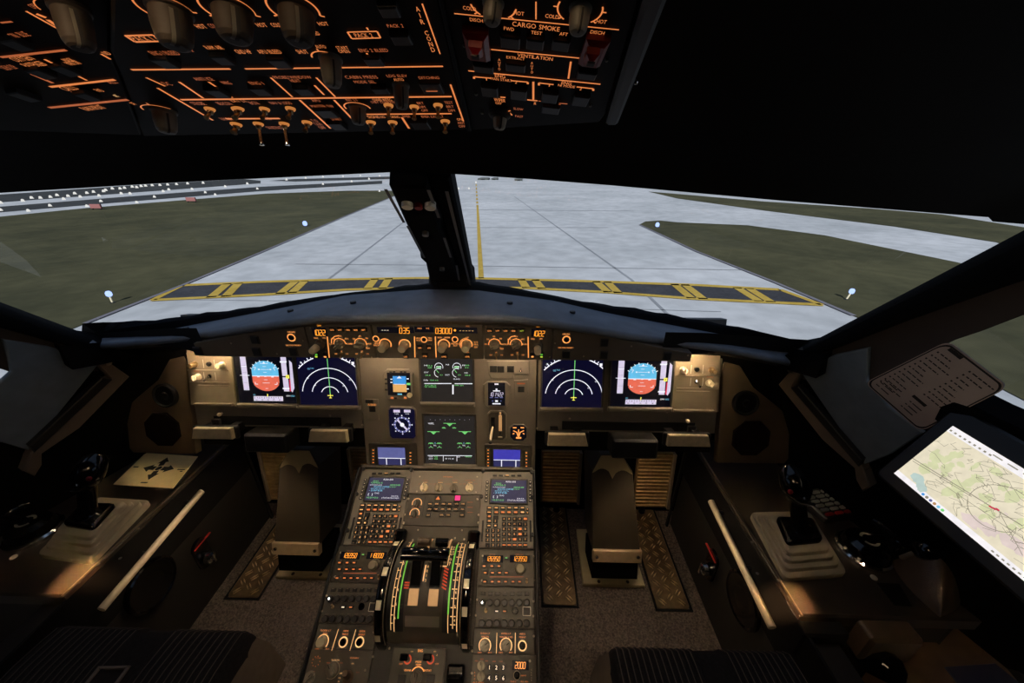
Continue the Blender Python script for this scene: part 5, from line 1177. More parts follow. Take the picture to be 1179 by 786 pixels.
lights('right light panel with two ringed knobs and one lit ring button', CU+.004, OU, [(558.4, 742.8), (582.6, 742.8)], [(601.4, 743)], [((572.2, 728), (571.6, 752)), ((593.4, 728), (593, 752))], [(559, 728.8, 'FLOOD LT', 11), (559, 732.6, 'MAIN PNL', 9), (583, 729, 'INTEG LT', 11), (583, 733, 'MAIN PNL & PED', 15), (601.6, 729.4, 'AIDS', 7), (601.8, 733.2, 'PRINT', 8)])
lights('left light panel with one ringed knob and two lit ring buttons', -OU-.002, -CU-.004, [(372, 738.6)], [(396, 738.8), (414.8, 738.8)], [((390.4, 724), (382.6, 748.8)), ((410.4, 724.4), (403.4, 748.8))], [(376, 725.5, 'FLOOD LT', 12), (375.4, 729, 'PED', 5), (399, 726, 'AIDS', 6.4), (398.4, 729.8, 'PRINT', 7), (418, 726.4, 'DFDR', 7), (417.4, 730.2, 'EVENT', 7.4)])
# --- bottom left: weather radar panel
t = unit('radar_panel', 'weather radar panel at the lower left of the pedestal, grey knob and pinkish switch', 'control panel', -OU-.003, -CU-.004, vr[5]-.02, vr[4])
X2 = lambda x: 340+x/7.414; Y2 = lambda y: 680+y/7.414
knob(t, D_, 383.3, 770.6, 7.2, .014, 'knob_dark', 'grip', 130); knob(t, D_, 357.6, 779.6, 6, .014, 'knob_dark', 'grip', 50)
mb = MB(D_); u, v = D_.uv(401.6, 779); k = D_.sc(401, 778); mb.lathe(u, v, [(6*k, HP), (6*k, HP+.005), (4*k, HP+.006)], 'boxbrown', 18); mb.tube([D_.w(u, v, .006), D_.w(u+1*k, v+2.4*k, .02), D_.w(u+1.6*k, v+5*k, .034)], [3.4*k, 3.8*k, 3*k], 'boxbrown', 12); mb.build('toggle_switch', t)
mb = MB(D_)
for x, y, s, w_, m in ((387, 759.3, 'MULTISCAN', 9, 'lit_tan'), (378.8, 762.6, 'MAN', 3.6, 'lit_dim'), (393.6, 762.8, 'AUTO', 4, 'lit_dim'), (408.8, 757, 'GAIN', 10, 'lit_orange'), (407, 763.4, 'CAL', 3, 'lit_tan'), (366.4, 757, 'SYS', 4, 'lit_dim'), (361.5, 772.8, 'TILT', 4, 'lit_dim'), (393.4, 774.6, 'UP', 3, 'lit_tan'), (391.6, 780, '+5', 3, 'lit_tan'), (390.8, 784, '0', 2, 'lit_tan'), (412.6, 773.6, 'PWS', 3.6, 'lit_dim')): TW(mb, D_, x, y, s, w_, 1.5, m, HP+.0004)
for i in range(9):
    a = R(i*40); mb.rect(D_.uv(364.8, 760.8)[0]+.0075*math.cos(a), D_.uv(364.8, 760.8)[1]+.0075*math.sin(a), .0012, .0012, HP+.0004, 'lit_orange')
u, v = D_.uv(383.3, 770.6); k = D_.sc(383, 770); mb.arc(u, v, 7.6*k, 8.2*k, HP+.0004, 'knob', -120, 110)
mb.build('legend', t)
uscrew(t, D_, [D_.uv(430, 755.6), D_.uv(421, 771)])
# --- bottom right: transponder panel
t = unit('transponder_panel', 'transponder panel with number keys and orange code 2000 at the lower right of the pedestal', 'control panel', CU+.004, OU+.003, vr[5]-.02, vr[4])
mb = MB(D_); bpx(mb, D_, 599.2, 765.4, 19, 11, HP, HP+.0014, 's_black', .0003); dw = mb.build('display_window', t); digits(dw, D_, 599, 765.4, '2000', 7.2, 'fcu', .56, HP+.0018)
for x, y in ((554.2, 765.6), (554, 778)): knob(t, D_, x, y, 4.4, .018, 'knob', 'grip', 95)
for i, (x, y) in enumerate(((564, 767.5), (571.9, 767.5), (579.8, 767.7), (563.5, 779.4), (571.7, 779.4), (579.8, 779.6))):
    mb = MB(D_); u, v = D_.uv(x, y); k = D_.sc(x, y); mb.cyl(u, v, 3*k, HP, HP+.004, 'key', 16); mb.text(str(i+1), u, v, 3.6*k, HP+.0044, 'lit_white'); mb.build('key', t)
u, v = D_.uv(595.2, 776.8); k = D_.sc(595, 776)*3.4; mb = MB(D_); mb.lathe(u, v, [(k, HP), (k, HP+.003), (k*.8, HP+.004)], 'gloss', 16); mb.arc(u, v, k*1.02, k*1.2, HP+.0006, 'knob'); mb.build('ring_button', t)
mb = MB(D_)
for x, y, s, w_ in ((549, 760.4, 'STBY', 4), (555, 758.4, 'AUTO', 4), (560.4, 760.4, 'ON', 3), (569, 761, 'XPDR', 4), (576.6, 761, 'TCAS', 4), (603, 777.2, 'IDENT', 6), (591, 784, 'THRT', 7), (604, 784, 'ALL ABV', 9), (551, 785, 'ALT RPTG', 13)): TW(mb, D_, x, y, s, w_, 1.5, 'lit_orange' if y > 776 else 'lit_dim', HP+.0004)
for i, c in enumerate('ATC'): TW(mb, D_, 546.8, 773.8+i*3.6, c, 1.6, 2, 'lit_orange', HP+.0004)
for i, c in enumerate('CLEAR'): TW(mb, D_, 612, 770.6+i*3, c, 1.4, 1.8, 'knob', HP+.0004)
mb.build('legend', t); uscrew(t, D_, [D_.uv(543.4, 774.4), D_.uv(610, 760.5)])
# --- engine master panel and parking brake block
t = unit('start_panel', 'engine start panel with two master levers over orange lit rings', 'control panel', PED.uv(451, 760)[0], PED.uv(513, 760)[0], vr[5]-.02, PED.uv(485, 745)[1])
HPE = .003
mb = MB(D_)
for x in (469.8, 496): 
    u, v = D_.uv(x, 758.6); k = D_.sc(x, 758); mb.arc(u, v, 3*k, 4.4*k, HP+.0004, 'lit_red'); TW(mb, D_, x+(5 if x < 480 else -5) if False else x+5, 749.6, 'ON', 3, 1.4, 'lit_tan', HP+.0004)
    TW(mb, D_, x+(-7.6 if x < 480 else 7.6), 763.8, 'OFF', 4.4, 2, 'lit_orange', HP+.0004); TW(mb, D_, x+(-5.4 if x < 480 else 7.6), 753.6, '1' if x < 480 else '2', 1.6, 2, 'lit_tan', HP+.0004)
TW(mb, D_, 484.6, 748.6, 'ENG', 6, 3, 'fcu', HP+.0004); TW(mb, D_, 482.4, 761.4, 'MODE', 7, 2, 'fcu', HP+.0004); TW(mb, D_, 482.4, 764.6, 'NORM', 6, 2, 'fcu', HP+.0004); TW(mb, D_, 470, 771, 'CRANK', 8, 2.2, 'fcu', HP+.0004); TW(mb, D_, 492.6, 771.2, 'IGN START', 9, 2.2, 'fcu', HP+.0004)
u, v = D_.uv(481, 777.6); k = D_.sc(481, 777); mb.arc(u, v, 7.4*k, 8.4*k, HP+.0004, 'fcu', 30, 150); mb.build('legend', t)
knob(t, D_, 480, 779.6, 6.4, .02, 'knob_dark', 'grip', 92, 'mode_selector')
for x in (463, 496.4):
    mb = MB(D_); bpx(mb, D_, x, 782, 9.4, 12, HP, HP+.002, 'black', .0005); mb.build('annunciator', t)
for x in (469.6, 495.6):
    mb = MB(D_); u, v = D_.uv(x, 757.6); k = D_.sc(x, 757); mb.tube([D_.w(u, v, HP), D_.w(u, v, .018), D_.w(u, v+1*k, .024)], [1.3*k, 1.3*k, 1.6*k], 'metal', 10)
    c = D_.w(u, v+2*k, .03); f = Fr(c, D_.x, D_.y); mb.f = f; mb.rbox(-4.4*k, -3*k, 4.4*k, 3.4*k, 1.2*k, -.004, .008, 'gloss', .002); mb.build('master_lever', t)
t = thing('parking_brake', 'black block of the parking brake handle on the pedestal, right of the engine start panel', 'handle', D_.w(*D_.uv(524, 775), 0))
mb = MB(D_); a = D_.uv(514.6, 786); c = D_.uv(536, 764); mb.rbox(a[0], a[1], c[0], c[1], .004, -.002, .016, 'gloss', .004); mb.build('base', t)
mb = MB(D_); a = D_.uv(516.5, 783); c = D_.uv(535, 774); mb.rbox(a[0], a[1], c[0], c[1], .005, .0155, .034, 'gloss', .006); mb.build('handle', t)

# ================================================================== FOOTWELLS (right side measured, left side its mirror image)
def mir(mirror, p): return V((-p.x, p.y, p.z)) if mirror else p
for mirror in (False, True):
    sd_ = 'left' if mirror else 'right'
    PF = Fr((0, .90, 0), (1, 0, 0), (0, .16, 1))
    for x0, x1, y0, y1, lb, m in ((622, 669, 520, 578, 'dull ribbed rudder pedal beside the centre pedestal, %s footwell' % sd_, 'brass'), (728, 777, 522, 583.5, 'bright ribbed rudder pedal on the outer side of the %s footwell' % sd_, 'brass')):
        t = thing('rudder_pedal', lb, 'pedal', mir(mirror, PF.hit((x0+x1)/2, y1)), 'rudder pedals')
        a, c = PF.uv(x0, y1), PF.uv(x1, y0); mb = MB(PF); mb.rbox(a[0], a[1], c[0], c[1], .004, -.012, 0, m, .002)
        n = 15
        for i in range(n):
            v = a[1]+.01+(c[1]-a[1]-.02)*i/(n-1); mb.box(a[0]+.006, v-.0022, 0, c[0]-.008, v+.0022, .004, m, .0012)
        mb.build('plate', t, mirror)
        mb = MB(PF); mb.box(c[0]-.004, a[1], -.012, c[0]+.004, c[1], .010, 'frame_tan', .001); mb.build('side_flange', t, mirror)
        mb = MB(PF); mb.tube([PF.w((a[0]+c[0])/2, a[1]+.02, -.012), PF.w((a[0]+c[0])/2, a[1]+.0, -.06), V((PF.w((a[0]+c[0])/2, 0, 0).x, .968, .012))], .012, 'blackmatte', 8); mb.build('arm', t, mirror)
    # tapered column cover with pointed top
    Yb, Zb, Yt, Zt = .675, .0, .80, .44
    CF = Fr((0, .69, .10), (1, 0, 0), (0, .33, 1))
    t = thing('pedal_column', 'brown column cover with pointed pale top standing in the %s footwell' % sd_, 'column', mir(mirror, V((CF.hit(710, 650).x, .72, 0))), 'column covers in the footwells')
    P1 = [CF.uv(*p) for p in ((682, 633), (737, 633), (728.5, 543), (716, 524), (692, 524), (681.7, 541))]
    mb = MB(CF); mb.prism(P1, -.13, 0, 'column', .002); mb.build('body', t, mirror)
    tip = [CF.uv(*p) for p in ((728.3, 542.5), (716, 524.3), (692.2, 524.3), (681.8, 541.5))]
    def lobe(x0, x1, y, n=7): return [CF.uv(x0+(x1-x0)*i/n, y-6*math.sin(PI*i/n)) for i in range(n+1)]
    mb = MB(CF); mb.prism([CF.uv(681.8, 544), CF.uv(692, 524.2), CF.uv(716, 524.2), CF.uv(728.4, 546)]+lobe(728, 705.5, 547)[1:-1]+[CF.uv(704.8, 551)]+lobe(704, 682, 545)[1:-1], 0, .002, 'column_tip', .0006); mb.build('tip_plate', t, mirror)
    mb = MB(CF); a, c = CF.uv(682.5, 645), CF.uv(738, 632.5); mb.box(a[0]-.001, a[1], -.01, c[0]+.001, c[1], .008, 'strip_metal', .0015); st = mb.build('metal_strip', t, mirror)
    for x in (686.5, 733.5):
        mb = MB(CF); u, v = CF.uv(x, 638.6); mb.cyl(u, v, .005, .008, .012, 'chrome', 10); mb.build('screw', st, mirror)
    mb = MB(CF); a, c = CF.uv(682, 668), CF.uv(736, 644.8); mb.box(a[0], a[1], -.12, c[0], c[1], -.008, 'void', .001); mb.build('recess', t, mirror)
    q = [FLOOR.uv(*p) for p in ((671, 675), (742, 676), (738, 660), (676, 659))]
    mb = MB(FLOOR); mb.prism([(q[0][0], q[0][1]), (q[1][0], q[0][1]), (q[1][0]-.005, q[0][1]+.19), (q[0][0]+.005, q[0][1]+.19)], 0, .012, 'column_tip', .002); mb.build('base_flange', t, mirror)
    for x, y in ((689, 672), (722, 672.5)):
        mb = MB(FLOOR); u, v = FLOOR.uv(x, y); mb.cyl(u, v, .005, .012, .0135, 'ink', 10); mb.build('screw', t, mirror)
    # chequered floor plates
    for pts, lb in ((((623.5, 579), (654.5, 580), (664, 697), (625.5, 697)), 'worn chequered tread plate on the floor next to the pedestal, %s footwell' % sd_), (((736, 585), (760, 586), (794.5, 701), (757, 702)), 'worn chequered tread plate on the floor, outer side of the %s footwell' % sd_)):
        if mirror and pts[0][0] < 700: continue
        q = [FLOOR.uv(*p) for p in pts]
        t = thing('tread_plate', lb, 'floor plate', mir(mirror, V((sum(p[0] for p in q)/4, sum(p[1] for p in q)/4, 0))), 'tread plates on the footwell floor')
        xl, xr = (q[0][0]+q[3][0])/2, (q[1][0]+q[2][0])/2; yn, yf = (q[2][1]+q[3][1])/2, (q[0][1]+q[1][1])/2
        mb = MB(FLOOR); mb.rbox(q[3][0], yn, q[2][0], yf, .012, 0, .004, 'tread', .0015)
        sp_ = .027; rows_ = int((yf-yn)/sp_); wd_ = q[2][0]-q[3][0]
        for i in range(rows_):
            for j in range(3):
                x = q[3][0]+.020+(wd_-.040)*j/2; y = yn+.018+i*sp_+(sp_/2 if j % 2 else 0)
                if y > yf-.016: continue
                s = 1 if (i+j) % 2 else -1; hl = .0100; dx, dy = hl*.72, hl*.72*s; ux, uy = -dy/hl, dx/hl
                for o_ in (-.0038, .0038):
                    w_ = .0016
                    mb.prism([(x-dx+ux*o_, y-dy+uy*o_), (x+ux*(o_-w_), y+uy*(o_-w_)), (x+dx+ux*o_, y+dy+uy*o_), (x+ux*(o_+w_), y+uy*(o_+w_))], .004, .0072, 'tread_glint', .0007)
        mb.build('plate', t, mirror)
        mb = MB(FLOOR)
        for a, c in (((q[3][0]-.006, yn-.006), (q[3][0], yf)), ((q[2][0], yn-.006), (q[2][0]+.006, yf)), ((q[3][0]-.006, yn-.006), (q[2][0]+.006, yn))): mb.box(a[0], a[1], 0, c[0], c[1], .003, 'blackmatte')
        mb.build('rubber_edge', t, mirror)
# ================================================================== SIDE CONSOLES
XI = .722
for mirror in (False, True):
    sd_ = 'left' if mirror else 'right'
    def B(mb, nm, par, m=mirror): return mb.build(nm, par, m)
    t = thing('side_console', 'dark brown leathery side console along the %s wall' % sd_, 'console', mir(mirror, V((.88, .6, 0))), 'side consoles')
    yn, yf = .425, .93
    mb = MB(CONS); mb.prism([(XI, yn), (1.06, yn), (.93, .815), (.905, yf), (XI, yf)], -.03, 0, 'console', .004); B(mb, 'top', t)
    mb = MB(CONS); mb.prism([(XI+.004, -.25), (XI+.004, yf), (.88, yf), (1.02, yn), (1.02, yn+.02), (1.02, yn+.004), (XI+.06, yn+.004), (XI+.06, -.25)], -CONZ, -.0305, 'console_side'); B(mb, 'body', t)
    mb = MB(CONS); mb.box(XI-.002, -.25, -.14, XI+.004, yf, -.012, 'blackmatte', .001); B(mb, 'inner_trim', t)
    mb = MB(CONS); mb.box(XI+.002, yn, -.002, XI+.005, yf, .0015, 'metal'); B(mb, 'edge_strip', t)
    # rail
    t = thing('hand_rail', 'long cream rail on the inner face of the %s console' % sd_, 'rail', mir(mirror, on_x(850, 640, XI-.02)), 'rails on the consoles')
    a, c = on_x(820, 580, XI-.018), on_x(884, 712, XI-.018)
    mb = MB(); mb.tube([a+(a-c)*.03, a, a*.5+c*.5, c, c+(c-a)*.06], .0080, 'rail', 12); B(mb, 'tube', t)
    k = a*.38+c*.62; mb = MB(); mb.tube([k, k+V((.02, 0, 0))], .006, 'black', 8); k2 = a*.9+c*.1; mb.tube([k2, k2+V((.02, 0, 0))], .006, 'black', 8); B(mb, 'bracket', t)
    # round cover
    WI = Fr((XI-.003, 0, 0), (0, -1, 0), (0, 0, 1))
    u, v = WI.uv(857, 690); t = thing('round_cover', 'dark round cover on the inner face of the %s console near the floor' % sd_, 'cover', mir(mirror, WI.w(u, v)), 'round console covers')
    mb = MB(WI); mb.lathe(u, v, [(.062, 0), (.062, .008), (.058, .011), (.054, .008), (.03, .007)], 'gloss', 32); B(mb, 'disc', t)
    # latch with chrome knob and red strip
    u, v = WI.uv(818, 655); t = thing('console_latch', 'oval black latch with chrome knob and red strip on the %s console side' % sd_, 'latch', mir(mirror, WI.w(u, v)), 'console latches')
    mb = MB(WI); mb.f = Fr(WI.w(u, v+.02), WI.x, WI.y); mb.rbox(-.024, -.055, .024, .05, .023, 0, .006, 'gloss', .003, None, 8); B(mb, 'escutcheon', t)
    mb = MB(WI); mb.lathe(u, v, [(.014, .006), (.017, .012), (.015, .022), (.009, .026)], 'chrome', 18); mb.box(u-.003, v-.015, .024, u+.003, v+.015, .031, 'chrome', .001); B(mb, 'knob', t)
    ra, rb = WI.uv(816.5, 626), WI.uv(826.5, 647); mb = MB(WI); mb.prism([(ra[0]-.003, ra[1]), (ra[0]+.004, ra[1]), (rb[0]+.003, rb[1]), (rb[0]-.004, rb[1])], .004, .010, 'red', .001); B(mb, 'red_strip', t)
    # sidestick
    cen = CONS.hit(918, 632)
    t = thing('sidestick', 'black sidestick in a stepped grey rubber boot on the %s console' % sd_, 'sidestick', mir(mirror, cen), 'sidesticks')
    bq = [CONS.uv(*p) for p in ((861.8, 593.4), (930, 592), (974, 664), (902, 670))]
    HC_ = .05; cq = [CONS.uv(*p, HC_) for p in ((892, 597), (935, 598), (947, 625), (906, 629))]
    def rq(q, r, h, n=5):
        c = V((sum(p[0] for p in q)/4, sum(p[1] for p in q)/4)); out = []
        for i in range(4):
            p0, p, p1 = V(q[i-1]), V(q[i]), V(q[(i+1) % 4]); a_ = p+(p0-p).normalized()*r; b_ = p+(p1-p).normalized()*r
            for j in range(n+1):
                s = j/n; out.append(CONS.w(*((a_*(1-s)**2+p*2*s*(1-s)+b_*s**2)), h))
        return out
    def mixq(s): return [(a[0]*(1-s)+c[0]*s, a[1]*(1-s)+c[1]*s) for a, c in zip(bq, cq)]
    mb = MB(); rings = []
    for s, h in ((0, .0), (0, .010), (.02, .0125), (.24, .0135), (.25, .014), (.26, .022), (.29, .0245), (.46, .0255), (.47, .026), (.48, .033), (.51, .0355), (.66, .0365), (.67, .037), (.69, .044), (.72, .0465), (.98, .05), (1, .05)): rings.append(rq(mixq(s), .014, h))
    mb.grid([r_+[r_[0]] for r_ in rings], 'boot', True); mb.add(rings[-1], [tuple(range(len(rings[-1])))], 'boot'); B(mb, 'boot', t)
    mb = MB(); cr = [rq(cq, .012, .0505), rq(cq, .012, .058), rq([(p[0]*.86+sum(x[0] for x in cq)/4*.14, p[1]*.86+sum(x[1] for x in cq)/4*.14) for p in cq], .01, .062)]
    mb.grid([r_+[r_[0]] for r_ in cr], 'gloss', True); mb.add(cr[-1], [tuple(range(len(cr[-1])))], 'gloss'); B(mb, 'collar', t)
    cc = V((sum(p[0] for p in cq)/4, sum(p[1] for p in cq)/4)); p0 = CONS.w(cc.x, cc.y, .06)
    top_ = on_y(917, 566, p0.y+.015); hd0 = on_y(916, 556, p0.y+.0); d = (top_-p0)
    mb = MB(); mb.tube([p0, p0+d*.05, p0+d*.1, p0+d*.9], [.024, .022, .0155, .0155], 'gloss', 16); mb.lathe; B(mb, 'shaft', t)
    mb = MB(); mb.tube([p0+d*.8, p0+d*.92, p0+d*1.05, p0+d*1.2+V((0, .008, 0)), p0+d*1.38+V((0, .02, 0)), p0+d*1.46+V((0, .026, 0))], [.015, .024, .028, .027, .021, .010], 'gloss', 18); B(mb, 'grip', t)
    mb = MB(); g = p0+d*1.1; mb.sphere(g+V((-.022, -.014, .004)), .005, 'guard', 10); B(mb, 'thumb_button', t)
    mb = MB(); g = p0+d*.98; mb.tube([g+V((-.03, .0, .004)), g+V((-.012, -.028, -.002)), g+V((.02, -.026, -.004))], [.003, .004, .003], 'gloss', 8); B(mb, 'hand_rest', t)
    # steering tiller
    tc_ = CONS.hit(993, 634); u, v = CONS.uv(993, 634)
    t = thing('steering_tiller', 'glossy black steering tiller on a chrome ring, %s console' % sd_, 'steering wheel', mir(mirror, tc_), 'steering tillers')
    mb = MB(CONS); mb.lathe(u, v, [(.050, 0), (.050, .006), (.046, .010), (.036, .010)], 'chrome', 32, False); B(mb, 'chrome_ring', t)
    mb = MB(CONS); mb.lathe(u, v, [(.042, 0), (.042, .014), (.038, .028), (.026, .036), (.012, .038)], 'gloss', 28); B(mb, 'hub', t)
    mb = MB(CONS); mb.arc(u, v, .012, .017, .0388, 'knob', 20, 150); mb.arc(u, v, .012, .017, .0388, 'knob', 200, 330); B(mb, 'emblem', t)
    hp = [on_z(*p, CONZ+.045) for p in ((1004, 598), (1015, 603), (1025, 610), (1033, 619), (1034, 626), (1026, 631))]
    mb = MB(); mb.tube(hp, [.007, .010, .0115, .0115, .010, .007], 'gloss', 14)
    for q in hp[1:5]: mb.sphere(q, .0125, 'gloss', 10)
    B(mb, 'grip_handle', t)
    mb = MB(); mb.tube([hp[3], hp[3]*.4+V((tc_.x, tc_.y, CONZ+.036))*.6, V((tc_.x, tc_.y, CONZ+.034))], [.007, .009, .011], 'gloss', 12); B(mb, 'arm', t)
    for px, py in ((1006, 665), (866, 624), (872, 660), (896, 668)):
        mb = MB(CONS); u, v = CONS.uv(px, py); q_ = 1 if px == 1006 else .5; mb.lathe(u, v, [(.006*q_, 0), (.006*q_, .002*q_), (.002*q_, .003*q_)], 'cream' if px == 1006 else 'metal', 12)
        o = B(mb, 'screw', bpy.data.objects['side_console' if not mirror else 'side_console.001'])
# --- things on the right console
q = [CONS.uv(*p) for p in ((927, 569), (954, 563), (984.5, 597), (948, 603))]
kt = thing('keypad', 'dark handheld keypad with grey keys and a red bottom row, beside the right sidestick', 'keypad', CONS.w(q[3][0], q[3][1], 0))
KF = Fr(CONS.w(*q[3], 0), CONS.w(*q[2], 0)-CONS.w(*q[3], 0), CONS.w(*q[0], 0)-CONS.w(*q[3], 0))
kw = (CONS.w(*q[2], 0)-CONS.w(*q[3], 0)).length; kl = (CONS.w(*q[0], 0)-CONS.w(*q[3], 0)).dot(KF.y)
mb = MB(KF); mb.rbox(0, 0, kw, kl, .006, 0, .018, 'black', .003); mb.build('body', kt)
for i in range(6):
    for j in range(3):
        mb = MB(KF); x = kw*(.2+.3*j); y = kl*(.1+.15*i); mb.rbox(x-kw*.12, y-kl*.045, x+kw*.12, y+kl*.045, .003, .018, .022, 'red' if i == 0 else 'keygrey', .001); mb.build('key', kt)
mb = MB(KF); mb.rbox(kw*1.0, 0, kw*1.16, kl*.22, .003, .004, .02, 'red', .002); mb.build('red_tab', kt)
mb = MB(KF); mb.rbox(kw*.94, kl*.13, kw*1.2, kl*.2, .003, .0182, .024, 'tan', .001); mb.build('tan_tab', kt)
mb = MB(KF); mb.tube([KF.w(kw*.8, kl*1.0, .02), KF.w(kw*.98, kl*1.03, .024), KF.w(kw*1.06, kl*.93, .02)], .003, 'cream', 8); mb.build('strap_clip', kt)
ht = thing('leather_holder', 'brown leather scoop holding a glossy black ball at the end of the right console', 'holder', CONS.hit(1065, 690))
ax = CONS.hit(1084, 709); bx_ = CONS.hit(1050, 655)
rows = []
A0, A1 = CONS.uv(1027, 648), CONS.uv(1101, 684); TP = CONS.uv(1082, 711)
for i in range(9):
    s = i/8; row = []
    l = V(A0)*(1-s**1.3)+V(TP)*s**1.3; r_ = V(A1)*(1-s**1.3)+V(TP)*s**1.3
    bow = .012*math.sin(PI*s)
    for j in range(13):
        k = j/12; p = l*(1-k)+r_*k; hgt = math.sin(PI*k)*(.075*(1-s)**.8+.004); row.append(CONS.w(p.x+(k-.5)*2*bow, p.y-bow*.4, hgt+.001))
    rows.append(row)
mb = MB(); mb.grid(rows, 'leather', True); mb.grid([[p*1 for p in rows[0]], [V((p.x, p.y+.004, CONZ+(p.z-CONZ)*.8)) for p in rows[0]]], 'leather', True); mb.build('scoop', ht)
mb = MB(); mb.tube([p+V((0, .002, .001)) for p in rows[0][1:-1]], .0045, 'frame_tan', 8); mb.build('rim', ht)
mb = MB(); mb.sphere(CONS.w((A0[0]+A1[0])/2-.002, (A0[1]+A1[1])/2+.018, .062), .026, 'gloss', 20); mb.build('ball', ht)
mb = MB(CONS); cbx = CONS.uv(1050, 660); mb.lathe((A0[0]+A1[0])/2-.002, (A0[1]+A1[1])/2+.018, [(.012, 0), (.012, .04)], 'black', 12); mb.build('post', ht)
mb = MB(CONS); mb.prism([CONS.uv(*p) for p in ((1009, 671), (1035, 672), (1050, 698), (1030, 697))], 0, .0012, 'void'); hole = mb.build('opening', bpy.data.objects['side_console'])
# lower locker behind the right console
SH = Fr((0, 0, .30), (1, 0, 0), (0, 1, 0))
lt = thing('document_box', 'brown open box with a dark blue pocket, behind the right console', 'box', SH.hit(1090, 770))
mb = MB(SH); mb.prism([SH.uv(*p) for p in ((1020, 745), (1050, 716), (1128, 722), (1240, 800), (1180, 860), (1075, 860))], -.2, 0, 'boxbrown', .003); mb.build('box_top', lt)
mb = MB(SH); mb.prism([SH.uv(*p) for p in ((1087, 768), (1145, 764), (1190, 800), (1120, 810))], 0, .003, 'pocket', .001); mb.build('pocket', lt)
mb = MB(SH); mb.prism([SH.uv(*p) for p in ((1124, 727), (1134, 725), (1215, 800), (1190, 806))], 0, .02, 'black', .003); mb.build('divider', lt)
mb = MB(SH); mb.prism([SH.uv(*p) for p in ((1138, 720), (1148, 716), (1260, 800), (1230, 806))], 0, .03, 'boxbrown', .003); mb.build('rim', lt)
at_ = thing('arm_pad', 'rounded olive brown pad fixed to the end of the right console', 'pad', CONS.hit(1010, 722))
EF = Fr((0, .415, 0), (1, 0, 0), (0, 0, 1)); a, c = EF.uv(973, 741), EF.uv(1050, 718)
mb = MB(EF); mb.rbox(a[0], a[1]-.0, c[0], c[1], .008, -.004, .03, 'leather', .006); mb.build('pad', at_)
mb = MB(EF); a2, c2 = EF.uv(905, 742), EF.uv(972, 719); mb.rbox(a2[0], a2[1], c2[0]-.002, c2[1], .004, -.004, .02, 'blackmatte', .004); mb.build('dark_pad', at_)
kb = thing('height_adjuster', 'dark faceted turning knob beside the right seat', 'adjuster', (0.70, .36, .2))
c = on_y(1022, 768, .37); f = Fr(c, (1, 0, 0), (0, .6, .8)); mb = MB(f); mb.lathe(0, 0, [(.026, -.05), (.03, -.02), (.024, .012), (.018, .018)], 'gloss', 8); mb.build('cap', kb)
mb = MB(f); mb.lathe(0, 0, [(.012, -.09), (.012, -.05)], 'black', 10); mb.build('stem', kb)
# --- paper on the left console
q = [CONS.uv(*p) for p in ((130.5, 558), (168, 521.6), (228, 525.7), (199.4, 562.5))]
t = thing('paper_sheet', 'yellowish paper with a black cross of four arrows on the left console', 'paper', CONS.w(*CONS.uv(182, 541), 0))
cx_ = sum(p[0] for p in q)/4; cy_ = sum(p[1] for p in q)/4
mb = MB(CONS); mb.prism(q, .0005, .0016, 'paper'); mb.build('sheet', t)
ar = MB(CONS); hh = .0022; c = CONS.uv(183, 539.6)
def arrow(a, e, w):
    a, e = V(a), V(e); d = (e-a).normalized(); n = V((-d.y, d.x)); L_ = (e-a).length; m_ = a+d*(L_-.022)
    ar.flat([tuple(a+n*w), tuple(a-n*w), tuple(m_-n*w), tuple(m_-n*w*2), tuple(e), tuple(m_+n*w*2), tuple(m_+n*w)], hh, 'ink')
def m2(a, s, e): return (a[0]+(e[0]-a[0])*s, a[1]+(e[1]-a[1])*s)
for e, w in (((193, 527), .007), ((171, 553), .007), ((165.5, 539), .007), ((200.6, 540.4), .007)):
    ee = CONS.uv(*e); arrow(m2(c, .22, ee), ee, w)
ar.disc(c[0], c[1], .008, hh, 'ink', 16)
for x, y, w in ((157, 538, 6), (209, 541, 9), (209, 543, 3), (166.4, 556, 8)): rpx(ar, CONS, x, y, w, .9, hh, 'ink')
ar.build('arrow_print', t)
# ================================================================== TABLET, PLACARD
b0 = on_x(1030, 545, .832); al_ = R(65)
TF = Fr(b0, (0, -1, 0), (math.cos(al_), 0, math.sin(al_)))
t = thing('tablet', 'tablet computer with a bright airport map in a thick black frame on the right wall', 'tablet', TF.w(.12, 0, -.03))
sv1 = TF.uv(1097, 490)[1]; su1 = TF.uv(1179, 668)[0]+.02; sw0 = TF.uv(1030, 545)[0]
o0 = TF.uv(1012, 541); o1 = TF.uv(1095, 471)
mb = MB(TF); mb.rbox(o0[0]-.002, -.022, su1+.03, sv1+.03, .010, -.014, 0, 'black', .004); mb.build('frame', t)
mb = MB(TF); mb.box(sw0, .0, 0, su1, sv1, .0012, 'map_base'); s_ = mb.build('screen', t)
mp = MB(TF); Wd, Hd = su1-sw0, sv1; hh = .0015
def TP_(x, y): return TF.uv(x, y)
mp.flat([(sw0, Hd*.90), (su1, Hd*.90), (su1, Hd), (sw0, Hd)], hh, 'map_bar'); mp.flat([(sw0, 0), (su1, 0), (su1, Hd*.075), (sw0, Hd*.075)], hh, 'map_bar')
rnd = random.Random(5)
def blob(cx, cy, rx, ry, m, h, n=18):
    mp.flat([(cx+rx*(1+.25*rnd.uniform(-1, 1))*math.cos(2*PI*i/n), cy+ry*(1+.25*rnd.uniform(-1, 1))*math.sin(2*PI*i/n)) for i in range(n)], h, m)
for i in range(40): blob(sw0+Wd*rnd.uniform(.06, .84), Hd*rnd.uniform(.25, .82), Wd*rnd.uniform(.012, .04), Hd*rnd.uniform(.03, .09), 'map_green', hh+.00002*i)
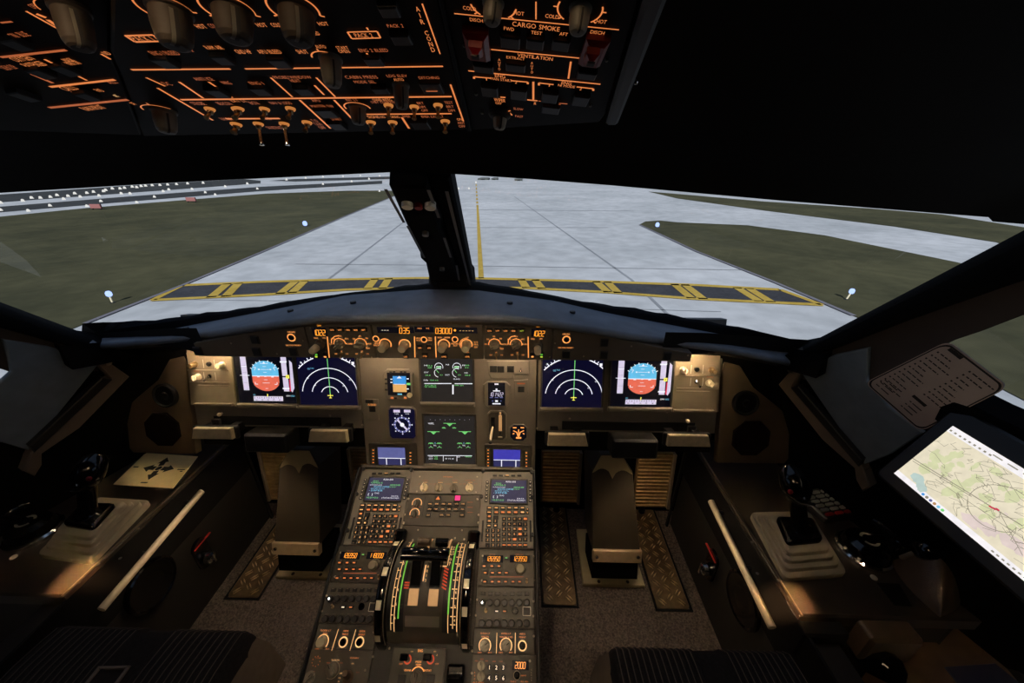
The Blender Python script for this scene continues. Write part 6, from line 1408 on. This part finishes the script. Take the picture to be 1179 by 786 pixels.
for i in range(6): blob(sw0+Wd*rnd.uniform(.5, .95), Hd*rnd.uniform(.15, .3), Wd*.06, Hd*.07, 'map_rose', hh+.0005+.00002*i)
lk = TP_(1058, 552); blob(lk[0], lk[1], .010, .008, 'map_lake', hh+.0007); blob(lk[0]+.012, lk[1]-.007, .007, .006, 'map_lake', hh+.00072)
h2 = hh+.0009
for a, c, w in (((1052, 528), (1179, 606), .0011), ((1052, 531), (1120, 572), .0009), ((1078, 552), (1179, 620), .0006), ((1150, 586), (1179, 640), .0006)): mp.line(TP_(*a), TP_(*c), w, h2, 'map_line')
cc = TP_(1152, 585)
mp.arc(cc[0], cc[1], .031, .0318, h2, 'map_line', 20, 200); mp.arc(cc[0], cc[1], .031, .0318, h2, 'map_line', 210, 330)
for i in range(16):
    a = R(30+i*10); mp.line((cc[0]+.031*math.cos(a), cc[1]+.031*math.sin(a)), (cc[0]+.0335*math.cos(a), cc[1]+.0335*math.sin(a)), .0005, h2, 'map_line')
for i in range(60):
    x, y = sw0+Wd*rnd.uniform(.03, .95), Hd*rnd.uniform(.12, .85); pts = [(x, y)]
    for k in range(5): pts.append((min(su1, max(sw0, pts[-1][0]+rnd.uniform(-.012, .014))), min(Hd*.88, max(Hd*.09, pts[-1][1]+rnd.uniform(-.009, .009)))))
    mp.pline(pts, .00045, h2+.00001, 'map_line')
for x, y in ((1146, 586), (1150, 587), (1142, 584), (1160, 592)): mp.rect(*TP_(x, y), .004, .002, h2+.0001, 's_red' if x < 1155 else 'map_rose')
for i in range(9): mp.rect(sw0+Wd*(.02+.034*i), Hd*.935, .003, .0025, h2, 'map_line')
for i in range(8): mp.rect(sw0+Wd*(.33+.09*i), Hd*.955, Wd*.06, .0016, h2, 'map_line')
for i in range(6): mp.disc(sw0+Wd*(.24+.03*i), Hd*.035, .0022, h2, ('s_blue', 'map_line', 's_steel', 'hot_tan', 's_cyan', 's_green')[i], 10)
for i in range(9): mp.rect(sw0+Wd*(.72+.03*i), Hd*.035, .003, .002, h2, 'map_line')
mp.build('map_picture', s_)
mb = MB(TF); mb.rbox(.03, .03, .17, .09, .01, -.05, -.0135, 'black', .002); mb.build('mount', t)
t = thing('checklist_placard', 'pale rounded placard of small printed lines on the right side window', 'placard', WR.hit(1085, 440))
q = [WR.uv(*p) for p in ((1002, 437), (1099, 388), (1170, 441), (1067, 493))]
PQ = Fr(WR.w(*q[1], .014), WR.w(*q[2], .014)-WR.w(*q[1], .014), (0, 0, 1)); PQ = Fr(PQ.o, PQ.x, WR.n.cross(PQ.x))
# bilinear placing on the sheet: a along the printed line, d from the upper right edge to the lower left
def pb(a, d): 
    p = [WR.uv(*x) for x in ((1099, 388), (1170, 441), (1067, 493), (1002, 437))]
    u0 = V(p[0])*(1-a)+V(p[1])*a; u1 = V(p[3])*(1-a)+V(p[2])*a; r_ = u0*(1-d)+u1*d; return (r_.x, r_.y)
def rpoly(m_, r=.1, n=5):
    pts = []
    for (ca, cd_, a0) in ((1-r-m_, 1-r*1.0-m_, 0), (r+m_, 1-r-m_, 90), (r+m_, r+m_, 180), (1-r-m_, r+m_, 270)):
        for i in range(n+1):
            t_ = R(a0+90*i/n); pts.append(pb(ca+r*math.cos(t_), cd_+r*math.sin(t_)))
    return pts
mb = MB(WR); mb.prism(rpoly(0), .0125, .0145, 'placard'); mb.build('sheet', t)
mb = MB(WR); o_, i_ = rpoly(.012), rpoly(.03); n = len(o_)
for k in range(n): mb.flat([o_[k], o_[(k+1) % n], i_[(k+1) % n], i_[k]], .0149, 'ink')
def tl_(a0, a1, d, w=.0022): mb.line(pb(a0, d), pb(a1, d), w, .0149, 'ink')
rnd = random.Random(3)
for a0, d0, n_ in ((.08, .14, 12), (.55, .10, 9)):
    for k in range(n_):
        d = d0+k*.062; L_ = rnd.uniform(.12, .34); tl_(a0, a0+.025, d+.004, .003)
        x = a0+.055
        while x < a0+.055+L_: w_ = rnd.uniform(.03, .08); tl_(x, min(x+w_, a0+.055+L_), d); x += w_+.015
tl_(.12, .34, .05, .0065); tl_(.5, .72, .70, .0065)
for d in (.78, .84, .9): tl_(.1, .16, d); tl_(.55, .58, d); tl_(.6, .75, d); tl_(.19, .33, d)
mb.build('print', t)
# ================================================================== SEATS
SZ = .41
SEAT = Fr((0, 0, SZ), (1, 0, 0), (0, 1, 0))
for mirror in (False, True):
    sd_ = 'left' if mirror else 'right'
    if not mirror: xa, xb, yf = SEAT.uv(703, 750)[0], SEAT.uv(916, 754)[0], SEAT.uv(800, 751)[1]
    else: xa, xb, yf = SEAT.uv(62, 720)[0], SEAT.uv(283, 735)[0], SEAT.uv(180, 727)[1]
    t = thing('pilot_seat', 'black pleated cushion of the %s pilot seat at the bottom of the frame' % sd_, 'seat', V(((xa+xb)/2, yf-.2, 0)), 'pilot seats')
    rows = []; n = 168; yb = -.12
    prof = [(yf+.012, -.11), (yf+.016, -.06), (yf+.012, -.02), (yf, -.004), (yf-.02, 0), (yf-.06, .004), (yf-.2, 0), (yb, -.01)]
    for y, dz in prof:
        row = []
        for i in range(n+1):
            s = i/n; x = xa+(xb-xa)*s
            gap = .47 < s < .60
            rib = 0 if gap else .0065*abs(math.sin(PI*s*30))**.5
            e = min(s, 1-s); rd = -.03*max(0, 1-e/.05)**2
            row.append(V((x, y-(.02 if e < .01 else 0), SZ+dz+rib+rd)))
        rows.append(row)
    mb = MB(); mb.grid(rows, 'seat', True); cu = mb.build('cushion', t)
    mb = MB()
    for k in range(1, 30):
        s = k/30
        if .46 < s < .61: continue
        x = xa+(xb-xa)*s; mb.grid([[V((x-.0009, y+.001, SZ+dz+.0052)), V((x+.0009, y+.001, SZ+dz+.0052))] for y, dz in prof[2:]], 'seam', True)
    mb.build('stitching', cu)
    for sx, x in ((-1, xa), (1, xb)):
        mb = MB(); mb.grid([[V((x-sx*.006, y, SZ-.025+dz*.4)) for y, dz in prof[2:]], [V((x+sx*.012, y+.004, SZ-.06)) for y, dz in prof[2:]], [V((x+sx*.02, y+.006, SZ-.14)) for y, dz in prof[2:]]], 'seat_side', True); mb.build('side_panel', t)
    mb = MB(); mb.f = SEAT; mb.box(xa+.01, yb, -.16, xb-.01, yf+.005, -.04, 'black', .004); mb.build('seat_pan', t)
    mb = MB(SEAT); mb.box((xa+xb)/2-.12, yb+.06, -SZ, (xa+xb)/2+.12, yf-.12, -.16, 'black', .006); mb.build('pedestal', t)
    if mirror:
        bt = thing('seat_belt_buckle', 'pale metal belt buckle lying on the left seat cushion', 'buckle', SEAT.hit(125, 783)); f = Fr(SEAT.hit(125, 783)+V((0, 0, .007)), (1, .05, 0), (0, 1, 0)); mb = MB(f)
        for a, c in (((-.026, -.015), (.026, -.019)), ((-.026, .011), (.026, .015)), ((-.026, -.015), (-.021, .015)), ((.021, -.019), (.026, .015))): mb.box(a[0], a[1], 0, c[0] if abs(c[0]-a[0]) > .004 else a[0]+.004, c[1] if abs(c[1]-a[1]) > .004 else a[1]+.004, .004, 'frame_tan', .001)
        mb.build('frame', bt)
        mb = MB(f); mb.box(-.03, -.03, -.004, .03, -.012, .002, 'black', .001); mb.build('strap', bt)
# ================================================================== OVERHEAD PANELS
def proj(p):
    d = V(p)-CAM; z = d.dot(fw); return V((W/2+FPX*d.dot(rt)/z, H/2+FPX*d.dot(dn)/z))
def A_(x, y): return (x/4.204, y/4.204)
def B_(x, y): return (270+x/4.204, y/4.204)
def C_(x, y): return (500+x/4.204, y/4.204)
def G_(x, y): return (x/5.6125, y/5.6125)
O_, OR_, OL_ = OVH, OVR, OVL
def oplate(name, label, f, pts, m='ovh'):
    q = [f.uv(*p) for p in pts]; cx_ = sum(p[0] for p in q)/len(q); cy_ = sum(p[1] for p in q)/len(q)
    t = thing(name, label, 'overhead panel', f.w(cx_, cy_, -.004), 'overhead panels')
    mb = MB(f); mb.prism(q, -.008, 0, m, .001); mb.build('faceplate', t); return t
oc = oplate('overhead_panel', 'wide middle overhead panel with three big knobs and AIR COND lettering', O_, [(130, -24), (500, -24), (539, 149.5), (165, 157), (128, 60)])
orr = oplate('overhead_panel', 'right overhead panel with red guards and CARGO SMOKE lettering', OR_, [(503, -24), (744, -24), (697, 132), (690, 141), (543, 150)])
ol = oplate('overhead_panel', 'left overhead panel with one big knob and fainter lettering', OL_, [(-70, -24), (127, -24), (126, 60), (163, 156), (-10, 150)])
def oknob(t, f, base, tip, r, name='knob', m='oknob', groove=True):
    u, v = f.uv(*base); best = min((i*.0005 for i in range(4, 90)), key=lambda h: (proj(f.w(u, v, h))-V(tip)).length); h = best
    for _ in range(3):
        e = V(tip)-proj(f.w(u, v, h)); u += e.x*f.sc(*base)*.3
    k = f.sc(*base)*r; mb = MB(f)
    mb.lathe(u, v, [(k*1.12, 0), (k*1.12, h*.1), (k, h*.14), (k*.98, h*.5), (k*.86, h*.85), (k*.7, h*.97), (k*.5, h)], m, 24)
    o = mb.build(name, t)
    if groove:
        mb = MB(f); w = k*.10
        d = (CAM-f.w(u, v, h*.6)); du, dv = d.dot(f.x), d.dot(f.y); L_ = math.hypot(du, dv); ca, sa = du/L_, dv/L_
        a0 = -.25; c2, s2 = ca*math.cos(a0)-sa*math.sin(a0), sa*math.cos(a0)+ca*math.sin(a0); tx, ty = -s2, c2
        for off, mm, rr_ in ((0, 'ink', 1.004), (.2, 'knob_dark', 1.003)):
            rows = []
            for hh, kk in ((h*.2, 1), (h*.5, .98), (h*.85, .86), (h*.97, .7), (h, .5), (h*1.003, .15)):
                for_w = [(u+c2*k*kk*rr_+tx*(off*k-w), v+s2*k*kk*rr_+ty*(off*k-w), hh+.0002), (u+c2*k*kk*rr_+tx*(off*k+w), v+s2*k*kk*rr_+ty*(off*k+w), hh+.0002)]
                rows.append([f.w(*p) for p in for_w])
            mb.grid(rows, mm, True)
        mb.build('pointer_line', o)
    return u, v, k
def oarc(mb, f, c, r, a0, a1, w=2, m='lit_orange', ticks=()):
    u, v = f.uv(*c); k = f.sc(*c); mb.arc(u, v, (r-w/2)*k, (r+w/2)*k, .0006, m, a0, a1)
    for a in ticks: q = R(a); mb.line((u+r*k*math.cos(q), v+r*k*math.sin(q)), (u+(r+5)*k*math.cos(q), v+(r+5)*k*math.sin(q)), w*k, .0006, m)
def oT(mb, f, p, s, w, hh, m='lit_orange'): TW(mb, f, p[0], p[1], s, w, hh, m, .0006)
def oL(mb, f, a, c, w=1.3, m='lit_orange'): lpx(mb, f, a, c, w, .0006, m)
def otog(t, f, p, hgt=.012, m='metal', d=(0, .25)):
    u, v = f.uv(*p); k = f.sc(*p); mb = MB(f); mb.lathe(u, v, [(5.4*k, 0), (5.4*k, .0008), (4.4*k, .0016), (3.4*k, .0016)], 'lit_amber', 18, False); mb.lathe(u, v, [(3.2*k, 0), (3.2*k, .0024), (2.4*k, .004)], 'brass', 14)
    p0, p1 = f.w(u, v, .003), f.w(u+d[0]*hgt, v+d[1]*hgt, hgt); mb.tube([p0, p0*.3+p1*.7, p1*.93+p0*.07, p1], [1.5*k, 1.9*k, 3*k, 2.6*k], m, 10); mb.build('toggle_switch', t)
def opush(t, f, p, w, hh, lit=None):
    mb = MB(f); bpx(mb, f, p[0], p[1], w, hh, 0, .003, 'black', .0006)
    if lit: rpx(mb, f, p[0], p[1]+hh*.1, w*.55, 1.1, .0034, lit)
    mb.build('push_button', t)
# ---- middle
mb = MB(O_)
for c, a0, a1 in (((190, 9), -12, 200), ((262, 9), -25, 200), ((338, 9), -25, 200)): oarc(mb, O_, c, 27, a0, a1, 2.2, 'lit_orange', (200, 90, 40, a0))
oarc(mb, O_, (375, 66), 14.5, 10, 170, 1.8, 'lit_orange', (90,)); oarc(mb, O_, (411.5, 123), 14, -10, 190, 1.6, 'lit_orange'); oarc(mb, O_, (186, 127), 17, 20, 165, 1.3, 'lit_orange', (80,))
for p, s, w, hh, m in (((231, 28.6), 'HOT', 12, 4, 'lit_orange'), ((246, 28), 'COLD', 12, 4, 'lit_dim'), ((301, 27), 'HOT', 12, 4, 'lit_orange'), ((318, 27), 'COLD', 12, 4, 'lit_orange'), ((372, 25.6), 'HOT', 12, 4, 'lit_orange'), ((163.6, 43), 'PACK 1', 24, 4.4, 'lit_orange'), ((189, 59.5), 'ENG 1 BLEED', 33, 3.6, 'lit_dim'), ((219, 56), 'HP', 7, 3.4, 'lit_dim'), ((246, 53.2), 'RAM AIR', 20, 3.6, 'lit_orange'), ((280, 58), 'GND HP', 18, 4, 'lit_orange'), ((310, 58), 'APU BLEED', 27, 4, 'lit_orange'), ((362, 36.6), 'BLEED', 11, 4, 'lit_orange'), ((418.6, 39), 'PACK 2', 21, 4.6, 'lit_orange'), ((455, 28), 'PACK 2', 19, 3.8, 'lit_dim'), ((430, 56.4), 'ENG 2 BLEED', 34, 3.8, 'lit_dim'), ((348, 58), 'SHUT', 13, 4, 'lit_orange'), ((369, 52.2), 'AUTO', 12, 3.6, 'lit_orange'), ((394, 53.4), 'START', 14, 3.4, 'lit_orange'), ((396, 57.6), 'OPEN', 13, 3.4, 'lit_orange'),
                       ((336.6, 87.6), 'PROBE/WINDOW', 44, 3, 'lit_dim'), ((340, 91.6), 'HEAT', 12, 3, 'lit_dim'), ((416, 87.4), 'CABIN PRESS', 38, 3.4, 'lit_dim'), ((420, 93), 'MODE SEL', 25, 3, 'lit_dim'), ((457, 86), 'LDG ELEV', 24, 3, 'lit_dim'), ((459, 90.4), 'AUTO', 12, 3, 'lit_orange'), ((494, 88.2), 'DITCHING', 24, 3.2, 'lit_dim'), ((295, 94.4), 'ENG 1', 16, 3, 'lit_dim'), ((234, 89.6), 'ANTI ICE', 22, 3, 'lit_dim'), ((260, 94), 'WING', 11, 3, 'lit_dim'), ((192, 95), 'DC', 9, 3, 'lit_dim'), ((274, 114.6), 'EXT LT', 18, 3, 'lit_orange'), ((292, 117.4), 'BCN', 10, 2.8, 'lit_dim'), ((323, 117.4), 'NAV & LOGO', 25, 2.8, 'lit_dim'), ((228, 118), 'STROBE', 15, 2.8, 'lit_dim'), ((258, 118), 'BEACON', 16, 2.8, 'lit_dim'), ((261, 136), 'RWY TURN', 14, 2.6, 'lit_dim'),
                       ((363.5, 114.6), 'APU', 10, 2.8, 'lit_dim'), ((371, 121.2), 'MASTER SW', 26, 3, 'lit_dim'), ((387, 136), 'START', 12, 2.8, 'lit_dim'), ((405, 113.8), 'INT LT', 14, 2.6, 'lit_dim'), ((440, 113.8), 'OVHD INTEG', 22, 3, 'lit_orange'), ((441, 116.6), 'STBY COMPASS', 28, 2.4, 'lit_dim'), ((484, 117.6), 'BRT', 8, 2.8, 'lit_dim'), ((486, 122), 'DIM', 8, 2.8, 'lit_dim'), ((489, 126), 'OFF', 8, 2.6, 'lit_dim'), ((516.6, 117), 'TEST', 10, 3, 'lit_dim'), ((518.4, 121.6), 'BRT', 9, 2.8, 'lit_dim'), ((520, 126), 'DIM', 8, 2.8, 'lit_dim'), ((430, 133.6), 'SIGNS', 14, 2.8, 'lit_orange'), ((449, 133.6), 'NO SMOKING', 22, 2.6, 'lit_orange'), ((468, 133), 'EMER', 9, 2.6, 'lit_dim'), ((498, 133.2), 'EMER EXIT LT', 26, 2.8, 'lit_dim'), ((529, 136.4), 'ON', 6, 2.8, 'lit_orange'), ((530.6, 140.4), 'ARM', 8, 2.8, 'lit_dim'), ((532, 144.4), 'OFF', 8, 2.8, 'lit_dim'), ((306, 135.4), 'NOSE', 10, 2.6, 'lit_dim'), ((316, 146), 'ON RETRACT', 18, 2.6, 'lit_dim'), ((362, 138), 'T.O', 7, 2.8, 'lit_dim'), ((366, 142), 'TAXI', 9, 2.8, 'lit_dim'), ((371, 146), 'OFF', 8, 2.8, 'lit_dim')):
    oT(mb, O_, p, s, w, hh, m)
for a, c in (((144, 39.6), (176, 38.6)), ((155, 46.8), (184, 46)), ((144, 39.6), (155, 46.8)), ((176, 38.6), (184, 46)), ((400, 35.4), (434, 34.4)), ((405, 43), (438, 42)), ((400, 35.4), (405, 43)), ((434, 34.4), (438, 42)),
             ((486, 2.4), (506.7, 60.7)), ((151, 79), (265, 78)), ((282, 78), (510, 75)), ((208, 113.7), (520, 110)), ((260, 135.8), (287, 135.6)), ((282, 135.7), (322, 135.4)), ((422, 130.6), (520, 129.8)), ((422, 30), (424, 33)), ((422, 59.6), (425, 64.6))):
    oL(mb, O_, a, c, 1.2)
for a, c in (((311.6, 88), (336.6, 110.6)), ((364, 88), (386, 110.4)), ((345, 114), (380.6, 147)), ((384.6, 114), (405.6, 136)), ((181, 100), (245, 137.5)), ((206, 93), (234, 112)), ((240, 93), (267.6, 111.4)), ((518.6, 96), (533.6, 138.7)), ((462.6, 134), (471, 147)), ((168, 88), (190, 98)), ((362, 97), (373, 108))):
    oL(mb, O_, a, c, 1.0, 'lit_orange')
for i, c in enumerate('AIR'): oT(mb, O_, (481+i*2.7, 8.6+i*7.4), c, 5 if c != 'I' else 1.4, 5.6)
for i, c in enumerate('COND'): oT(mb, O_, (491.4+i*2.4, 36.4+i*6.4), c, 5, 5.4)
mb.build('legend', oc)
for b_, tip, r in (((190, 9), (205, 53), 20), ((262, 9), (274, 47), 20), ((338, 9), (346, 50), 19), ((375, 66), (386, 99), 11.5), ((411.5, 122), (413, 143), 8.6), ((459, 97), (464, 125), 8.6), ((184, 127), (195, 152), 11)): oknob(oc, O_, b_, tip, r, m='oknob' if r > 15 else 'knob_dark')
for x, y in ((1015, 525), (1155, 523), (1140, 598)): otog(oc, O_, A_(x, y), .008, 'brass', (0, .6))
for x, y in ((10, 525), (145, 525), (270, 523), (350, 590), (10, 600)): otog(oc, O_, B_(x, y), .008, 'brass', (0, .5))
for x, y in ((745, 507), (870, 515), (985, 507), (660, 590), (765, 590), (1020, 585)): otog(oc, O_, B_(x, y), .009, 'brass', (0, .2))
for x, y in ((115, 597), (240, 597)): otog(oc, O_, B_(x, y), .016, 'chrome', (0, -.1))
for p, w, hh in (((448, 7), 22, 12), ((462, 40), 22, 11), ((430, 66), 20, 9), ((322, 68), 20, 9), ((190, 68), 20, 8), ((256, 64), 18, 8), ((497, 97), 24, 12), ((300, 101), 18, 7), ((350, 101), 18, 7), ((376, 127), 20, 8), ((438, 100), 18, 6), ((388, 142), 16, 7), ((484, 141), 20, 8), ((250, 103), 18, 7)): opush(oc, O_, p, w, hh, 'lit_dim' if p == (497, 97) else None)
# ---- right
mb = MB(OR_)
oarc(mb, OR_, (568, 3), 26, -50, -8, 2, 'lit_orange', (-42,)); oarc(mb, OR_, (568, 3), 26, 190, 232, 2, 'lit_orange', (222,)); oarc(mb, OR_, (668, 9), 26, -50, 20, 2, 'lit_orange', (-42, 0)); oarc(mb, OR_, (668, 9), 26, 160, 232, 2, 'lit_orange', (222, 180))
for p, s, w, hh, m in ((C_(172, 33), 'COLD', 15, 4.4, 'lit_orange'), (C_(412, 57), 'HOT', 12, 4.6, 'lit_orange'), (C_(572, 72), 'COLD', 16, 4.6, 'lit_orange'), (C_(812, 97), 'HOT', 12, 4.6, 'lit_orange'), (C_(495, 121), 'CARGO SMOKE', 55, 5.6, 'lit_orange'), (C_(363, 133), 'FWD', 12, 4.2, 'lit_orange'), (C_(497, 152), 'TEST', 13, 4, 'lit_orange'), (C_(628, 158), 'AFT', 10, 4, 'lit_orange'), (C_(205, 90), 'DISCH', 15, 4, 'lit_orange'), (C_(792, 150), 'DISCH', 17, 4, 'lit_orange'), (C_(490, 270), 'VENTILATION', 41, 4.2, 'lit_orange'), (C_(395, 275), 'EXTRACT', 21, 3.2, 'lit_orange'), (C_(320, 362), 'ENG', 12, 4, 'lit_orange'), (C_(326, 380), 'MAN START', 24, 3, 'lit_orange'), (C_(642, 397), 'ENG', 12, 3.6, 'lit_orange'), (C_(642, 411), 'N1 MODE', 20, 2.8, 'lit_orange'), (C_(255, 378), '1', 2, 3, 'lit_orange'), (C_(397, 393), '2', 3, 3, 'lit_orange'), (C_(560, 408), '1', 2, 3, 'lit_orange'), (C_(711, 425), '2', 3, 3, 'lit_orange'), (C_(318, 480), 'WIPER', 13, 4, 'lit_orange'), (C_(312, 495), 'OFF', 7, 2.6, 'lit_orange'), (C_(408, 523), 'SLOW', 11, 2.6, 'lit_dim'), (C_(412, 559), 'FAST', 9, 2.6, 'lit_dim'), (C_(490, 496), 'R', 3, 3.2, 'lit_orange'), (C_(607, 506), 'T', 3, 3, 'lit_dim')):
    oT(mb, OR_, p, s, w, hh, m)
for x in (316, 474):
    for i, c in enumerate('AUTO'): oT(mb, OR_, C_(x, 283+i*15+(0 if x < 400 else 16)), c, 3, 2.7)
for a, c in ((C_(97, 58), C_(895, 137)), (C_(275, 233), C_(703, 275)), (C_(165, 337), C_(805, 402)), (C_(493, 0), C_(493, 86)), (C_(480, 390), C_(480, 478)), (C_(662, 292), C_(650, 375)), (C_(193, 366), C_(193, 376)), (C_(193, 366), C_(275, 373)), (C_(372, 385), C_(453, 392)), (C_(453, 392), C_(453, 402)), (C_(507, 396), C_(507, 408)), (C_(507, 396), C_(578, 404)), (C_(690, 415), C_(770, 424)), (C_(770, 424), C_(770, 434)), (C_(450, 478), C_(500, 483)), (C_(320, 465), C_(345, 467))): oL(mb, OR_, a, c, 1.2)
for a, c in ((C_(505, 484), C_(575, 490)), (C_(605, 495), C_(645, 498)), (C_(240, 417), C_(270, 420)), (C_(378, 432), C_(410, 434)), (C_(540, 448), C_(575, 451)), (C_(690, 462), C_(722, 465))): oL(mb, OR_, a, c, .8, 'lit_dim')
oarc(mb, OR_, (575, 131), 14, 10, 95, 1.6, 'lit_orange', (50,)); mb.build('legend', orr)
for b_, tip, r in (((568, 3), (566, 27), 11), ((668, 9), (665, 38), 12), ((575.5, 130), (575, 149), 7.6)): oknob(orr, OR_, b_, tip, r, m='knob_dark' if r > 8 else 'knob')
u, v = OR_.uv(575.5, 129); k = OR_.sc(575, 129); mb = MB(OR_); mb.lathe(u, v, [(12*k, 0), (12*k, .0025), (10*k, .004)], 'oknob', 20); mb.build('knob_base', orr)
for p in (C_(210, 195), C_(775, 225)):
    mb = MB(OR_); bpx(mb, OR_, p[0], p[1], 27, 30, 0, .005, 'guard', .002); bpx(mb, OR_, p[0]-.5, p[1]-8, 15, 11, .005, .010, 'guard', .002); bpx(mb, OR_, p[0]-.5, p[1]-8, 9, 5, .010, .0108, 'dull', .0003); g = mb.build('guard', orr)
for p, w, hh in ((C_(370, 180), 22, 13), (C_(490, 190), 20, 12), (C_(615, 195), 20, 12), (C_(395, 305), 22, 9), (C_(270, 425), 18, 11), (C_(410, 440), 18, 11), (C_(560, 455), 18, 11), (C_(710, 470), 18, 11), (C_(565, 515), 20, 8), (C_(240, 312), 22, 8), (C_(740, 345), 22, 8)): opush(orr, OR_, p, w, hh)
for p in (C_(203, 453), C_(232, 544), C_(146, 217), C_(835, 288), C_(756, 507)):
    mb = MB(OR_); u, v = OR_.uv(*p); k = OR_.sc(*p); mb.lathe(u, v, [(1.8*k, 0), (1.6*k, .0008), (.6*k, .0012)], 'metal', 10); mb.build('screw', orr)
# ---- left
mb = MB(OL_)
oarc(mb, OL_, (66, 9), 20, 15, 170, 1.6, 'lit_orange', (100,))
for p, s, w, hh, m in ((G_(212, 30), 'OFF', 9, 4, 'lit_dim'), (G_(483, 22), 'FULL', 9, 4, 'lit_dim'), (G_(118, 215), 'ON  BLUE', 25, 4, 'lit_dim'), (G_(138, 370), 'OXYGEN', 28, 4, 'lit_orange'), (G_(50, 427), 'CREW SUP', 20, 3.6, 'lit_dim'), (G_(218, 408), 'PASSENGER', 30, 4, 'lit_orange'), (G_(440, 380), 'MASK', 13, 3.4, 'lit_orange'), (G_(465, 398), 'MAN ON', 17, 3.6, 'lit_orange'), (G_(440, 562), 'CALLS', 19, 4, 'lit_orange'), (G_(502, 592), 'EMER', 11, 3.2, 'lit_dim'), (G_(210, 624), 'MECH', 13, 3, 'lit_dim'), (G_(638, 577), 'FWD', 8, 3, 'lit_orange'), (G_(748, 613), 'AFT', 5, 2.4, 'lit_tan'), (G_(720, 523), 'ALL', 12, 3, 'lit_dim'), (G_(598, 690), 'RAIN RPLNT', 30, 3.6, 'lit_orange'), (G_(685, 335), 'ND', 8, 3.4, 'lit_orange'), (G_(857, 663), 'OFF', 5, 2.6, 'lit_orange')): oT(mb, OL_, p, s, w, hh, m)
for a, c, w, m in ((G_(0, 362), G_(425, 315), 1.6, 'lit_dim'), (G_(320, 555), G_(740, 508), 1.5, 'lit_orange'), (G_(315, 690), G_(825, 638), 1.5, 'lit_dim'), (G_(285, 375), G_(560, 513), 1.2, 'lit_orange'), (G_(165, 62), G_(385, 185), 1.3, 'lit_orange'), (G_(0, 138), G_(75, 130), 1.2, 'lit_dim'), (G_(232, 80), G_(295, 105), 2, 'lit_orange'), (G_(305, 118), G_(375, 165), 2, 'lit_orange'), (G_(200, 470), G_(340, 530), 1.5, 'lit_dim'), (G_(650, 340), G_(712, 375), 1.2, 'lit_orange')): oL(mb, OL_, a, c, w, m)
mb.build('legend', ol)
oknob(ol, OL_, (68, 10), (103, 52), 19)
for p, w, hh in ((G_(100, 260), 22, 9), (G_(420, 430), 20, 9), (G_(150, 600), 18, 8), (G_(560, 600), 18, 7), (G_(260, 450), 20, 8)): opush(ol, OL_, p, w, hh)
# side rail of the overhead housing and a small screw on it
mb = MB(OR_); q = [OR_.uv(*p) for p in ((746, -24), (775, -24), (712, 138), (698, 138))]; mb.prism(q, -.008, .004, 'black', .002); mb.build('side_rail', orr)
mb = MB(OR_); u, v = OR_.uv(732, 94, .0); mb.sphere(OR_.w(u, v, .0), .0016, 'chrome', 8); mb.build('screw', orr)
mb = MB(O_); q = [O_.uv(*p) for p in ((500, -24), (505, -24), (543, 150), (538, 150))]; mb.prism(q, -.008, .001, 'blackmatte', .0005); mb.build('divider', oc)
# ================================================================== COCKPIT LAMPS AND ADDED UNSEEN FILL SPOTS
def spot(name, loc, target, e, col=(1, .72, .42), ang=100, blend=.8, size=.02):
    l = bpy.data.lights.new(name, 'SPOT'); l.energy = e; l.color = col; l.spot_size = R(ang); l.spot_blend = blend; l.shadow_soft_size = size
    o = bpy.data.objects.new(name, l); COL.objects.link(o); o.location = V(loc); o.rotation_euler = (V(target)-V(loc)).to_track_quat('-Z', 'Y').to_euler(); return o
def area(name, loc, target, e, sx, sy, col=(1, .72, .42)):
    l = bpy.data.lights.new(name, 'AREA'); l.energy = e; l.color = col; l.shape = 'RECTANGLE'; l.size = sx; l.size_y = sy
    o = bpy.data.objects.new(name, l); COL.objects.link(o); o.location = V(loc); o.rotation_euler = (V(target)-V(loc)).to_track_quat('-Z', 'Y').to_euler(); return o
WARM = (1, .72, .43)
for sx in (-1, 1):
    spot('panel_lamp', (sx*.605, .80, .772), (sx*.61, .86, .5), 2.0, WARM, 150, .8, .012)
    spot('centre_lamp', (sx*.155, .79, .785), (sx*.16, .86, .45), 1.4, WARM, 140, .8, .02)
    spot('foot_fill', (sx*.52, .62, .50), (sx*.62, .66, .0), 2.2, WARM, 120)  # unseen fill added over the tread plates
    spot('foot_fill', (sx*.60, .68, .46), (sx*.54, .92, .20), 1.1, WARM, 60)  # second unseen fill, added to brighten the outer pedal
    spot('side_fill', (sx*.60, -.15, 1.25), (sx*.98, .49, .38), 8, (1, .64, .34), 34, .9, .012)  # unseen spot added for highlights on the tiller and its neighbours
    p = CONS.hit(912, 690) if sx > 0 else CONS.hit(88, 662)
    spot('highlight_spot', (sx*.55, .10, 1.28), p, 620, (1, .52, .22), 4.6, 1.0, .012)  # unseen narrow spot added to throw a warm highlight on each console
spot('pedestal_lamp', (.13, .69, .79), (.14, .57, .4), 2.6, WARM, 90)
spot('pedestal_lamp', (-.15, .69, .79), (-.14, .57, .4), 1.2, WARM, 90)
spot('pedestal_fill', (.05, -.1, 1.36), (-.01, .45, .4), 17, (1, .72, .46), 34, .8, .03)  # unseen fill added to brighten the pedestal and trim wheel stripes
area('dome_lamp', (0, -.25, 1.46), (0, .5, .3), 1.3, .3, .12, (1, .7, .42))
spot('fcu_fill', (0, -.1, 1.30), (0, .70, .84), 9, (1, .72, .46), 38, 1.0, .03)  # unseen fill added to brighten the autopilot panel knobs
